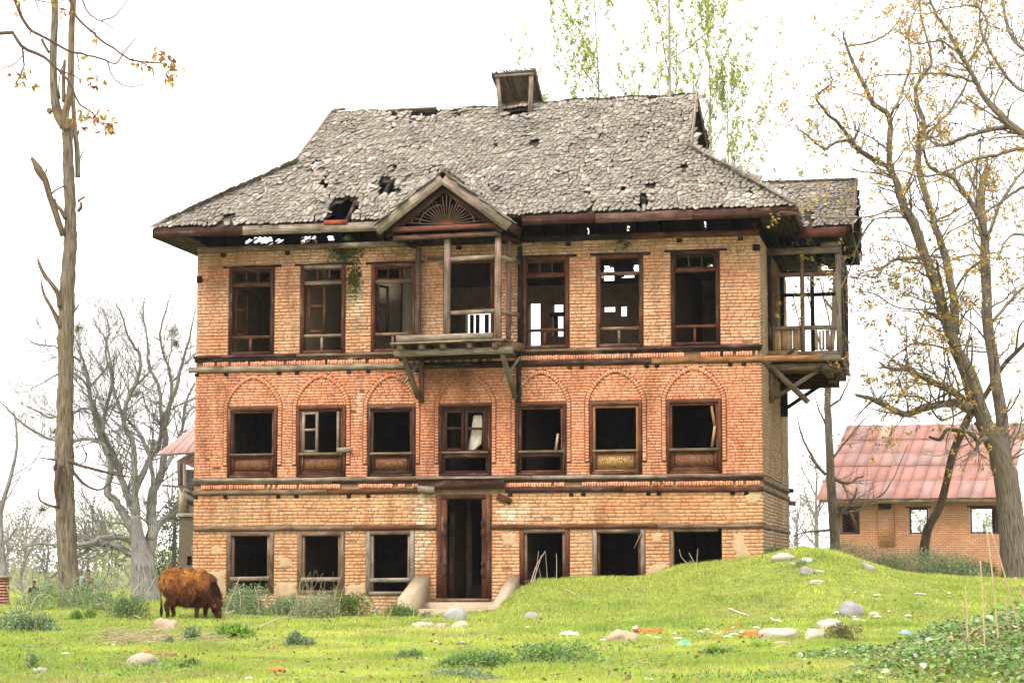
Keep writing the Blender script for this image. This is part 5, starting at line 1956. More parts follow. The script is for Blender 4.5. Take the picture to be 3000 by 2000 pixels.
# ---------------------------------------------------------------- branches reaching in from a tree outside the frame, top left
Y = 30
t2 = empty('walnut_tree', base_to_ground(W(-700, 1900, Y), 0))
tag(t2, 'walnut branches with bronze young leaves hanging across the dead trunk', 'tree')
limb(t2, 'trunk', [(-700, 2200), (-690, 1700), (-680, 1000), (-640, 300), (-560, -100)], Y, [60, 50, 45, 35, 25], BARK, sides=10)
BC = (0.17, .10, .085)
WAL = [
    ([(-640, 500), (-300, 250), (0, 98), (60, 135), (130, 170), (170, 205), (205, 245), (228, 300), (262, 325), (300, 365), (335, 393)], [20, 14, 6, 5.5, 5, 4, 3.5, 3, 2.5, 2, 1.5]),
    ([(170, 205), (215, 222), (250, 240)], [3, 2, 1]),
    ([(66, 140), (68, 165), (70, 190), (62, 215), (45, 248)], [3.5, 3, 2.5, 2.5, 2]), ([(66, 165), (40, 190), (5, 202)], [2, 2, 1.5]), ([(62, 218), (80, 235), (105, 262)], [2, 1.5, 1]),
    ([(-600, 100), (-250, -100), (20, -60), (44, 5), (70, 60), (90, 90), (130, 110), (200, 148), (240, 158), (290, 170), (338, 187), (362, 155), (398, 112)], [18, 12, 7, 6, 5, 5, 4.5, 4, 3.5, 3, 2.5, 2, 1.5]),
    ([(315, 182), (330, 225), (360, 248), (390, 255), (428, 246)], [2.5, 2, 2, 1.5, 1.5]), ([(225, 155), (230, 190), (234, 206)], [2, 2, 2]), ([(90, 90), (87, 104)], [3, 2]),
    ([(-500, -150), (-100, -200), (180, -60), (205, 0), (225, 50), (262, 88), (300, 120), (345, 150), (380, 175), (430, 182), (470, 185), (500, 200), (508, 215)], [16, 12, 6, 4.5, 4, 4, 3.5, 3, 3, 2.5, 2, 1.5, 1]),
    ([(225, -40), (245, 10), (265, 45), (295, 62), (335, 85)], [4, 3, 2.5, 2, 1.5]), ([(297, 62), (340, 45), (360, 20), (378, -5)], [2.5, 2, 1.5, 1.2]), ([(278, 60), (278, 85), (300, 103)], [1.5, 1.2, 1]), ([(278, 85), (262, 95)], [2, 1.5]),
    ([(60, -40), (100, -5), (115, 30), (140, 48)], [2.5, 2, 1.5, 1.5]), ([(80, -10), (120, 5), (180, 8)], [2, 2, 1.5]), ([(115, 10), (110, 24)], [1.5, 1]),
]
for pts, rd in WAL:
    limb(t2, 'branch', pts, Y, rd, BC, wob=0.008, sides=6, rough=.12, sub=3)
m = MB(); st_ = MB()
LC = [(0.42, 0.15, 0.05), (0.50, 0.28, 0.06), (0.42, 0.36, 0.06), (0.36, 0.11, 0.06), (0.46, 0.33, 0.06)]
for (cx, cy, n, sp_, dr_) in ((500, 195, 16, 18, 1.6), (480, 170, 12, 14, 1.2), (440, 185, 10, 14, 1.0), (405, 185, 9, 13, .8), (495, 225, 12, 12, 2.2), (460, 155, 7, 10, 1.),
                          (265, 230, 12, 18, .8), (290, 225, 5, 10, .6), (250, 330, 12, 18, .6), (290, 345, 12, 16, .8), (325, 370, 16, 16, 1.4), (230, 345, 8, 12, .8), (240, 370, 6, 8, 1.5),
                          (60, 230, 8, 12, .6), (95, 250, 7, 10, .6), (45, 245, 4, 6, .5), (80, 220, 5, 12, .2), (195, 30, 8, 10, 2.), (48, 5, 5, 8, .5), (48, 35, 4, 5, 1.5), (235, 165, 3, 3, 2.), (165, 10, 6, 10, .5), (278, 115, 3, 4, .6)):
    for k in range(n):
        c = W(cx + random.gauss(0, sp_), cy + random.gauss(0, sp_ * .7), Y + random.uniform(-.08, .08))
        # a compound leaf: a stalk and three to five narrow leaflets
        d = Vector((random.gauss(0, 1), random.gauss(0, .6), random.gauss(0, 1) - dr_)).normalized()
        col_ = np.array(random.choice(LC)) * random.uniform(.7, 1.3)
        st_.tube([c - d * .08, c], [.0018, .0015], 3, (0.25, .10, .05), cap=False)
        for q in range(random.randint(2, 4)):
            e = (d + rand_perp(d) * random.uniform(.2, .9)).normalized()
            s = rand_perp(e); L = random.uniform(.06, .13)
            m.add([c, c + e * L * .45 + s * L * .17, c + e * L, c + e * L * .45 - s * L * .17], [[0, 1, 2, 3]], col_)
put(m, 'foliage', t2, M['leaf'], kind='stuff'); put(st_, 'leaf_stalks', t2, M['bark'], kind='stuff')

# ---------------------------------------------------------------- big bare tree behind the dead trunk
def bare_tree(root, trunk, limbs, Y, col, count, L, lvl, shallow=1.0, seed=0, tw_sides=3, kids=(3, 5), trunk_rough=.06, up=.12):
    random.seed(seed)
    tips = []
    tw = MB()
    for nm, (pts, rd) in [('trunk', trunk)] + [('branch', l) for l in limbs]:
        pts2 = []
        dy = random.uniform(-1, 1) * shallow
        for i, q in enumerate(pts):
            pts2.append((q[0], q[1], (q[2] if len(q) > 2 else dy * (i / max(1, len(pts) - 1)) * 1.6)))
        rd = [q * (.80 if nm == 'branch' else .94) for q in rd]
        P, rad, o = limb(root, nm, pts2, Y, rd, col, wob=0.0 if nm == 'trunk' else 0.02, sides=12 if nm == 'trunk' else 7, rough=trunk_rough, sub=4)
        if nm == 'branch': side_growth(tw, P, rad, count, L, lvl, tips, col, kids=kids, up=up)
    put(tw, 'twigs', root, M['bark'], kind='stuff')
    return tips


Y = 64
t3 = empty('bare_tree', base_to_ground(W(420, 1745, Y), 0))
tag(t3, 'large bare grey spreading tree with forked trunk behind the grazing cow', 'tree')
GB3 = (0.29, .27, .255)
tips3 = bare_tree(t3, ([(430, 1800), (427, 1745), (424, 1700), (420, 1650), (410, 1610), (402, 1560), (396, 1510)], [60, 47, 41, 38, 27, 20, 15]), [
    ([(418, 1648), (392, 1557), (372, 1521), (340, 1470), (315, 1436), (327, 1364), (300, 1290), (285, 1248), (272, 1190), (260, 1139), (245, 1060), (218, 982)], [24, 20, 16, 14, 13, 12, 11, 10, 8, 7, 5, 2]),
    ([(405, 1560), (394, 1497), (370, 1440), (357, 1406), (339, 1345), (303, 1273), (280, 1200), (267, 1176), (255, 1091), (225, 1020)], [16, 14, 13, 12, 11, 9, 8, 7, 5, 2]),
    ([(402, 1540), (396, 1450), (394, 1406), (394, 1315), (372, 1260), (364, 1236), (376, 1164), (400, 1121), (412, 1054), (390, 1010), (376, 982), (357, 921), (340, 890)], [17, 14, 12, 10, 10, 9, 8, 8, 6, 5, 4, 3, 2]),
    ([(428, 1700), (434, 1630), (448, 1557), (444, 1500), (450, 1440), (475, 1376), (485, 1300), (485, 1224), (515, 1139), (535, 1060), (555, 990), (575, 900)], [30, 27, 22, 20, 17, 14, 12, 10, 8, 6, 4, 2]),
    ([(440, 1580), (465, 1535), (490, 1515), (521, 1491), (560, 1470), (620, 1440)], [16, 13, 11, 9, 8, 5]),
    ([(405, 1630), (388, 1625), (350, 1602), (327, 1595), (300, 1592), (267, 1594), (245, 1618), (200, 1650), (150, 1690), (128, 1685)], [14, 13, 12, 12, 11, 10, 7, 6, 4, 2]),
    ([(392, 1590), (350, 1573), (315, 1573), (290, 1575), (267, 1590), (190, 1600), (110, 1590), (60, 1612), (20, 1600)], [12, 10, 10, 9, 8, 6, 5, 3, 1]),
    ([(396, 1440), (424, 1382), (440, 1340), (465, 1310), (473, 1224), (467, 1139), (450, 1100), (436, 1073), (430, 982), (418, 909), (425, 870)], [12, 10, 10, 9, 8, 7, 6, 5, 4, 3, 1]),
    ([(320, 1330), (300, 1300), (255, 1285), (206, 1291), (160, 1290), (121, 1273), (60, 1236), (18, 1194), (-20, 1160)], [9, 8, 7, 6, 5, 5, 4, 3, 1]),
    ([(275, 1200), (250, 1195), (206, 1210), (150, 1222), (100, 1200), (60, 1180)], [6, 5, 4, 4, 3, 1]),
    ([(262, 1140), (235, 1105), (200, 1090), (160, 1100), (110, 1130), (70, 1150)], [5, 4, 4, 3, 2, 1]),
    ([(235, 1060), (200, 1035), (160, 1015), (110, 1010), (70, 985)], [5, 4, 3, 3, 1]),
    ([(480, 1260), (500, 1180), (500, 1100), (480, 1040), (470, 980), (488, 900), (500, 860)], [8, 7, 6, 5, 4, 3, 1]),
    ([(485, 1370), (510, 1320), (535, 1250), (545, 1180), (570, 1120)], [9, 8, 6, 5, 3]),
    ([(300, 1270), (310, 1200), (330, 1130), (325, 1060), (300, 980), (265, 935)], [7, 6, 5, 5, 3, 1]),
    ([(364, 1236), (350, 1190), (330, 1120), (310, 1030), (320, 960), (300, 900)], [7, 6, 5, 4, 3, 1]),
    ([(450, 1420), (440, 1350), (420, 1290), (385, 1240), (350, 1210), (310, 1190)], [9, 8, 7, 6, 4, 2]),
], Y, GB3, 25, 2.0, 2, shallow=2.0, seed=11, kids=(4, 6))
# a few mistletoe balls
for (cx, cy, r_) in ((508, 970, .22), (228, 962, .18), (516, 1005, .16), (400, 1150, .15), (160, 1265, .22), (448, 1298, .2), (125, 1490, .22)):
    m = MB(); c = W(cx, cy, Y + random.uniform(-1, 1))
    for k in range(70):
        d = Vector(RNG.normal(0, 1, 3)).normalized()
        m.tube([c, c + d * r_ * .5, c + d * r_ + Vector((0, 0, -.03))], [.006, .004, .002], 3, (0.2, .2, .06), cap=False)
    leaf_cards(m, [c + Vector(RNG.normal(0, 1, 3)).normalized() * r_ * random.uniform(.4, 1) for _ in range(150)], .06, [(0.22, .24, .05), (.26, .25, .08)], .02, 1)
    put(m, 'mistletoe', t3, M['leaf'])

# ---------------------------------------------------------------- the big budding tree on the right
Y = 45
t4 = empty('budding_tree', base_to_ground(W(2985, 1700, Y), 0))
tag(t4, 'big gnarled tree with orange yellow buds and mossy trunk at the right of the photo', 'tree')
BK4 = (0.22, .18, .14)
random.seed(5)
RL = [
    ('trunk', [(3000, 1790), (2988, 1700), (2975, 1600), (2965, 1533), (2950, 1440), (2930, 1341), (2905, 1280), (2875, 1226)], [62, 50, 46, 40, 34, 30, 28, 25], 0),
    ('branch', [(2890, 1250), (2873, 1203), (2837, 1091), (2802, 1024), (2779, 957), (2757, 886), (2730, 801), (2703, 729), (2677, 658), (2650, 609), (2623, 528), (2606, 471), (2606, 344), (2560, 304), (2525, 235), (2480, 138), (2470, 90)],
     [24, 22, 20, 18, 17, 16, 15, 15, 14, 13, 10, 9, 8, 7.5, 6, 4, 2], -.8),
    ('branch', [(2800, 980), (2793, 868), (2779, 801), (2766, 743), (2744, 676), (2726, 618), (2692, 488), (2695, 402), (2709, 367), (2680, 270), (2709, 218), (2730, 170), (2700, 60), (2690, -30)],
     [14, 13, 12, 12, 11, 11, 10, 9, 8, 6, 5, 4, 3, 2], .8),
    ('branch', [(2968, 1480), (2962, 1400), (2945, 1341), (2935, 1226), (2912, 1069), (2895, 950), (2889, 800), (2885, 700), (2876, 620), (2880, 540), (2893, 488)], [26, 24, 21, 19, 17, 17, 16, 14, 13, 11, 7], 1.2),
    ('branch', [(2886, 690), (2875, 650), (2858, 620), (2815, 552), (2784, 517), (2740, 500), (2715, 476), (2708, 440)], [9, 9, 9, 8, 7, 6, 5, 3], -.4),
    ('branch', [(2850, 1180), (2829, 1194), (2802, 1180), (2748, 1185), (2686, 1203), (2650, 1212), (2596, 1189), (2556, 1169), (2507, 1156)], [14, 14, 12, 10, 10, 9, 8, 7, 4], -1.2),
    ('branch', [(2835, 1190), (2811, 1160), (2779, 1140), (2712, 1109), (2659, 1080), (2614, 1082), (2574, 1060)], [12, 12, 11, 8, 8, 5, 2], -1.6),
    ('branch', [(2655, 1082), (2656, 1065), (2650, 1048)], [5, 4, 2], -1.5),
    ('branch', [(2845, 1200), (2826, 1113), (2800, 1030), (2775, 960), (2766, 870), (2750, 800), (2742, 760)], [9, 9, 9, 8, 5, 4, 3], -1.5),
    ('branch', [(2790, 1024), (2686, 1006), (2632, 1037), (2580, 1080)], [3, 3, 2, 1], -1.6),
    ('branch', [(2770, 950), (2757, 935), (2730, 920), (2706, 910)], [7, 6, 5, 5], -1.0),
    ('branch', [(2720, 752), (2708, 752), (2632, 758), (2592, 779), (2565, 810), (2525, 808)], [6, 6, 5, 4, 3, 2], -1.4),
    ('branch', [(2606, 500), (2594, 482), (2540, 455), (2503, 425), (2457, 362), (2420, 330), (2391, 287), (2415, 262), (2437, 241), (2428, 207)], [8, 8, 7, 7, 5, 4, 3, 2, 2, 1], -1.8),
    ('branch', [(2503, 425), (2480, 413), (2440, 420), (2416, 436), (2390, 420), (2365, 396), (2345, 385), (2327, 367)], [5, 5, 4, 4, 3, 3, 2, 1.5], -2.),
    ('branch', [(2900, 1280), (2870, 1290), (2850, 1275), (2830, 1262)], [8, 7, 6, 5], -1),
    ('branch', [(2606, 344), (2640, 280), (2670, 180), (2660, 90), (2700, 0)], [5, 4, 3, 2, 1], .5),
    ('branch', [(2480, 138), (2560, 120), (2620, 80), (2650, 20)], [3, 3, 2, 1], .5),
    ('branch', [(2700, 402), (2760, 350), (2800, 300), (2840, 220), (2860, 120), (2900, 30)], [5, 4, 4, 3, 2, 1], .8),
    ('branch', [(2880, 760), (2830, 800), (2790, 860), (2740, 890), (2680, 870), (2620, 860)], [5, 4, 3, 3, 2, 1], 1),
    ('branch', [(2910, 940), (2960, 880), (3000, 840), (3060, 800)], [5, 5, 4, 3], .6),
    ('branch', [(2890, 700), (2930, 600), (2980, 520), (3040, 470)], [6, 5, 4, 3], .6),
    ('branch', [(2840, 1190), (2760, 1230), (2700, 1165), (2600, 1160), (2540, 1190), (2480, 1240)], [4, 3, 3, 2, 2, 1], -1.4),
    ('branch', [(2560, 640), (2520, 700), (2500, 760), (2470, 830), (2430, 900)], [3, 3, 2, 2, 1], -1.4),
    ('branch', [(2770, 900), (2640, 905), (2560, 860), (2500, 850)], [3, 2, 2, 1], -1),
]
tw = MB(); lp = []; tips4 = []
for nm, pts, rd, dy in RL:
    n_ = len(pts)
    p2 = [(q[0], q[1], dy * i / (n_ - 1) * 2) for i, q in enumerate(pts)]
    P, rad, o = limb(t4, nm, p2, Y, rd, BK4, wob=0 if nm == 'trunk' else .015, sides=14 if nm == 'trunk' else 8, rough=.07)
    if nm == 'branch':
        L_ = sum((P[i + 1] - P[i]).length for i in range(len(P) - 1))
        side_growth(tw, P, rad, int(4 + L_ * 5.0), 1.35, 2, tips4, (0.23, .185, .14), leafpts=None, kids=(2, 4), up=.06, gnarl=.38, seglen=.2)
m = MB()
LY = [(0.50, 0.30, 0.06), (0.44, 0.34, 0.08), (0.55, 0.24, 0.07), (0.42, 0.40, 0.10)]
sel = [t[0] for t in tips4 if random.random() < .18]
leaf_cards(m, sel, .08, LY, .03, 8, .4, .5)
clu = [W(x, y, Y + dy) for (x, y, dy) in ((2270, 640, -6.2), (2262, 655, -6.2), (2380, 590, -6.4), (2395, 580, -6.4), (2350, 600, -6.4), (2470, 590, -5), (2480, 600, -5), (2500, 545, -4), (2495, 560, -4), (2420, 580, -6), (2370, 605, -6), (2445, 625, -5),
       (2730, 610, -1), (2720, 620, -1), (2650, 740, -1), (2752, 715, -1), (2580, 730, -2), (2600, 725, -2), (2780, 800, -1), (2510, 830, -2), (2525, 825, -2), (2500, 100, 0), (2530, 95, 0), (2447, 110, 0), (2440, 90, 0), (2390, 155, 0), (2425, 160, 0),
       (2810, 880, 0), (2850, 900, 0), (2895, 690, 0), (2890, 880, 0), (2900, 950, 0), (2870, 600, 0), (2895, 760, 0), (2650, 300, 0))]
for c in clu: leaf_cards(m, [c], .075, LY, .05, 10, .4, .5)
# reach of a thin shoot over the side balcony roof
limb(t4, 'branch', [(2640, 600, -3), (2560, 632, -4), (2480, 638, -5), (2400, 635, -6), (2300, 620, -6.3), (2275, 630, -6.3)], Y, [3, 2.5, 2, 1.5, 1.2, 1], (0.24, .19, .13), sides=5)
limb(t4, 'branch', [(2480, 638, -5), (2470, 610, -5.2), (2430, 580, -6), (2380, 592, -6.2), (2330, 612, -6.3)], Y, [2, 1.6, 1.5, 1.2, 1], (0.24, .19, .13), sides=5)
put(tw, 'twigs', t4, M['bark'], kind='stuff')
put(m, 'foliage', t4, M['leaf'], kind='stuff')
m = MB()
for (x, y) in ((2710, 375), (2765, 375), (2730, 690), (2690, 400), (2765, 130), (2770, 135), (2855, 870), (2880, 395), (2790, 365), (2760, 120)):
    c = W(x, y, Y - 1)
    leaf_cards(m, [c], .14, [(0.10, .035, .025), (.15, .05, .03)], .06, 7, 1.5, .35)
put(m, 'dead_leaves', t4, M['leaf'], kind='stuff')

# ---------------------------------------------------------------- limbs of a second tree further right
Y = 41
t5 = empty('walnut_tree', base_to_ground(W(3260, 1760, Y), 0))
tag(t5, 'bare limbs with small yellow leaves entering from the top right corner', 'tree')
random.seed(9)
tw = MB(); tips5 = []
for nm, pts, rd in (('trunk', [(3260, 1900), (3250, 1600), (3230, 1200), (3190, 800), (3120, 520)], [60, 50, 42, 34, 24]),
                    ('branch', [(3150, 600), (3080, 450), (3000, 396), (2950, 356), (2881, 281), (2853, 224), (2812, 155), (2767, 75), (2738, 34), (2700, -60)], [16, 14, 12, 12, 8, 7, 6, 5, 4, 2]),
                    ('branch', [(2965, 375), (2939, 373), (2880, 385), (2824, 402), (2790, 420), (2749, 425), (2725, 410), (2715, 396)], [9, 8, 7, 6, 6, 5, 3, 2]),
                    ('branch', [(3120, 480), (3000, 436), (2920, 455), (2858, 465), (2780, 500), (2700, 517), (2640, 500), (2560, 500)], [7, 6, 5, 5, 4, 3, 2, 1]),
                    ('branch', [(3160, 700), (3060, 590), (3000, 550), (2950, 580), (2890, 620), (2800, 670), (2740, 700)], [8, 6, 5, 4, 3, 2, 1]),
                    ('branch', [(2881, 281), (2850, 240), (2780, 220), (2700, 216), (2600, 220), (2520, 235)], [5, 4, 4, 3, 2, 1]),
                    ('branch', [(3100, 200), (3020, 160), (2960, 100), (2940, 20), (2930, -60)], [8, 7, 6, 4, 3]),
                    ('branch', [(3100, 300), (3020, 270), (2970, 250), (2900, 150), (2870, 60), (2890, -30)], [7, 6, 5, 4, 3, 2]),
                    ('branch', [(2812, 155), (2750, 120), (2690, 130), (2640, 100)], [4, 3, 2, 1]),
                    ('branch', [(2830, 190), (2880, 120), (2890, 60), (2860, 20), (2800, 20), (2720, 40), (2660, 40)], [4, 4, 3, 3, 2, 2, 1]),
                    ('branch', [(3180, 900), (3080, 760), (3000, 690), (2950, 700), (2920, 760)], [6, 5, 4, 3, 2])):
    n_ = len(pts)
    dy = random.uniform(-1, 1)
    p2 = [(q[0], q[1], dy * i / (n_ - 1) * 2) for i, q in enumerate(pts)]
    P, rad, o = limb(t5, nm, p2, Y, rd, BK4, wob=.012, sides=8, rough=.07)
    if nm == 'branch':
        L_ = sum((P[i + 1] - P[i]).length for i in range(len(P) - 1))
        side_growth(tw, P, rad, int(4 + L_ * 5), 1.2, 2, tips5, (0.23, .185, .14), kids=(2, 4), up=.05, gnarl=.4, seglen=.2)
put(tw, 'twigs', t5, M['bark'], kind='stuff')
m = MB(); leaf_cards(m, [t[0] for t in tips5 if random.random() < .28], .075, LY, .03, 7, .4, .5)
put(m, 'foliage', t5, M['leaf'], kind='stuff')

# leaning thin trunk
Y = 47.5
t6 = empty('leaning_tree', base_to_ground(W(2706, 1650, Y), 0))
tag(t6, 'thin leaning dark trunk crossing in front of the red roofed brick building', 'tree')
P6, r6, _o = limb(t6, 'trunk', [(2704, 1700), (2706, 1640), (2717, 1552), (2752, 1487), (2771, 1418), (2794, 1322), (2836, 1226), (2862, 1190), (2889, 1154), (2940, 1070), (3000, 1008), (3050, 940)],
                  Y, [18, 15, 13, 12, 11, 11, 12, 10, 8, 7, 6, 5], (0.115, .085, .06), sides=10)
for pts, rd in (([(2812, 1262), (2775, 1259), (2760, 1280), (2748, 1288), (2721, 1278)], [6, 6, 6, 5, 3]), ([(2950, 1060), (2975, 1030), (2985, 960), (3010, 930)], [4, 4, 3, 2]),
                ([(2840, 1226), (2838, 1130), (2845, 1080), (2848, 1000), (2838, 985)], [4, 3, 3, 3, 2]), ([(2820, 1260), (2850, 1310), (2900, 1350)], [3, 2, 1])):
    limb(t6, 'branch', pts, Y - .1, rd, (0.11, .08, .06), sides=7)

# upright bare tree behind the side balcony
Y = 52.5
t7 = empty('bare_tree', base_to_ground(W(2447, 1609, Y), 0))
tag(t7, 'slim straight bare tree standing behind the side balcony', 'tree')
random.seed(21)
tw = MB(); tips7 = []
for nm, pts, rd in (('trunk', [(2450, 1680), (2447, 1609), (2440, 1500), (2434, 1418), (2430, 1320), (2426, 1226), (2424, 1156), (2432, 1040), (2443, 950), (2444, 896), (2446, 823), (2448, 740), (2452, 650)], [20, 16, 14.5, 13.5, 12, 11, 10, 9, 8.5, 8, 7, 5, 3]),
                    ('branch', [(2419, 1391), (2400, 1370), (2377, 1334), (2360, 1300), (2346, 1265), (2335, 1220)], [5, 5, 4, 3, 3, 1]),
                    ('branch', [(2440, 1395), (2461, 1410), (2491, 1414), (2510, 1400), (2530, 1395)], [6, 5, 4, 3, 2]),
                    ('branch', [(2448, 1535), (2453, 1521), (2465, 1500), (2480, 1487), (2500, 1460), (2510, 1430)], [6, 6, 5, 4, 3, 2]),
                    ('branch', [(2446, 1500), (2500, 1500), (2560, 1465), (2600, 1430), (2640, 1350), (2660, 1300)], [3, 3, 2.5, 2, 1.5, 1]),
                    ('branch', [(2434, 1550), (2400, 1555), (2350, 1560), (2315, 1575)], [4, 3, 2, 1]),
                    ('branch', [(2440, 1340), (2480, 1290), (2520, 1240), (2560, 1200)], [4, 3, 2, 1]),
                    ('branch', [(2430, 1190), (2460, 1170), (2480, 1130), (2500, 1080)], [4, 3, 2, 1]),
                    ('branch', [(2430, 1260), (2410, 1225), (2395, 1190), (2385, 1150)], [4, 3, 2, 1]),
                    ('branch', [(2441, 910), (2430, 895), (2418, 880), (2410, 868)], [4, 4, 3, 2]),
                    ('branch', [(2360, 1060), (2345, 960), (2330, 900), (2320, 830)], [2, 2, 1.5, 1]), ('branch', [(2430, 1100), (2400, 1000), (2375, 900), (2360, 820)], [3, 2.5, 2, 1]),
                    ('branch', [(2440, 1000), (2420, 900), (2400, 820)], [2.5, 2, 1]), ('branch', [(2446, 800), (2470, 700), (2490, 560), (2500, 500)], [3, 2, 1.5, 1]),
                    ('branch', [(2446, 760), (2430, 650), (2420, 560), (2410, 480)], [3, 2, 1.5, 1])):
    P, rad, o = limb(t7, nm, pts, Y, rd, (0.19, .155, .12), wob=.01 if nm != 'trunk' else 0, sides=7, rough=.08)
    if nm == 'branch': side_growth(tw, P, rad, 8, 1.0, 1, tips7, (0.2, .165, .13), kids=(2, 4), up=.25, gnarl=.25)
put(tw, 'twigs', t7, M['bark'], kind='stuff')
m = MB(); leaf_cards(m, [t[0] for t in tips7 if random.random() < .2], .05, LY, .03, 3)
put(m, 'foliage', t7, M['leaf'], kind='stuff')

# ---------------------------------------------------------------- poplars behind the roof
def poplar(px0, pxt, ytop, Y, label, seed, n=26, w=1.0, r0=.16):
    random.seed(seed)
    b = W(px0, 1700, Y); g = gzf(b.x, b.y)
    root = empty('poplar_tree', (b.x, b.y, g)); tag(root, label, 'tree', 'poplars behind the shingle roof')
    top = W(pxt, ytop, Y)
    Ht = top.z - g
    P = smooth_path([Vector((b.x, b.y, g - .2)), Vector((lerp(b.x, top.x, .4), Y, g + Ht * .4)), Vector((lerp(b.x, top.x, .72) + .1, Y, g + Ht * .72)), top], 5)
    rad = np.interp(np.linspace(0, 1, len(P)), [0, 1], [r0, .012])
    m = MB(); m.tube(P, rad, 8, (0.36, .33, .27)); put(m, 'trunk', root, M['bark'], smooth=True)
    tw = MB(); lf = []
    for k in range(n):
        t = random.uniform(.42, .97)
        i = int(t * (len(P) - 1)); p = P[i].lerp(P[min(i + 1, len(P) - 1)], t * (len(P) - 1) - i)
        az = random.uniform(0, 6.28)
        L = Ht * .27 * (1.12 - t) * random.uniform(.7, 1.3) * 1.85
        d = Vector((math.cos(az) * .95 * w, math.sin(az) * .95 * w, .5)).normalized()
        Q = [p]
        for s in range(7):
            d = (d + Vector((0, 0, .26)) + Vector(RNG.normal(0, .06, 3))).normalized()
            Q.append(Q[-1] + d * L / 7)
        rr = np.linspace(max(.010, rad[i] * .35), .004, 8)
        tw.tube(Q, rr * 1.2, 4, (0.22, .2, .16), cap=False)
        for s in range(2, 8):
            for z in range(3):
                dd = (d * .6 + rand_perp(d) * .6 + Vector((0, 0, .3))).normalized()
                Lq = random.uniform(.3, .9)
                q0 = Q[s]
                q1 = q0 + dd * Lq * .5; q2 = q1 + (dd + Vector((0, 0, .5))).normalized() * Lq * .5
                tw.tube([q0, q1, q2], [.008, .006, .004], 3, (0.22, .19, .15), cap=False)
                for u in range(random.randint(2, 5)):
                    lf.append(q0.lerp(q1, random.random()) if random.random() < .5 else q1.lerp(q2, random.random()))
            if random.random() < .8: lf.append(Q[s])
    put(tw, 'twigs', root, M['bark'], kind='stuff')
    m = MB(); leaf_cards(m, lf, .085, [(0.40, .46, .09), (.48, .52, .13), (.34, .41, .07)], .03, 4, .2, .75)
    put(m, 'foliage', root, M['leaf'], kind='stuff')


poplar(1790, 1738, -60, 74, 'slender leafing poplar nearest the roof hood', 31, 34, 1.1, .08)
poplar(1962, 1950, -420, 72, 'tallest leafing poplar with pale straight trunk behind the ridge', 32, 34, 1.1, .11)
poplar(2075, 2075, 30, 78, 'leafing poplar rising beside the open roof gable', 33, 28, .9, .07)
poplar(2120, 2130, 250, 76, 'shortest leafing poplar behind the right roof slope', 34, 26, 1.0, .07)

# ---------------------------------------------------------------- far trees on the left
def far_tree(px0, ytop, Y, w, label, seed, cols, name='willow_tree', dens=1500, trunkc=(0.2, .17, .15), leaf=.6):
    random.seed(seed)
    b = W(px0, 1740, Y); g = gzf(b.x, b.y)
    root = empty(name, (b.x, b.y, g)); tag(root, label, 'tree', 'pale spring trees far across the field')
    top = W(px0, ytop, Y); Ht = top.z - g
    m = MB(); m.tube([(b.x, b.y, g - .3), (b.x + random.uniform(-.5, .5), b.y, g + Ht * .5), (b.x, b.y, g + Ht * .85)], [Ht * .022, Ht * .016, .03], 6, trunkc)
    tips = []
    for k in range(9):
        z = random.uniform(.15, .7) * Ht
        grow(m, (b.x, b.y, g + z), (random.gauss(0, .6), random.gauss(0, .6), 1), Ht * .3, Ht * .009, 2, tips, trunkc, up=.15, kids=(3, 4), seglen=Ht * .06)
    put(m, 'trunk', root, M['bark'])
    pts = []
    cl = [(random.gauss(0, w * .42), random.gauss(0, w * .42), random.uniform(.18, .95) * Ht, random.uniform(.3, .9) * w * .36) for _ in range(16)]
    for k in range(dens):
        c = random.choice(cl)
        pts.append((b.x + c[0] + random.gauss(0, c[3]), b.y + c[1] + random.gauss(0, c[3]), g + max(.3, c[2] + random.gauss(0, c[3]))))
    f = MB(); leaf_cards(f, pts, leaf, cols, .05, 1, .6, .5)
    put(f, 'crown', root, M['leaf'], kind='stuff')


FC = [(0.30, .34, .12), (.34, .36, .16), (.26, .30, .12)]
FD = [(0.24, .22, .16), (.28, .26, .18)]
for i, (x, yt, Yd, w_, lab, cs, de) in enumerate((
    (20, 1500, 370, 7.5, 'hazy grey brown tree at the far left edge', FD, 900), (75, 1465, 430, 8.0, 'tall hazy tree beyond the brick pier', FD, 1000),
    (130, 1510, 330, 6.0, 'hazy leafless thicket tree left of the dead trunk', FD, 800),
    (255, 1480, 400, 7.0, 'pale green willow just right of the dead trunk', FC, 1500), (300, 1440, 480, 7.5, 'tallest pale poplar seen through the bare tree', FC, 1200),
    (345, 1540, 300, 6.0, 'low pale green willow left of the bare tree trunk', FC, 1600), (380, 1480, 450, 6., 'pale narrow tree behind the bare tree trunk', FC, 1100),
    (475, 1600, 260, 4.5, 'small yellow green bush tree between bare tree and outbuilding', FC, 1200),
    (2700, 1480, 320, 6.0, 'pale tree seen through the middle window of the red roofed building', FC, 900), (2890, 1470, 340, 6.5, 'pale tree seen through the right window of the red roofed building', FC, 900),
    (2340, 1440, 390, 6.0, 'faint pale tree in the gap right of the house', FD, 600), (2395, 1340, 450, 7., 'faint tall tree right of the house corner', FD, 700))):
    far_tree(x, yt, Yd, w_, lab, 50 + i, cs, 'willow_tree' if cs is FC else 'thicket_tree', de)

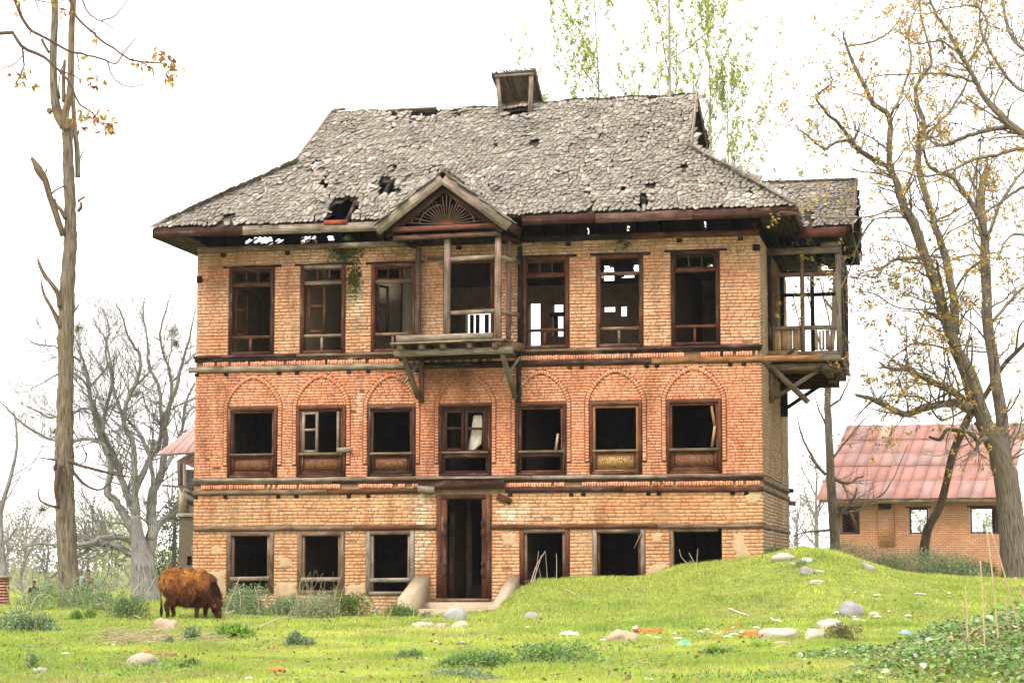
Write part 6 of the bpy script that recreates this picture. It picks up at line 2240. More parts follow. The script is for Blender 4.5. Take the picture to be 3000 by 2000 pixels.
# low scrub on the horizon
m = MB()
pts = []
for k in range(5200):
    Yk = random.uniform(220, 520)
    xk = random.uniform(-60, 700) if random.random() < .8 else random.uniform(2290, 3200)
    p = W(xk, 1745, Yk)
    z0 = gzf(p.x, p.y)
    pts.append((p.x, p.y, z0 + abs(random.gauss(0, 2.0)) * (0.7 + .5 * math.sin(xk * .02))))
leaf_cards(m, pts, .9, FC + FD, .1, 1, .2, .6)
o = m.build('distant_scrub', M['leaf'], None); tag(o, kind='stuff', label='pale hazy scrub along the far edge of the field')

# evergreen behind the outbuilding
Y = 78
b = W(508, 1735, Y); g = gzf(b.x, b.y)
t8 = empty('evergreen_tree', (b.x, b.y, g)); tag(t8, 'dark dense evergreen tree behind the pale outbuilding', 'tree')
m = MB(); m.tube([(b.x, b.y, g - .2), (b.x, b.y, g + 3.4)], [.14, .04], 7, BARK); put(m, 'trunk', t8, M['bark'])
m = MB(); pts = []
for k in range(1900):
    z = random.uniform(0.25, 3.6); rr = .75 * (1 - (z - 1.6) ** 2 / 5.5)
    a_ = random.uniform(0, 6.28); q = abs(random.gauss(.7, .3))
    pts.append((b.x + rr * q * math.cos(a_), b.y + rr * q * math.sin(a_), g + z + .12 * math.sin(a_ * 3 + z * 4)))
leaf_cards(m, pts, .13, [(0.05, .07, .035), (.07, .085, .045)], .06, 1, .5, .5); put(m, 'crown', t8, M['leaf'], kind='stuff')

# leafless young tree at the left edge, and one behind the pier
for (x0, pts_, Yd, lab, sd_) in ((8, [(12, 1770), (10, 1690), (4, 1600), (2, 1500), (30, 1400), (50, 1300), (40, 1200)], 60, 'bare young tree rising behind the brick pier', 77),
                                 (100, [(72, 1790), (75, 1760), (62, 1700), (75, 1640), (95, 1600), (120, 1560)], 70, 'small bare sapling between pier and dead trunk', 78)):
    r_ = empty('bare_tree', base_to_ground(W(x0, 1745, Yd), 0)); tag(r_, lab, 'tree')
    random.seed(sd_)
    P, rad, o = limb(r_, 'trunk', pts_, Yd, [14, 12, 10, 8, 6, 4, 2] if Yd == 60 else [5, 4, 4, 3, 3, 2], GB3)
    tw = MB(); tt = []
    side_growth(tw, P, rad, 22, 2.2, 2, tt, GB3, kids=(3, 4), t0=.25)
    put(tw, 'twigs', r_, M['bark'], kind='stuff')

# ================================================================ neighbouring buildings
# pale outbuilding behind the left corner
Y = 54
ob = empty('outbuilding', base_to_ground(W(560, 1740, Y), 0))
tag(ob, 'pale narrow outbuilding with pink metal roof behind the left corner of the house', 'outbuilding')
def wbox(mb, x0, x1, y0, y1, Ya, Yb, c, jit=0):
    a = W(x0, y1, Ya); b_ = W(x1, y0, Ya)
    mb.box(a.x, b_.x, Ya, Yb, a.z, b_.z, c, jit)
PW = (0.42, .34, .25)
m = MB()
a = W(521, 1760, Y); b_ = W(640, 1512, Y); hw = (W(548, 1655, Y), W(562, 1628, Y))
core(m, a.x, b_.x, a.z - .5, b_.z, [[hw[0].x, hw[1].x, hw[0].z, hw[1].z]], lambda u, i, z: (u, Y + i, z), th=.35, c=PW)
for px0, c in ((521, PW),):
    m.box(a.x, a.x + .35, Y + .352, Y + 4.2, a.z - .5, b_.z, c)
m.box(a.x, b_.x, Y + 4.2, Y + 4.5, a.z - .5, b_.z, PW)
put(m, 'wall', ob, M['plaster'])
m = MB(); wbox(m, 518, 640, 1503, 1513, Y - .06, Y + .3, (0.40, .35, .29)); put(m, 'ledge', ob, M['wood'])
m = MB(); wbox(m, 523, 541, 1424, 1502, Y + .05, Y + .3, PW); put(m, 'wall', ob, M['plaster'])
m = MB(); wbox(m, 541, 640, 1375, 1502, Y + 1.2, Y + 1.25, (0.05, .04, .035)); put(m, 'back_wall', ob, M['wood'])
def opart(nm, a_, b__, w_, h_, c, Ya=Y, **k):
    p = W(a_[0], a_[1], Ya); q = W(b__[0], b__[1], Ya)
    m = MB(); m.bar(p, q, w_, h_, c, **k); put(m, nm, ob, M['wood'])
opart('post', (528, 1424), (524, 1350), .10, .08, (0.20, .16, .13), up=(0, 1, 0)); opart('post', (543, 1500), (540, 1358), .07, .07, (0.42, .36, .29), up=(0, 1, 0))
opart('post', (537, 1424), (533, 1352), .06, .06, (0.16, .12, .1), up=(0, 1, 0))
opart('pole', (474, 1421), (600, 1430), .06, .05, (0.17, .13, .1), Y - .3); opart('brace', (538, 1430), (575, 1445), .05, .06, (0.40, .35, .29), Y - .1)
opart('brace', (541, 1452), (575, 1466), .05, .12, (0.38, .34, .29), Y - .1); opart('board', (545, 1490), (600, 1500), .03, .22, (0.40, .36, .32), Y + .1)
opart('post', (563, 1640), (563, 1600), .02, .02, PW)
def osheet(pts, c, nm='roof_sheet', n=8):
    """a ribbed metal slope split into strips from eaves to ridge"""
    A, B, C, D = [W(p[0], p[1], p[2]) for p in pts]      # eave left, eave right, ridge right, ridge left
    for k in range(n):
        t0, t1 = k / n, (k + 1) / n
        q = [A.lerp(B, t0), A.lerp(B, t1), D.lerp(C, t1), D.lerp(C, t0)]
        nn = (q[1] - q[0]).cross(q[3] - q[0]).normalized() * .012
        off = Vector((0, 0, .008 * (k % 2)))
        m = MB(); m.add([tuple(v + off) for v in q] + [tuple(v + off - nn) for v in q], [[0, 1, 2, 3], [7, 6, 5, 4], [0, 4, 5, 1], [1, 5, 6, 2], [2, 6, 7, 3], [3, 7, 4, 0]], vary(c, .06))
        put(m, nm, ob, M['metal'])
PK = (0.40, .235, .215)
osheet([(456, 1331, Y - 1.0), (640, 1318, Y - 1.0), (700, 1150, Y + 1.4), (584, 1236, Y + .6)], PK)
osheet([(517, 1350, Y - .8), (600, 1380, Y - .8), (660, 1290, Y + .5), (596, 1300, Y - .2)], PK, n=5)
opart('fascia', (458, 1333), (640, 1322), .03, .05, (0.16, .13, .11), Y - 1.0)

# brick building with the red sheet roof on the right
Y = 84
rb = empty('brick_building', base_to_ground(W(2700, 1690, Y), 0))
tag(rb, 'long low brick building under a patched red metal roof beyond the mound', 'building')
aL, aR = W(2440, 1600, Y).x, W(2950, 1600, Y).x
zt_, zb_ = W(2700, 1474, Y).z, W(2700, 1720, Y).z
def wr(l, r, t, b): A = W(l, b, Y); B = W(r, t, Y); return [A.x, B.x, A.z, B.z]
WO = [wr(2455, 2520, 1487, 1563), wr(2666, 2719, 1488, 1564), wr(2840, 2927, 1486, 1563), wr(2896, 2911, 1659, 1673)]
for i in range(4): pass
m = MB(); core(m, aL, aR, zb_ - .5, zt_, WO, lambda u, i, z: (u, Y + i, z), th=.4)
put(m, 'wall', rb, M['farbrick'])
m = MB(); core(m, aL, aR, zb_ - .5, zt_, [[WO[1][0] - .35, WO[1][1] + .45, WO[1][2] - .3, WO[1][3] + .25], [WO[2][0] - .4, WO[2][1] - .25, WO[2][2] - .3, WO[2][3] + .25]], lambda u, i, z: (u, Y + 6 + i, z), th=.4)
put(m, 'wall', rb, M['farbrick'])
for xx in (aL + .2, aR - .2):
    m = MB(); m.box(xx - .2, xx + .2, Y + .402, Y + 5.998, zb_ - .5, zt_, (1, 1, 1)); put(m, 'wall', rb, M['farbrick'])
m = MB(); m.box(aL + .5, aR - .5, Y + .41, Y + 5.9, zt_ - .03, zt_, (0.06, .05, .04)); put(m, 'ceiling', rb, M['wood'])
m = MB(); pil = wr(2575, 2620, 1480, 1597); m.box(pil[0], pil[1], Y - .09, Y - .001, pil[2], pil[3] + .02, (1, 1, 1)); put(m, 'pilaster', rb, M['farbrick'])
m = MB(); v_ = wr(2576, 2612, 1474, 1490); m.box(v_[0], v_[1], Y - .16, Y - .092, v_[2], v_[3], BK); put(m, 'vent_box', rb, M['wood'])
for i in range(3):
    o = WO[i]
    fr = put(frame_mb(o, (0.06, .045, .04), .07, 0, .12), 'window', rb, M['wood'])
    fr.location = (0, 0, 0)
    for v in fr.data.vertices: v.co.y += Y
    xs_ = [.5] if i < 2 else [.36, .52]
    for t in xs_:
        m = MB(); x = lerp(o[0], o[1], t); m.box(x - .035, x + .035, Y + .04, Y + .09, o[2] + .07, o[3] - .07, (0.08, .05, .04))
        mm = put(m, 'mullion', rb, M['wood'])
        mm.parent = fr; mm.matrix_parent_inverse = Matrix.Translation(rb.location).inverted()
m = MB()
for i in range(3): o = WO[i]; m.box(o[0] - .12, o[1] + .12, Y - .02, Y + .02, o[3] + .0, o[3] + .07, (0.07, .05, .045))
put(m, 'lintels', rb, M['wood'])
m = MB(); q = wr(2405, 2960, 1463, 1471); m.box(q[0], q[1], Y - .75, Y - .70, q[2], q[3] , (0.30, .25, .18)); put(m, 'fascia', rb, M['wood'])
# roof sheets in rows
E0, E1 = W(2405, 1462, Y - .8), W(2962, 1460, Y - .8)
rz_ = W(2700, 1247, Y + 3.2).z
R0, R1 = Vector((W(2437, 1247, Y + 3.2).x, Y + 3.2, rz_)), Vector((W(2955, 1244, Y + 3.2).x, Y + 3.2, rz_))
rows = [0, .22, .44, .60, .80, 1.0]
NC = 15
random.seed(3)
for r_ in range(5):
    for k in range(NC):
        t0, t1 = k / NC, (k + 1) / NC
        s0, s1 = rows[r_], rows[r_ + 1] + .006
        def PP(t, s): return E0.lerp(E1, t).lerp(R0.lerp(R1, t), s)
        q = [PP(t0, s0), PP(t1, s0), PP(t1, s1), PP(t0, s1)]
        nn = (q[1] - q[0]).cross(q[3] - q[0]).normalized()
        off = nn * (.03 - .02 * (r_ % 2) + .014 * (k % 2) + random.uniform(0, .012))
        c = (0.37, .175, .14) if random.random() < .66 else (0.33, .19, .165)
        if r_ == 4 and k == 3: c = (0.50, .34, .24)
        m = MB(); m.add([tuple(v + off) for v in q] + [tuple(v + off - nn * .015) for v in q], [[0, 1, 2, 3], [7, 6, 5, 4], [0, 4, 5, 1], [1, 5, 6, 2], [2, 6, 7, 3], [3, 7, 4, 0]], vary(c, .08))
        put(m, 'roof_sheet', rb, M['metal'])
m = MB()
B0, B1 = Vector((E0.x, Y + 7.2, E0.z)), Vector((E1.x, Y + 7.2, E1.z))
m.add([tuple(v) for v in (B1, B0, R0, R1)], [[0, 1, 2, 3]], (0.40, .22, .19)); put(m, 'roof_slope', rb, M['metal'])

rb.rotation_euler = (0, 0, -TH)
# brick pier at the left edge
Y = 50
pr = empty('brick_pier', base_to_ground(W(5, 1780, Y), 0)); tag(pr, 'pinkish brick gate pier standing alone at the far left edge', 'pier')
m = MB(); a = W(-22, 1800, Y); b_ = W(19, 1692, Y)
m.box(a.x + .02, b_.x - .02, Y + .02, Y + .34, a.z - .4, b_.z, (0.40, .25, .18)); put(m, 'core', pr, M['mud'])
z = a.z - .3; r_ = 0
shb = MB(); shb.box(-.5, .5, -.5, .5, -.5, .5)
uo = shb.build('brick', M['brick'], None); ub_ = uo.data; bpy.data.objects.remove(uo)
while z < b_.z - .03:
    x = a.x + (0 if r_ % 2 else -.0); first = True
    while x < b_.x - .02:
        wd = .11 if (first and r_ % 2) else .22
        e = min(b_.x, x + wd)
        o = bpy.data.objects.new('brick', ub_); o.location = Vector(((x + e) / 2, Y + .17, z + .03)) - pr.location
        o.scale = (e - x - .01, .36, .062); c = vary((0.46, .24, .18), .12); o.color = (*c, 1); link(o, pr)
        x = e; first = False
    z += .072; r_ += 1
m = MB(); wbox(m, -25, 22, 1686, 1692, Y - .05, Y + .4, (0.45, .30, .24)); put(m, 'cap', pr, M['plaster'])

# ================================================================ the cow
def capsule_chain(mb, pts, sides=14):
    """closed tapered limb through pts = (x, y, z, r[, ry])"""
    P = smooth_path([Vector(p[:3]) for p in pts], 4)
    n = len(P)
    rr = np.interp(np.linspace(0, 1, n), np.linspace(0, 1, len(pts)), [p[3] for p in pts])
    T0 = (P[1] - P[0]).normalized(); T1 = (P[-1] - P[-2]).normalized()
    A = [P[0] - T0 * rr[0] * k for k in (.95, .7, .35)] + P + [P[-1] + T1 * rr[-1] * k for k in (.35, .7, .95)]
    q = [.3, .7, .93]
    ra = [rr[0] * k for k in q] + list(rr) + [rr[-1] * k for k in q[::-1]]
    mb.tube(A, ra, sides)


cw = ground_hit(552, 1813)
cow = empty('cow', (cw.x, cw.y, cw.z - .035), R(9))
cow.scale = (.84, .95, .99)
tag(cow, 'shaggy rust brown calf grazing head down in front of the left windows', 'cow')
m = MB()
capsule_chain(m, [(-.44, 0, .70, .15), (-.34, 0, .67, .20), (-.14, 0, .62, .235), (.08, 0, .58, .245), (.28, 0, .56, .235), (.42, 0, .52, .19)], 18)
capsule_chain(m, [(-.46, 0, .82, .05), (-.34, 0, .865, .05), (-.08, 0, .835, .06), (.14, 0, .82, .07), (.32, 0, .77, .09), (.46, 0, .66, .10)])
capsule_chain(m, [(-.26, 0, .52, .18), (-.02, 0, .46, .20), (.22, 0, .43, .19)])
capsule_chain(m, [(.38, 0, .60, .17), (.47, 0, .47, .155), (.53, .02, .34, .125), (.55, .03, .24, .10)])
capsule_chain(m, [(.55, .03, .28, .10), (.58, .05, .17, .078), (.60, .07, .06, .058), (.605, .08, .0, .05)])
for s in (-1, 1):
    capsule_chain(m, [(-.42, s * .08, .70, .12), (-.40, s * .115, .56, .115), (-.34, s * .13, .44, .085), (-.41, s * .125, .32, .05), (-.44, s * .12, .26, .042), (-.42, s * .12, .14, .034), (-.41, s * .12, .05, .036)] if s < 0 else
                  [(-.40, s * .08, .70, .12), (-.36, s * .115, .56, .115), (-.27, s * .13, .44, .08), (-.31, s * .125, .32, .05), (-.33, s * .12, .26, .042), (-.30, s * .12, .14, .034), (-.29, s * .12, .05, .036)], 10)
    fx = .16 if s < 0 else .34
    capsule_chain(m, [(.26 + (fx - .24) * .3, s * .12, .54, .12), (fx + .02, s * .125, .42, .085), (fx + .02, s * .12, .30, .052), (fx + .01, s * .12, .24, .046), (fx, s * .12, .12, .034), (fx + .01, s * .12, .05, .036)], 10)
    capsule_chain(m, [(-.40, s * .10, .80, .05), (-.45, s * .11, .79, .04)], 8)
raw = m.build('body', M['fur'], None)
md = raw.modifiers.new('r', 'REMESH'); md.mode = 'VOXEL'; md.voxel_size = .017
md2 = raw.modifiers.new('s', 'SMOOTH'); md2.iterations = 7; md2.factor = .6
dg = bpy.context.evaluated_depsgraph_get()
bm_ = bpy.data.meshes.new_from_object(raw.evaluated_get(dg))
bpy.data.objects.remove(raw)


def hide_col(p):
    x, y, z = p
    rust = np.array((0.40, .145, .030)); dark = np.array((0.034, .014, .009)); mid = np.array((0.16, .045, .012))
    k = max(0, min(1, (z - .46) / .36 + .4 * noise.noise(Vector((x * 5, y * 5, z * 6)))))
    f = max(0, min(1, (x - .22) / .28))
    c = dark * (1 - k) + rust * k
    if k < .6: c = c * .7 + mid * .3
    c = c * (1 - f) + (dark * 1.2 + mid * .25) * f
    if x < -.38 and z < .62: c = c * .55 + dark * .45
    return c
me = bm_
ca = me.color_attributes.new('col', 'FLOAT_COLOR', 'POINT')
for v in me.vertices: ca.data[v.index].color = (*(hide_col(v.co) * .8), 1)
me.materials.clear(); me.materials.append(M['fur'])
for p in me.polygons: p.use_smooth = True
body = bpy.data.objects.new('body', me); link(body, cow)
# shaggy coat
f = MB()
polys = me.polygons
rng = random.Random(4)
Vs, Cs = [], []
for p in polys:
    c = p.center; n = p.normal
    area = p.area
    cnt = int(area * 9000 * (1.1 if c.z > .2 else .8) + rng.random())
    for q in range(min(cnt, 12)):
        b0 = c + Vector((rng.uniform(-.01, .01), rng.uniform(-.01, .01), rng.uniform(-.01, .01)))
        sw = noise.noise(Vector((b0.x * 7, b0.y * 7, b0.z * 7 + 3)))
        fl_d = Vector((-.35 + sw * 2.4, rng.uniform(-.5, .5), -.75 + sw * .8))
        fl_d = (fl_d - n * fl_d.dot(n) * .9).normalized()
        L = rng.uniform(.045, .10) * (1.25 if b0.z > .3 else .5)
        d = (fl_d + n * rng.uniform(.25, .7)).normalized()
        s = d.cross(n); s = s.normalized() * rng.uniform(.004, .0095)
        tip = b0 + d * L + Vector((0, 0, -.006))
        Vs += [tuple(b0 - s), tuple(b0 + s), tuple(tip)]
        cc = hide_col(b0) * (rng.uniform(.35, 1.1) if rng.random() < .6 else rng.uniform(1.1, 2.1)) * (1 + .9 * sw)
        if rng.random() < .06: cc = cc * 1.5 + np.array((.05, .02, .0))
        Cs.append(cc)
f.add(Vs, np.arange(len(Vs)).reshape(-1, 3), np.clip(np.array(Cs), .004, .6))
f.build('coat', M['fur'], cow, kind='stuff')
m = MB(); m.tube([(-.50, -.02, .80), (-.555, -.02, .72), (-.57, -.03, .55), (-.56, -.03, .38), (-.545, -.03, .30)], [.03, .024, .017, .014, .02], 8, (0.16, .06, .02))
for k in range(160):
    z = rng.uniform(.02, .34)
    b0 = Vector((-.55 + rng.uniform(-.015, .015), -.03 + rng.uniform(-.015, .015), .30 - rng.uniform(0, .06)))
    e = b0 + Vector((rng.uniform(-.035, .03), rng.uniform(-.03, .03), -rng.uniform(.12, .26)))
    m.add([tuple(b0 + Vector((.003, 0, 0))), tuple(b0 - Vector((.003, 0, 0))), tuple(e)], [[0, 1, 2]], (0.03, .015, .012))
m.build('tail', M['fur'], cow, smooth=True)
for s in (-1, 1):
    m = MB(); capsule_chain(m, [(.545, s * .09, .28, .02), (.53, s * .15, .265, .034), (.515, s * .20, .24, .02)], 8); m.build('ear', M['fur'], cow, smooth=True).color = (.09, .035, .018, 1)
    m = MB(); m.tube([(.53, s * .055, .31), (.50, s * .08, .335), (.49, s * .09, .37)], [.014, .010, .003], 7, (.25, .22, .18)); m.build('horn', M['stone'], cow)
    m = MB(); capsule_chain(m, [(.625, s * .062, .19, .010), (.63, s * .066, .185, .010)], 8); m.build('eye', M['litter'], cow).color = (.01, .01, .01, 1)
    fx = .16 if s < 0 else .34; hx = -.41 if s < 0 else -.29
    for x_ in (fx + .01, hx):
        m = MB(); m.tube([(x_, s * .12, -.01), (x_ + .005, s * .12, .035)], [.042, .035], 8, (.05, .04, .035)); m.build('hoof', M['stone'], cow)

# ================================================================ stones
def stone(px_c, py_b, wpx, hpx, c, label, group=None, sq=2.2, ang=0.0, yw=.75, seed=0, name='stone', mat='stone', tilt=0.0, sink=.42, no=.30):
    g = ground_hit(px_c, py_b - 1)
    k = g.y / F
    a = wpx * k / 2; c_ = hpx * k / 2 / (1 - sink * .5)
    o = empty('tmp', g); bpy.data.objects.remove(o)
    m = MB()
    nu, nv = 18, 11
    V = []
    for j in range(nv + 1):
        ph = -math.pi / 2 + math.pi * j / nv
        for i in range(nu):
            th = 2 * math.pi * i / nu
            d = Vector((math.cos(ph) * math.cos(th), math.cos(ph) * math.sin(th), math.sin(ph)))
            s = (abs(d.x) ** sq + abs(d.y) ** sq + abs(d.z) ** sq) ** (-1 / sq)
            q = d * s * (1 + no * noise.noise(d * 1.3 + Vector((seed, 2.2 * seed, 0))) + no * .55 * noise.noise(d * 3.5 + Vector((seed, 0, seed))))
            V.append((q.x * a, q.y * a * yw, q.z * c_))
    Fq = [[j * nu + i, j * nu + (i + 1) % nu, (j + 1) * nu + (i + 1) % nu, (j + 1) * nu + i] for j in range(nv) for i in range(nu)]
    m.add(V, Fq, c)
    o = m.build(name, M[mat], None, smooth=sq < 3.2)
    o.location = (g.x, g.y + a * yw * .6, gzf(g.x, g.y) + c_ * (1 - sink) - .01)
    o.rotation_euler = (0, tilt, ang)
    tag(o, label, 'stone' if name == 'stone' else ('brick fragment' if 'brick' in name else name.replace('_', ' ')), group)
    return o


TN = (0.36, .28, .205); GY = (0.30, .275, .25); PKS = (0.42, .29, .21); LT = (0.41, .36, .275)
SG_ = 'river stones scattered on the grass'
STONES = [
    (415, 1955, 88, 44, (0.37, .30, .235), 'large smooth egg shaped stone in the lower left foreground', 2.1, -.06),
    (112, 1974, 56, 20, GY, 'flat grey pink stone nearest the lower left corner', 2.2, 0), (196, 1973, 32, 12, GY, 'small flat stone between the egg shaped stone and the left corner', 2.2, 0),
    (484, 1852, 64, 38, PKS, 'angular tan boulder lying below the cow', 4.0, .12),
    (1335, 1819, 62, 38, (0.33, .32, .315), 'rounded light grey stone beside the door steps', 2.3, 0),
    (1252, 1824, 46, 13, TN, 'topmost flat stone of the cluster before the steps', 2.3, 0), (1240, 1844, 66, 24, LT, 'widest stone of the cluster before the steps', 2.3, 0),
    (1294, 1845, 48, 22, TN, 'middle rounded stone of the cluster before the steps', 2.3, 0), (1347, 1848, 54, 28, LT, 'slanting pale stone at the right end of the step cluster', 2.4, -.35),
    (1452, 1790, 50, 22, TN, 'pinkish stone at the foot of the right step wall', 2.2, -.1),
    (1558, 1816, 40, 25, GY, 'lone grey stone half way up the mound front', 2.3, .3),
    (1824, 1882, 90, 36, (0.40, .29, .20), 'large brown oval stone beside the crushed red can', 2.3, 0),
    (2296, 1645, 66, 24, (0.42, .38, .32), 'broad stone highest on the mound crest', 2.6, 0), (2364, 1650, 36, 18, (0.50, .47, .42), 'white rounded stone on the mound crest', 2.4, 0),
    (2368, 1686, 44, 24, GY, 'grey slab sloping down the right of the mound crest', 3.0, .45), (2322, 1655, 26, 8, LT, 'thin sliver stone between the two crest stones', 2.4, 0),
    (2405, 1680, 34, 10, LT, 'narrow pale stone lower right of the grey slab', 2.4, .3), (2395, 1710, 46, 13, LT, 'flat pale stone lying lowest on the mound side', 2.4, .05),
    (2545, 1671, 44, 20, GY, 'grey stone at the edge of the weeds on the right slope', 2.6, .4),
    (2497, 1808, 66, 46, (0.29, .275, .265), 'tall grey boulder in the middle of the right hand litter', 2.4, .35),
    (2563, 1806, 36, 15, LT, 'small pale stone right of the tall grey boulder', 2.3, 0), (2440, 1848, 84, 34, (0.45, .39, .31), 'long tapering stone above the leafy sprig', 2.4, .15),
    (2283, 1873, 110, 36, (0.46, .38, .31), 'broad pinkish double humped stone near the bricks', 2.5, .02), (2393, 1875, 60, 34, (0.43, .35, .28), 'rounded brown stone left of the leafy sprig', 2.2, 0),
    (2293, 1889, 52, 13, TN, 'small flat stone below the double humped stone', 2.3, 0), (2580, 1852, 76, 10, TN, 'long thin flat stone before the blue bag', 2.3, 0),
    (628, 1792, 26, 16, PKS, 'pink stone in the weeds right of the cow', 2.3, 0), (1112, 1800, 44, 22, GY, 'dull grey stone in front of the left step wall', 2.4, 0),
]
for i, (x, y, w_, h_, c, lab, sq, tl) in enumerate(STONES):
    stone(x, y, w_, h_, c, lab, SG_, sq, seed=i * 1.7 + 1, tilt=tl)
BRK = (0.50, .19, .07)
for i, (x, y, w_, h_, lab) in enumerate((
    (2155, 1838, 32, 14, 'bright orange brick piece topmost in the rubbish'), (2137, 1853, 34, 12, 'orange brick piece left in the rubbish'), (2098, 1871, 36, 11, 'dark orange brick piece lowest left in the rubbish'),
    (2202, 1866, 48, 20, 'largest orange brick piece against the double humped stone'), (2170, 1872, 22, 10, 'small round orange brick piece in the rubbish row'), (2213, 1870, 24, 8, 'flat orange brick piece just under the largest piece'),
    (1908, 1858, 64, 20, 'long whole brick lying right of the crushed can'), (2090, 1925, 34, 22, 'red brown brick lump in the right foreground grass'), (2003, 1925, 50, 9, 'half buried brick below the green wrapper'),
    (430, 1914, 34, 12, 'orange brick piece behind the egg shaped stone'), (486, 1932, 56, 22, 'mossy broken brick right of the egg shaped stone'), (230, 1940, 14, 10, 'tiny orange brick chip left of the egg shaped stone'),
    (806, 1976, 50, 24, 'orange half brick at the bottom left of centre'), (806, 1894, 36, 7, 'thin brick sliver in the middle grass'), (611, 1976, 20, 12, 'small orange brick chip near the bottom edge'), (1068, 1858, 24, 12, 'tan brick bit in front of the third window'))):
    c = vary(BRK if i not in (7, 10, 15) else (0.28, .14, .09), .15)
    stone(x, y, w_, h_, c, lab, 'broken bricks lying in the grass', 5.0, yw=.6, seed=i * 2.3, name='broken_brick', mat='brick', ang=random.uniform(-.5, .5), no=.22, tilt=random.uniform(-.1, .1))

# ================================================================ litter
def crumple(name, px_c, py_b, wpx, hpx, c, label, cat, seed, group=None, cols=None, mat='litter', amp=.5):
    g = ground_hit(px_c, py_b)
    k = g.y / F
    a, h = wpx * k / 2, hpx * k
    rg = random.Random(seed)
    n, mm_ = 7, 5
    V = []
    for i in range(n):
        for j in range(mm_):
            x = (i / (n - 1) * 2 - 1) * a; y = (j / (mm_ - 1) * 2 - 1) * a * .6
            e = 1 - max(abs(i / (n - 1) * 2 - 1), abs(j / (mm_ - 1) * 2 - 1)) ** 2
            V.append((x + rg.uniform(-.1, .1) * a, y + rg.uniform(-.12, .12) * a, .01 + h * (e * .8 + rg.uniform(0, amp)) * .8))
    Fq = [[i * mm_ + j, (i + 1) * mm_ + j, (i + 1) * mm_ + j + 1, i * mm_ + j + 1] for i in range(n - 1) for j in range(mm_ - 1)]
    m = MB()
    C = [rg.choice(cols) if cols else c for _ in Fq]
    m.add(V, Fq, C)
    o = m.build(name, M[mat], None); o.location = (g.x, g.y, gzf(g.x, g.y) + .012); o.rotation_euler = (0, 0, rg.uniform(-.3, .3))
    tag(o, label, cat, group)
    return o


crumple('plastic_bag', 2650, 1864, 50, 16, (0.16, .34, .62), 'small blue plastic bag lying flat on the right grass', 'bag', 1, cols=[(0.16, .36, .66), (.28, .5, .78), (.12, .26, .5)])
crumple('snack_wrapper', 2005, 1898, 50, 20, (0.05, .42, .18), 'crumpled green snack wrapper on the grass below the mound', 'wrapper', 2, cols=[(0.04, .42, .18), (.08, .55, .25), (.35, .55, .10), (.04, .3, .15)])
crumple('white_sheet', 1668, 1866, 56, 15, (0.78, .80, .78), 'bent white plastic sheet lying alone left of the large brown stone', 'sheet', 3)
# crushed can
g = ground_hit(1864, 1857)
k = g.y / F
can = empty('drink_can', (g.x, g.y, g.z), .5); tag(can, 'crushed red and silver drink can leaning by the brown stone', 'can')
m = MB(); r_ = 8.5 * k
pp = [Vector((-.6 * r_, 0, 2.6 * r_)), Vector((-.2 * r_, 0, 1.9 * r_)), Vector((.3 * r_, 0, 1.3 * r_)), Vector((1.2 * r_, 0, .7 * r_))]
m.tube(pp[:2], [r_ * .75, r_ * 1.1], 12, (0.62, .62, .64), rough=.12); m.build('top', M['litter'], can)
m = MB(); m.tube(pp[1:], [r_ * 1.1, r_ * .9, r_ * 1.15], 12, (0.60, .035, .03), rough=.16); m.build('body', M['litter'], can)
m = MB(); m.tube([pp[2] + Vector((.1 * r_, -.92 * r_, .1 * r_)), pp[3] + Vector((-.2 * r_, -1.0 * r_, .2 * r_))], [r_ * .22, r_ * .16], 5, (0.75, .72, .7)); m.build('stripe', M['litter'], can)
WH = [(2040, 1868), (2052, 1856), (2070, 1850), (2083, 1858), (2100, 1862), (2112, 1858), (2130, 1870), (2148, 1842), (2150, 1864), (2178, 1858), (2215, 1842), (2276, 1822), (2335, 1858), (2366, 1876), (2380, 1882), (2455, 1800),
      (2475, 1788), (2504, 1812), (2508, 1820), (2530, 1822), (2570, 1812), (2604, 1795), (2595, 1826), (2608, 1830), (2660, 1808), (2505, 1740), (2570, 1748), (2780, 1742), (1985, 1876), (1925, 1874), (1900, 1868), (1975, 1862), (1768, 1882),
      (1278, 1884), (1252, 1938), (1275, 1930), (1355, 1886), (1428, 1878), (190, 1922), (440, 1860), (460, 1880), (330, 1896), (1900, 1998), (730, 1996), (1545, 1842), (2410, 1850), (40, 1836), (640, 1995)]
LM = [(415, 1940, 'the egg shaped stone'), (484, 1840, 'the angular boulder'), (1335, 1805, 'the grey stone by the steps'), (1270, 1835, 'the stone cluster before the steps'), (1558, 1806, 'the lone stone on the mound front'),
      (1824, 1868, 'the large brown stone'), (1908, 1852, 'the long whole brick'), (2005, 1890, 'the green wrapper'), (2120, 1856, 'the orange brick pieces'), (2283, 1860, 'the double humped stone'),
      (2393, 1862, 'the rounded brown stone'), (2497, 1790, 'the tall grey boulder'), (2440, 1835, 'the long tapering stone'), (2650, 1857, 'the blue plastic bag'), (2580, 1846, 'the long thin flat stone'), (1195, 1925, 'the low feathery weed'), (2395, 1703, 'the lowest mound stone')]
used_l = set()
def scrap_label(x, y, big):
    c = sorted(LM, key=lambda q: (q[0] - x) ** 2 + 4 * (q[1] - y) ** 2)
    for lx, ly, nm in c[:5]:
        dx, dy = x - lx, (y - ly) * 2.2
        d = ('right of' if dx > 0 else 'left of') if abs(dx) > abs(dy) else ('in front of' if dy > 0 else 'behind')
        far = math.hypot(dx, dy)
        for sz in (('larger' if big else 'tiny'), ('broad' if big else 'small')):
            for ds in (('just ' if far < 60 else 'well '), ''):
                l = '%s white litter scrap %s%s %s' % (sz, ds, d, nm)
                if l not in used_l: used_l.add(l); return l
    return 'small white litter scrap'
rg = random.Random(12)
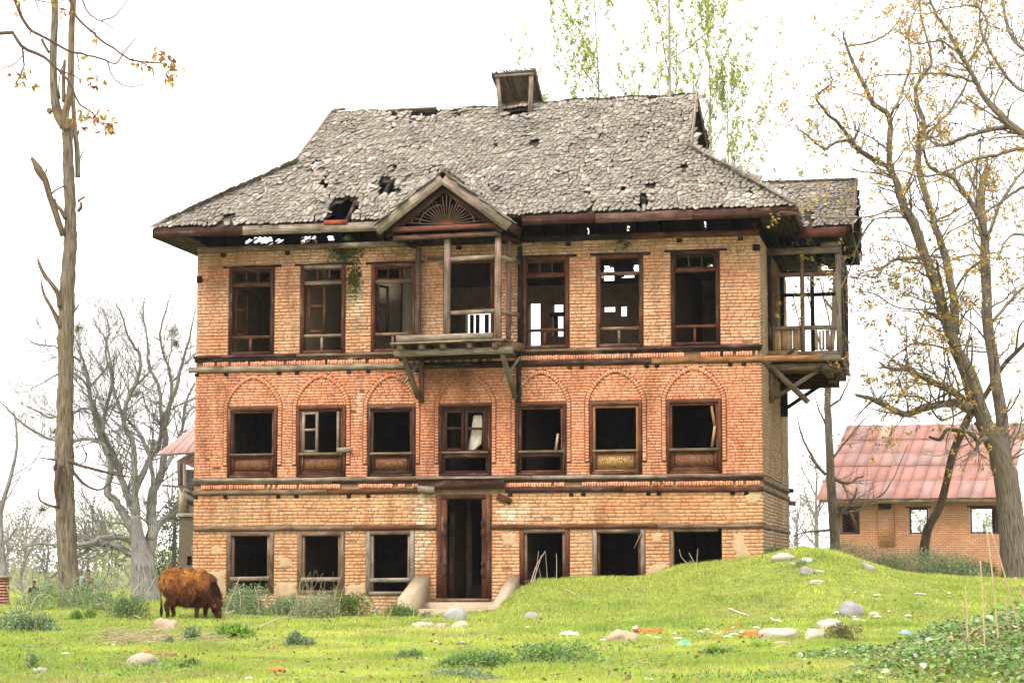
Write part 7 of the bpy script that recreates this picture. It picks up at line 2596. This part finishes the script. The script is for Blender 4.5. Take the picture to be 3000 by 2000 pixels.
for i, (x, y) in enumerate(WH):
    big = rg.random() < .35
    crumple('litter_scrap', x, y, rg.uniform(18, 28) if big else rg.uniform(8, 15), rg.uniform(5, 8) if big else rg.uniform(3, 5), vary((0.62, .60, .56), .1),
            scrap_label(x, y, big), 'litter', 100 + i, 'white litter scraps strewn over the grass')
for i, (x, y, w_, lab) in enumerate(((1466, 1880, 18, 'small black rag left of centre in the foreground grass'), (1350, 1895, 38, 'curled dark brown leaf mass in the foreground grass'), (900, 1948, 22, 'black scrap near the bottom left of centre'))):
    crumple('dark_scrap', x, y, w_, 9, (0.03, .022, .018), lab, 'litter', 300 + i)

# ================================================================ sticks, stakes and dry stalks
def stick(name, a, b_, rpx, c, label, cat='stick', group=None, mid=0.0, lift=.01, Y=None):
    A = ground_hit(*a) if Y is None else W(a[0], a[1], Y)
    B = ground_hit(*b_) if Y is None else W(b_[0], b_[1], Y)
    k = A.y / F
    P = [A, A.lerp(B, .35) + Vector((0, 0, mid)), A.lerp(B, .7) + Vector((mid * .5, 0, mid * .6)), B]
    if Y is None:
        for p in P: p.z = gzf(p.x, p.y) + lift + rpx * k
    m = MB(); m.tube(smooth_path(P, 3), np.linspace(rpx * k, rpx * k * .7, 10), 6, c, rough=.1)
    o = m.build(name, M['dry'], None, smooth=True)
    cc = A.copy(); 
    for v in o.data.vertices: v.co -= cc
    o.location = cc
    tag(o, label, cat, group)
    return o


stick('stick', (2135, 1787), (2192, 1807), 2.6, (0.60, .55, .47), 'pale straight stick lying on the mound slope')
stick('stick', (1655, 1728), (1700, 1753), 1.6, (0.52, .42, .3), 'thin pale stick on the upper mound')
stick('stick', (2260, 1815), (2290, 1826), 3, (0.66, .62, .56), 'short thick white stick below the mound')
stick('stick', (1260, 1893), (1340, 1896), 2.2, (0.42, .28, .17), 'curved brown stick in the centre foreground', mid=.02)
stick('stick', (2680, 1742), (2713, 1744), 2.5, (0.68, .65, .6), 'short white stick alone on the far right grass')
stick('stick', (25, 1872), (98, 1863), 2.5, (0.38, .28, .19), 'brown stick at the edge of the left weeds')
stick('stick', (150, 1862), (215, 1851), 3, (0.40, .30, .21), 'forked brown stick right of the left weeds')
stick('stick', (280, 1789), (322, 1792), 2.5, (0.40, .28, .2), 'dark stick on the ground behind the left weeds', lift=.1)
stick('stick', (370, 1806), (412, 1824), 2.0, (0.42, .32, .22), 'dry stem leaning by the round bush left of the cow', lift=.06)
stick('stick', (310, 1855), (395, 1856), 2.0, (0.45, .33, .23), 'long dry stem among the straw left of the boulder')
stick('stick', (760, 1855), (895, 1806), 2.2, (0.48, .38, .27), 'long pale dry branch slanting before the second window', lift=.08)
stick('stick', (560, 1886), (655, 1873), 2.0, (0.45, .34, .25), 'dry branch lying below the tufted weeds')
rg = random.Random(5)
Ys = 17.6
for i, (a, b_, r_, lab) in enumerate((((2880, 1800), (2872, 1642), 3.2, 'straight grey stake second from the left by the ivy'), ((2916, 1800), (2891, 1555), 3.0, 'tall thin stake with a straight tip by the ivy'),
                                      ((2972, 1800), (2905, 1557), 3.6, 'tallest yellow brown stake leaning left by the ivy'), ((2838, 1840), (2828, 1716), 3.0, 'short weathered stake at the left of the ivy'),
                                      ((2956, 1880), (2944, 1742), 3.2, 'dark reddish stake standing inside the ivy'), ((3006, 1760), (2973, 1690), 2.8, 'stake leaning out at the right edge'),
                                      ((2826, 1800), (2820, 1762), 2.0, 'short stub stake near the short weathered stake'))):
    g = ground_hit(*a) if a[1] > 1800 else None
    Yk = Ys + (i * .13 - .4)
    A = W(a[0], a[1], Yk); B = W(b_[0], b_[1], Yk)
    dn = (A - B).normalized(); zf = gzf(A.x, A.y) - .12
    if A.z > zf: A = A + dn * ((A.z - zf) / max(.3, -dn.z))
    k = Yk / F
    m = MB(); m.tube(smooth_path([A, A.lerp(B, .4) + Vector((rg.uniform(-.012, .012), 0, 0)), A.lerp(B, .75) + Vector((rg.uniform(-.01, .01), 0, 0)), B], 4), np.linspace(r_ * k * .95, r_ * k * .6, 13), 7, vary((0.44, .33, .20), .2), rough=.1)
    o = m.build('stake', M['dry'], None, smooth=True)
    for v in o.data.vertices: v.co -= A
    o.location = A; tag(o, lab, 'stake', 'wooden stakes standing in the ivy')

# ================================================================ weeds
def bush(px_c, py_b, wpx, hpx, cols, label, seed, n=1500, leaf=.045, stalks=8, name='weed_bush', stalkc=(0.42, .34, .22), yw=.7, lumpy=.25, sh=1.3, dryc=.08, fix=None):
    random.seed(seed)
    g = ground_hit(px_c, py_b) if fix is None else Vector((W(px_c, py_b, fix).x, fix, 0))
    k = g.y / F
    a, h = wpx * k / 2, hpx * k
    z0 = gzf(g.x, g.y)
    root = empty(name, (g.x, g.y, z0)); tag(root, label, 'weeds' if name != 'shrub' else 'shrub')
    lob = [(random.uniform(-.75, .75), random.uniform(-.6, .6) * yw, random.uniform(.45, 1.0)) for _ in range(7)]
    pts = []
    while len(pts) < n:
        lx, ly, lh = random.choice(lob)
        x = lx + random.gauss(0, .26); y = ly + random.gauss(0, .26)
        if abs(x) > 1.35: continue
        top = lh * (1 - min(1, ((x - lx) ** 2 + (y - ly) ** 2) / .32)) ** .5 * (1 - .5 * max(0, abs(x) - .5))
        z = top * (random.random() ** .5)
        wx, wy = g.x + x * a, g.y + y * a
        pts.append((wx, wy, gzf(wx, wy) + max(.01, z * h + random.gauss(0, lumpy * .05 * h))))
    m = MB(); leaf_cards(m, pts, leaf, cols, .012, 1, -.5, .42, .35)
    put(m, 'foliage', root, M['leaf'], kind='stuff')
    m = MB()
    for q in range(stalks * 3):
        x = g.x + random.uniform(-.9, .9) * a; y = g.y + random.uniform(-.5, .5) * a * yw
        z = gzf(x, y); tall = q < stalks
        L = h * (random.uniform(.8, sh) if tall else random.uniform(.4, .8))
        lean = random.gauss(0, .3)
        m.tube([(x, y, z), (x + lean * L * .4, y, z + L * .55), (x + lean * L, y + random.gauss(0, .1) * L, z + L)], [.004, .0035, .002] if g.y > 25 else [.003, .0025, .0015], 3, vary(stalkc, .2) if tall else (0.16, .2, .07), cap=False)
    put(m, 'stalks', root, M['dry'], kind='stuff')
    return root


GG = [(0.20, .29, .13), (.26, .34, .18), (.31, .38, .23), (.14, .22, .08)]          # grey green nettles
GD = [(0.13, .23, .05), (.18, .30, .07), (.09, .17, .035)]
GL = [(0.22, .36, .06), (.28, .43, .08), (.17, .29, .05)]
GM = [(0.28, .34, .18), (.36, .40, .25), (.20, .26, .12), (.40, .36, .25)]
bush(215, 1815, 330, 105, GG, 'wide grey green weed thicket around the foot of the dead trunk', 1, 5200, .05, 22, fix=38.3)
bush(60, 1850, 170, 80, GG, 'weed clump at the left edge with arching dry stems', 2, 2200, .05, 10)
bush(385, 1812, 120, 90, GD + GG, 'rounded dark green bush just left of the cow', 3, 2400, .045, 8)
bush(240, 1815, 70, 40, GL + GD, 'low bright green bush between trunk and rounded bush', 4, 1100, .04, 3)
bush(560, 1880, 46, 54, GG, 'small feathery grey weed right of the angular boulder', 5, 700, .035, 3)
bush(490, 1890, 40, 26, GG, 'tiny feathery weed below the angular boulder', 6, 350, .03, 2)
bush(740, 1800, 200, 98, GG, 'dark grey green nettles under the first ground floor window', 7, 4600, .05, 6, fix=39.8)
bush(860, 1800, 165, 92, GG, 'nettles under the second ground floor window', 8, 3600, .05, 6, fix=40.2)
bush(920, 1820, 150, 105, GM, 'pale straggly weeds with twisted dry stems below the second window', 9, 2400, .045, 34, sh=1.5, fix=37.5)
bush(1010, 1805, 160, 86, GD + [(0.16, .10, .04)], 'dark leafy weeds with reddish stems under the third window', 10, 3200, .05, 9, fix=39.8)
bush(1180, 1825, 100, 50, GD, 'dark green plants in front of the left step wall', 11, 1400, .045, 5, fix=38.6)
bush(1252, 1813, 36, 30, GG, 'little grey plant against the lowest step', 12, 320, .035, 2)
bush(880, 1893, 90, 44, GG, 'round grey green weed alone in the middle left grass', 13, 1500, .035, 2)
bush(690, 1870, 110, 44, GL, 'long bladed grass tuft with dry stems below the nettles', 14, 900, .06, 16, sh=2.2)
bush(1195, 1935, 80, 34, GG + GD, 'low feathery weed in the front centre grass', 15, 1200, .03, 2)
bush(1385, 1960, 240, 62, GL + GD + GG, 'spreading parsley leaved weed patch at the bottom centre', 16, 4200, .032, 5)
bush(1620, 1945, 230, 66, GL + GD + GG, 'feathery green weed patch right of the bottom centre', 17, 3800, .032, 5)
bush(1350, 1990, 200, 30, GG, 'weed fringe along the bottom centre edge', 18, 2000, .03, 3)
bush(560, 1962, 60, 34, GD, 'low weed right of the broken mossy brick', 19, 600, .035, 5)
bush(1540, 1712, 50, 24, GD, 'small dark weed at the left end of the mound by the steps', 20, 500, .04, 3)
bush(2345, 1660, 34, 24, GG, 'small grey plant between the crest stones', 21, 300, .035, 2)
bush(2262, 1622, 60, 26, GD, 'dark green weed growing at the right corner of the house', 22, 600, .045, 2, fix=41.8)
bush(2475, 1882, 110, 66, [(0.15, .18, .05), (.2, .2, .06), (.24, .2, .09)], 'sprawling leafy sprig growing over the long tapering stone', 23, 900, .04, 12, sh=1.2)
bush(2560, 1668, 300, 90, GM + GG, 'long grey green weed bank behind the mound', 24, 5200, .055, 22, fix=46.5)
bush(2480, 1640, 170, 60, GM + GG, 'weed bank behind the mound crest left end', 25, 2600, .055, 14, fix=47.5)
bush(2700, 1705, 330, 90, GM + GG, 'weed bank at the foot of the leaning trunk', 26, 5600, .055, 22, fix=45.0)
bush(2870, 1705, 160, 55, GM + GD, 'darker weeds left of the big budding tree trunk', 27, 2400, .055, 8, fix=45.6)
bush(2230, 1905, 60, 30, GL, 'bright tuft below the double humped stone', 28, 600, .03, 1)
bush(2100, 1925, 110, 34, GL + GD, 'bright weed tuft behind the red brown brick lump', 29, 1500, .03, 2)
bush(90, 1960, 30, 60, GG, 'thin upright weed in the lower left grass', 30, 260, .03, 2)

# single tall dry stalks
def stalks(name, specs, label, Ydef, c=(0.50, .40, .27)):
    m = MB(); 
    for pts, rd in specs:
        P = px_path(pts, Ydef, 4)
        m.tube(P, np.interp(np.linspace(0, 1, len(P)), [0, 1], [rd * Ydef / F, rd * .5 * Ydef / F]), 4, vary(c, .2), cap=False)
    o = m.build(name, M['dry'], None); tag(o, label, 'dry stalks'); o['kind'] = 'stuff'
    return o
stalks('dry_stalks', [([(640, 1860), (665, 1780), (690, 1720), (703, 1688)], 2.0), ([(632, 1812), (615, 1780), (596, 1747)], 2.4), ([(635, 1845), (634, 1790), (632, 1756)], 1.8), ([(540, 1830), (541, 1780), (540, 1735)], 1.2),
                      ([(645, 1800), (647, 1770), (645, 1755)], 1.5), ([(700, 1720), (705, 1760), (702, 1800)], 1.0), ([(745, 1718), (757, 1760), (756, 1800)], 1.3), ([(655, 1797), (690, 1788), (660, 1792)], 1.2),
                      ([(1210, 1812), (1214, 1770), (1216, 1745)], 1.1), ([(1105, 1870), (1140, 1800), (1152, 1778)], 1.3), ([(1072, 1748), (1090, 1775), (1086, 1790)], 1.2), ([(1050, 1800), (1052, 1785), (1047, 1775)], 1.2),
                      ([(380, 1750), (400, 1720), (430, 1690)], 1.5), ([(335, 1760), (345, 1730), (350, 1700)], 1.2), ([(430, 1740), (420, 1712), (415, 1690)], 1.2), ([(455, 1690), (440, 1720), (420, 1745)], 1.2),
                      ([(2, 1850), (40, 1780), (20, 1720), (35, 1716)], 1.5), ([(90, 1830), (60, 1760), (85, 1715)], 1.4), ([(70, 1850), (85, 1790), (110, 1745), (128, 1740)], 1.6), ([(115, 1800), (125, 1760), (150, 1740)], 1.4)],
       'tall pale dry stalks standing among the weeds near the cow', 37.0)
stalks('dry_stalks', [([(1556, 1705), (1570, 1660), (1598, 1613)], 1.7), ([(1560, 1706), (1578, 1655), (1586, 1625)], 1.5), ([(1566, 1703), (1575, 1640), (1578, 1612)], 1.2), ([(1630, 1704), (1631, 1660), (1630, 1620)], 1.4), ([(1604, 1706), (1602, 1670), (1598, 1620)], 1.0),
                      ([(1586, 1700), (1582, 1680), (1580, 1665)], 1.0), ([(2035, 1668), (2015, 1650), (1997, 1632), (1990, 1608)], 1.5), ([(2047, 1670), (2030, 1640), (2018, 1618)], 1.5), ([(2045, 1667), (2042, 1640), (2045, 1605)], 1.5),
                      ([(2046, 1664), (2020, 1640)], 1.0), ([(2100, 1665), (2096, 1650), (2097, 1637)], 1.0), ([(2104, 1668), (2104, 1650), (2100, 1640)], 1.0), ([(2076, 1662), (2080, 1652), (2095, 1644)], .8)],
       'pale dry weed stalks on the mound standing against the dark window openings', 40.6, (0.40, .31, .24))
# straw on the ground
m = MB(); rg = random.Random(8)
for k in range(1500):
    if k < 650: x, y = rg.gauss(400, 60), rg.gauss(1868, 11)
    elif k < 820: x, y = rg.gauss(600, 60), rg.gauss(1872, 14)
    elif k < 1000: x, y = rg.gauss(850, 60), rg.gauss(1790, 16)
    else: x, y = rg.uniform(-40, 3040), 1800 + 200 * rg.random()
    p = ground_hit(x, max(y, 1712))
    if p.y > 42: continue
    a_ = rg.gauss(0, .5); L = rg.uniform(.05, .28); L2 = L * .5
    d = Vector((math.cos(a_), math.sin(a_), 0)) * L2
    z = gzf(p.x, p.y) + rg.uniform(.01, .05)
    m.tube([(p.x - d.x, p.y - d.y, z), (p.x, p.y, z + L * rg.uniform(0, .15)), (p.x + d.x, p.y + d.y, z + rg.uniform(0, .03))], [.0028, .0028, .0015], 3, vary(rg.choice([(0.42, .31, .18), (.5, .42, .28), (.3, .2, .12)]), .2), cap=False)
o = m.build('straw', M['dry'], None); tag(o, 'dry straw and dead stems scattered on the grass', None, kind='stuff')

# ================================================================ ivy at the lower right
rg = np.random.default_rng(3)
n = 27000
X = rg.uniform(2.45, 7.6, n); Yv = rg.uniform(14.6, 20.0, n)
edge = (X - 2.95) / 1.9 - np.abs(Yv - 17.2) * .14 + .25 * np.sin(Yv * 2.4) + .2 * np.sin(X * 5 + Yv)
keep = edge > rg.uniform(-.35, .3, n)
X, Yv, edge = X[keep], Yv[keep], np.clip(edge[keep], 0, 1)
hgt = (.04 + .30 * edge * (1 + .5 * np.sin(X * 4 + 1) * np.cos(Yv * 3))) * rg.uniform(.25, 1.15, len(X))
Z = gz(X, Yv) + hgt
n = len(X)
d = rg.normal(0, 1, (n, 3)); d[:, 2] = d[:, 2] * .4 - .15; d[:, 1] -= .3
d /= np.linalg.norm(d, axis=1, keepdims=True)
up_ = np.stack([rg.normal(0, .45, n), rg.normal(-.25, .45, n), np.ones(n)], 1)
s = np.cross(d, up_); s /= np.linalg.norm(s, axis=1, keepdims=True)
nn = np.cross(s, d)
L = rg.uniform(.022, .056, (n, 1)) * np.where(rg.random((n, 1)) < .12, 1.5, 1.0); P = np.stack([X, Yv, Z], 1)
fold = nn * L * .14
V = np.stack([P, P + d * L * .3 + s * L * .42 + fold, P + d * L * .65 + s * L * .32 + fold, P + d * L, P + d * L * .65 - s * L * .32 + fold, P + d * L * .3 - s * L * .42 + fold], 1)
cols = np.array([(0.13, .23, .05), (.18, .29, .065), (.08, .15, .035), (.26, .36, .09), (.26, .15, .08), (.36, .40, .28)])
C = cols[rg.choice(6, n, p=[.3, .27, .2, .13, .05, .05])] * rg.uniform(.75, 1.3, (n, 1))
m = MB()
base_i = np.arange(n)[:, None] * 6
m.add(V.reshape(-1, 3), np.concatenate([base_i + np.array([[0, 1, 2, 3]]), base_i + np.array([[0, 3, 4, 5]])]), np.concatenate([C, C]))
o = m.build('ivy', mat_plain('glossy_leaf', .42, 3, .85, 1.1, 0, .45, .25), None); tag(o, 'glossy green ivy ground cover in the lower right corner', None, kind='stuff')
m = MB(); r2 = random.Random(6)
for k in range(260):
    x, y = r2.uniform(3.1, 6.0), r2.uniform(15.6, 19.3)
    if (x - 3.15) / 1.9 - abs(y - 17.4) * .2 < .1: continue
    z = gzf(x, y); a_ = r2.uniform(0, 6.28); L_ = r2.uniform(.1, .35)
    m.tube([(x, y, z + .02), (x + L_ * .5 * math.cos(a_), y + L_ * .5 * math.sin(a_), z + .12), (x + L_ * math.cos(a_), y + L_ * math.sin(a_), z + .18 * r2.random())], [.004, .003, .002], 4, vary((0.20, .13, .07), .3), cap=False)
for pts in ([(2825, 1905), (2835, 1865), (2870, 1835), (2910, 1830), (2945, 1840)], [(2580, 1980), (2600, 1950), (2640, 1935)], [(2740, 1905), (2780, 1900), (2830, 1925)]):
    P = px_path(pts, 17.2, 4); m.tube(P, .005, 5, (0.38, .34, .13), cap=False)
o = m.build('ivy_stems', M['dry'], None); tag(o, 'brown ivy stems and runners', None, kind='stuff')

# ================================================================ grass
def in_house(x, y):
    dx, dy = x - P0[0], y - P0[1]
    u = dx * UX + dy * UY; dd = -(dx * NX + dy * NY)
    return ((u > UL - .02) & (u < UR + .02) & (dd > -.03)) | ((u > cuL0 - .03) & (u < cuR1 + .03) & (dd > -1.28) & (dd < 0) & (x > -60))


def vnoise(x, y, s, seed):
    r_ = np.random.default_rng(seed)
    ph = r_.uniform(0, 6.28, (6, 2)); an = r_.uniform(0, 6.28, 6); fr = s * r_.uniform(.6, 1.7, 6)
    v = 0
    for i in range(6): v = v + np.sin((x * np.cos(an[i]) + y * np.sin(an[i])) * fr[i] + ph[i, 0])
    return v / 6


def grass(n, y0, y1, power, hmin, hmax, wd, name, seed, label):
    r_ = np.random.default_rng(seed)
    t = r_.random(n)
    Yg = y0 + (y1 - y0) * t ** power
    Xg = r_.uniform(-1, 1, n) * (Yg * .262 + 2.6)
    # tufts
    cx = np.round(Xg / .09 + r_.normal(0, .35, n)) * .09; cy = np.round(Yg / .09 + r_.normal(0, .35, n)) * .09
    tuft = vnoise(cx, cy, 9, 5) > -.05
    Xg = np.where(tuft, Xg * .5 + cx * .5, Xg); Yg = np.where(tuft, Yg * .5 + cy * .5, Yg)
    k = ~in_house(Xg, Yg)
    Xg, Yg = Xg[k], Yg[k]
    n = len(Xg)
    bare = vnoise(Xg, Yg, 1.1, 2) + .8 * vnoise(Xg, Yg, 4.5, 3) + .5 * vnoise(Xg, Yg, 13, 31)
    k = r_.random(n) < np.clip(1.25 - .75 * np.clip(bare - .35, 0, 2), .2, 1)
    Xg, Yg, bare = Xg[k], Yg[k], bare[k]
    n = len(Xg)
    Zg = gz(Xg, Yg)
    h = r_.uniform(hmin, hmax, n) * (1 + .7 * vnoise(Xg, Yg, 1.7, 4) + .5 * vnoise(Xg, Yg, 7, 41))
    h = h * (1 + 1.6 * np.clip(vnoise(Xg, Yg, 2.1, 71) + .6 * vnoise(Xg, Yg, 6.5, 72) - .2, 0, 1))
    h = np.clip(h, hmin * .6, hmax * 2.6)
    az = r_.uniform(0, 6.28, n); lean = np.abs(r_.normal(0, .75, n))
    dx, dy = np.cos(az), np.sin(az)
    a2 = r_.uniform(0, 6.28, n); w2 = wd * r_.uniform(.5, 1.4, n)
    sx, sy = np.cos(a2) * w2, np.sin(a2) * w2
    V = np.empty((n, 3, 3))
    V[:, 0] = np.stack([Xg - sx, Yg - sy, Zg], 1); V[:, 1] = np.stack([Xg + sx, Yg + sy, Zg], 1)
    V[:, 2] = np.stack([Xg + dx * lean * h, Yg + dy * lean * h, Zg + h], 1)
    f = np.clip(.5 + .6 * vnoise(Xg, Yg, .8, 7) + .4 * vnoise(Xg, Yg, 3.2, 8) + r_.normal(0, .2, n), 0, 1)[:, None]
    C = np.array((.26, .37, .06)) * (1 - f) + np.array((.54, .58, .12)) * f
    g2 = np.clip(vnoise(Xg, Yg, 2.1, 71) + .6 * vnoise(Xg, Yg, 6.5, 72) - .15, 0, 1)[:, None]
    C = C * (1 - .7 * g2) + np.array((.20, .35, .06)) * .7 * g2
    g3 = np.clip(vnoise(Xg, Yg, 1.4, 81) + .7 * vnoise(Xg, Yg, 9, 82) - .35, 0, 1)[:, None]
    C = C * (1 - g3) + np.array((.44, .40, .18)) * g3
    dry = (r_.random(n) < .06 + .2 * np.clip(bare, 0, 1))[:, None]
    C = np.where(dry, np.array((.36, .29, .13)), C)
    C = C * r_.uniform(.75, 1.25, (n, 1))
    m = MB(); m.add(V.reshape(-1, 3), np.arange(n * 3).reshape(-1, 3), C)
    o = m.build(name, M['grass'], None); tag(o, label, None, kind='stuff')


grass(520000, 13.5, 26, 1.15, .018, .05, .0045, 'grass', 1, 'short bright green pasture grass in the foreground')
grass(370000, 26, 50, 1.1, .025, .06, .0085, 'grass', 2, 'short yellow green grass over the mound and in front of the house')
grass(60000, 50, 130, 1.3, .05, .14, .03, 'grass', 3, 'far pasture grass behind the house')

r_ = np.random.default_rng(44)
n = 90000
Yc = 14 + 26 * r_.random(n) ** 1.25; Xc = r_.uniform(-1, 1, n) * (Yc * .262 + 1)
pm = vnoise(Xc, Yc, 1.3, 91) + .7 * vnoise(Xc, Yc, 4.1, 92) + .5 * vnoise(Xc, Yc, 11, 93)
k = (pm > .42) & ~in_house(Xc, Yc)
Xc, Yc = Xc[k], Yc[k]
m = MB(); leaf_cards(m, np.stack([Xc, Yc, gz(Xc, Yc) + r_.uniform(.01, .06, len(Xc))], 1), .030, [(0.18, .30, .06), (.24, .36, .09), (.13, .23, .05), (.28, .33, .14)], .01, 1, -.2, .7)
o = m.build('clover', M['leaf'], None); tag(o, 'patches of low broad leaved herbs among the grass', None, kind='stuff')
n = 2600
Yc = 14 + 26 * r_.random(n) ** 1.2; Xc = r_.uniform(-1, 1, n) * (Yc * .262 + 1)
k = ~in_house(Xc, Yc); Xc, Yc = Xc[k], Yc[k]
m = MB(); leaf_cards(m, np.stack([Xc, Yc, gz(Xc, Yc) + .035], 1), .05, [(0.20, .12, .06), (.30, .2, .1), (.12, .07, .04), (.38, .30, .18)], .02, 1, .1, .5)
o = m.build('fallen_leaves', M['leaf'], None); tag(o, 'brown dead leaves and crumbs lying in the grass', None, kind='stuff')

# ================================================================ small living things
# bird on the ledge of the side balcony
bp = HP(2318, 1040, (0, D0 - .12, 0), (0, 1, 0))
bw = house_to_world(bp)
bird = empty('bird', (bw[0], bw[1], bw[2]), -TH)
tag(bird, 'small dark brown bird perched on the ledge of the side balcony', 'bird')
m = MB()
capsule_chain(m, [(-.055, 0, .035, .018), (-.02, 0, .055, .038), (.03, 0, .085, .036), (.055, 0, .115, .024)], 12)
capsule_chain(m, [(.05, 0, .12, .022), (.068, 0, .128, .022)], 10)
m.build('body', M['fur'], bird, smooth=True).color = (.09, .055, .045, 1)
m = MB(); m.tube([(-.05, 0, .04), (-.10, 0, .012), (-.13, 0, -.005)], [.016, .012, .010], 6, (.06, .04, .035)); m.build('tail', M['fur'], bird)
m = MB(); m.tube([(.086, 0, .128), (.108, 0, .124)], [.006, .001], 5, (.2, .15, .05)); m.build('beak', M['fur'], bird)
m = MB()
for s in (-1, 1): m.tube([(.0, s * .012, .03), (.005, s * .014, -.004)], [.003, .003], 4, (.2, .12, .05))
m.build('legs', M['fur'], bird)


def far_person(px_c, py_top, hpx, Yp, top, bot, label, sit=False, seed=0):
    k = Yp / F
    b = W(px_c, py_top, Yp); z0 = gzf(b.x, b.y)
    Hh = 1.66
    base_z = b.z - (1.25 if sit else Hh)
    base_z = min(base_z, z0 + .4) if abs(base_z - z0) < .8 else base_z
    root = empty('person', (b.x, b.y, z0 if True else base_z)); tag(root, label, 'person')
    off = b.z - z0
    s_ = off / (1.05 if sit else 1.68) if off > .3 else 1.0
    s_ = max(.6, min(1.25, s_))
    m = MB()
    if sit:
        capsule_chain(m, [(0, .1, .30, .17), (0, .02, .48, .17), (0, -.02, .70, .17), (0, -.04, .80, .10), (0, -.05, .86, .055)], 10)
        for q in (-1, 1):
            capsule_chain(m, [(q * .1, .1, .28, .10), (q * .14, -.32, .42, .07), (q * .13, -.36, .08, .05), (q * .13, -.5, .05, .04)], 8)
            capsule_chain(m, [(q * .19, -.02, .74, .06), (q * .25, -.12, .50, .045), (q * .12, -.32, .42, .035)], 8)
        hz_ = .97
    else:
        capsule_chain(m, [(0, 0, .85, .15), (0, 0, 1.1, .15), (0, 0, 1.32, .17), (0, 0, 1.42, .08), (0, 0, 1.48, .055)], 10)
        for q in (-1, 1):
            capsule_chain(m, [(q * .09, 0, .85, .09), (q * .10, 0, .45, .065), (q * .11, .02, .08, .045), (q * .11, -.12, .04, .04)], 8)
            capsule_chain(m, [(q * .2, 0, 1.34, .055), (q * .25, 0, 1.05, .045), (q * .22, -.12, .85, .035)], 8)
        hz_ = 1.58
    o = m.build('body', M['cloth'], None)
    md = o.modifiers.new('r', 'REMESH'); md.mode = 'VOXEL'; md.voxel_size = .03
    dgx = bpy.context.evaluated_depsgraph_get(); me = bpy.data.meshes.new_from_object(o.evaluated_get(dgx)); bpy.data.objects.remove(o)
    ca = me.color_attributes.new('col', 'FLOAT_COLOR', 'POINT')
    for v in me.vertices: ca.data[v.index].color = (*(top if v.co.z > (.42 if sit else .85) else bot), 1)
    me.materials.clear(); me.materials.append(M['cloth'])
    o = bpy.data.objects.new('body', me); link(o, root); o.scale = (s_,) * 3
    m = MB(); capsule_chain(m, [(0, -.05 if sit else 0, hz_ - .04, .085), (0, -.05 if sit else 0, hz_ + .03, .095)], 10); h = m.build('head', M['cloth'], root, smooth=True); h.color = (.22, .13, .09, 1); h.scale = (s_,) * 3
    m = MB(); capsule_chain(m, [(0, -.03 if sit else .02, hz_ + .05, .10), (0, -.03 if sit else .02, hz_ + .07, .10)], 10); h = m.build('hair', M['cloth'], root, smooth=True); h.color = (.015, .012, .012, 1); h.scale = (s_,) * 3
    return root


far_person(100, 1724, 46, 62, (.02, .02, .025), (.22, .12, .07), 'person in black top crouching beyond the left weeds', True)
far_person(235, 1761, 20, 92, (.30, .36, .42), (.1, .1, .12), 'distant person in light blue right of the dead trunk', True)
far_person(258, 1761, 20, 90, (.12, .06, .05), (.08, .07, .06), 'distant person in dark red right of the dead trunk', True)

# ================================================================ air
hz = MB(); hz.box(-260, 260, -5, 620, -3.2, 27, (1, 1, 1))
hm = bpy.data.materials.new('air'); hm.use_nodes = True
ht = hm.node_tree; ht.nodes.clear()
ho = ht.nodes.new('ShaderNodeOutputMaterial'); hv = ht.nodes.new('ShaderNodeVolumePrincipled')
hv.inputs['Color'].default_value = (0.93, 0.95, 1.0, 1); hv.inputs['Density'].default_value = 0.00018; hv.inputs['Anisotropy'].default_value = 0.2
ht.links.new(hv.outputs[0], ho.inputs['Volume'])
ho_ = hz.build('haze', hm, None); tag(ho_, 'pale morning haze over the whole field', None, kind='stuff')
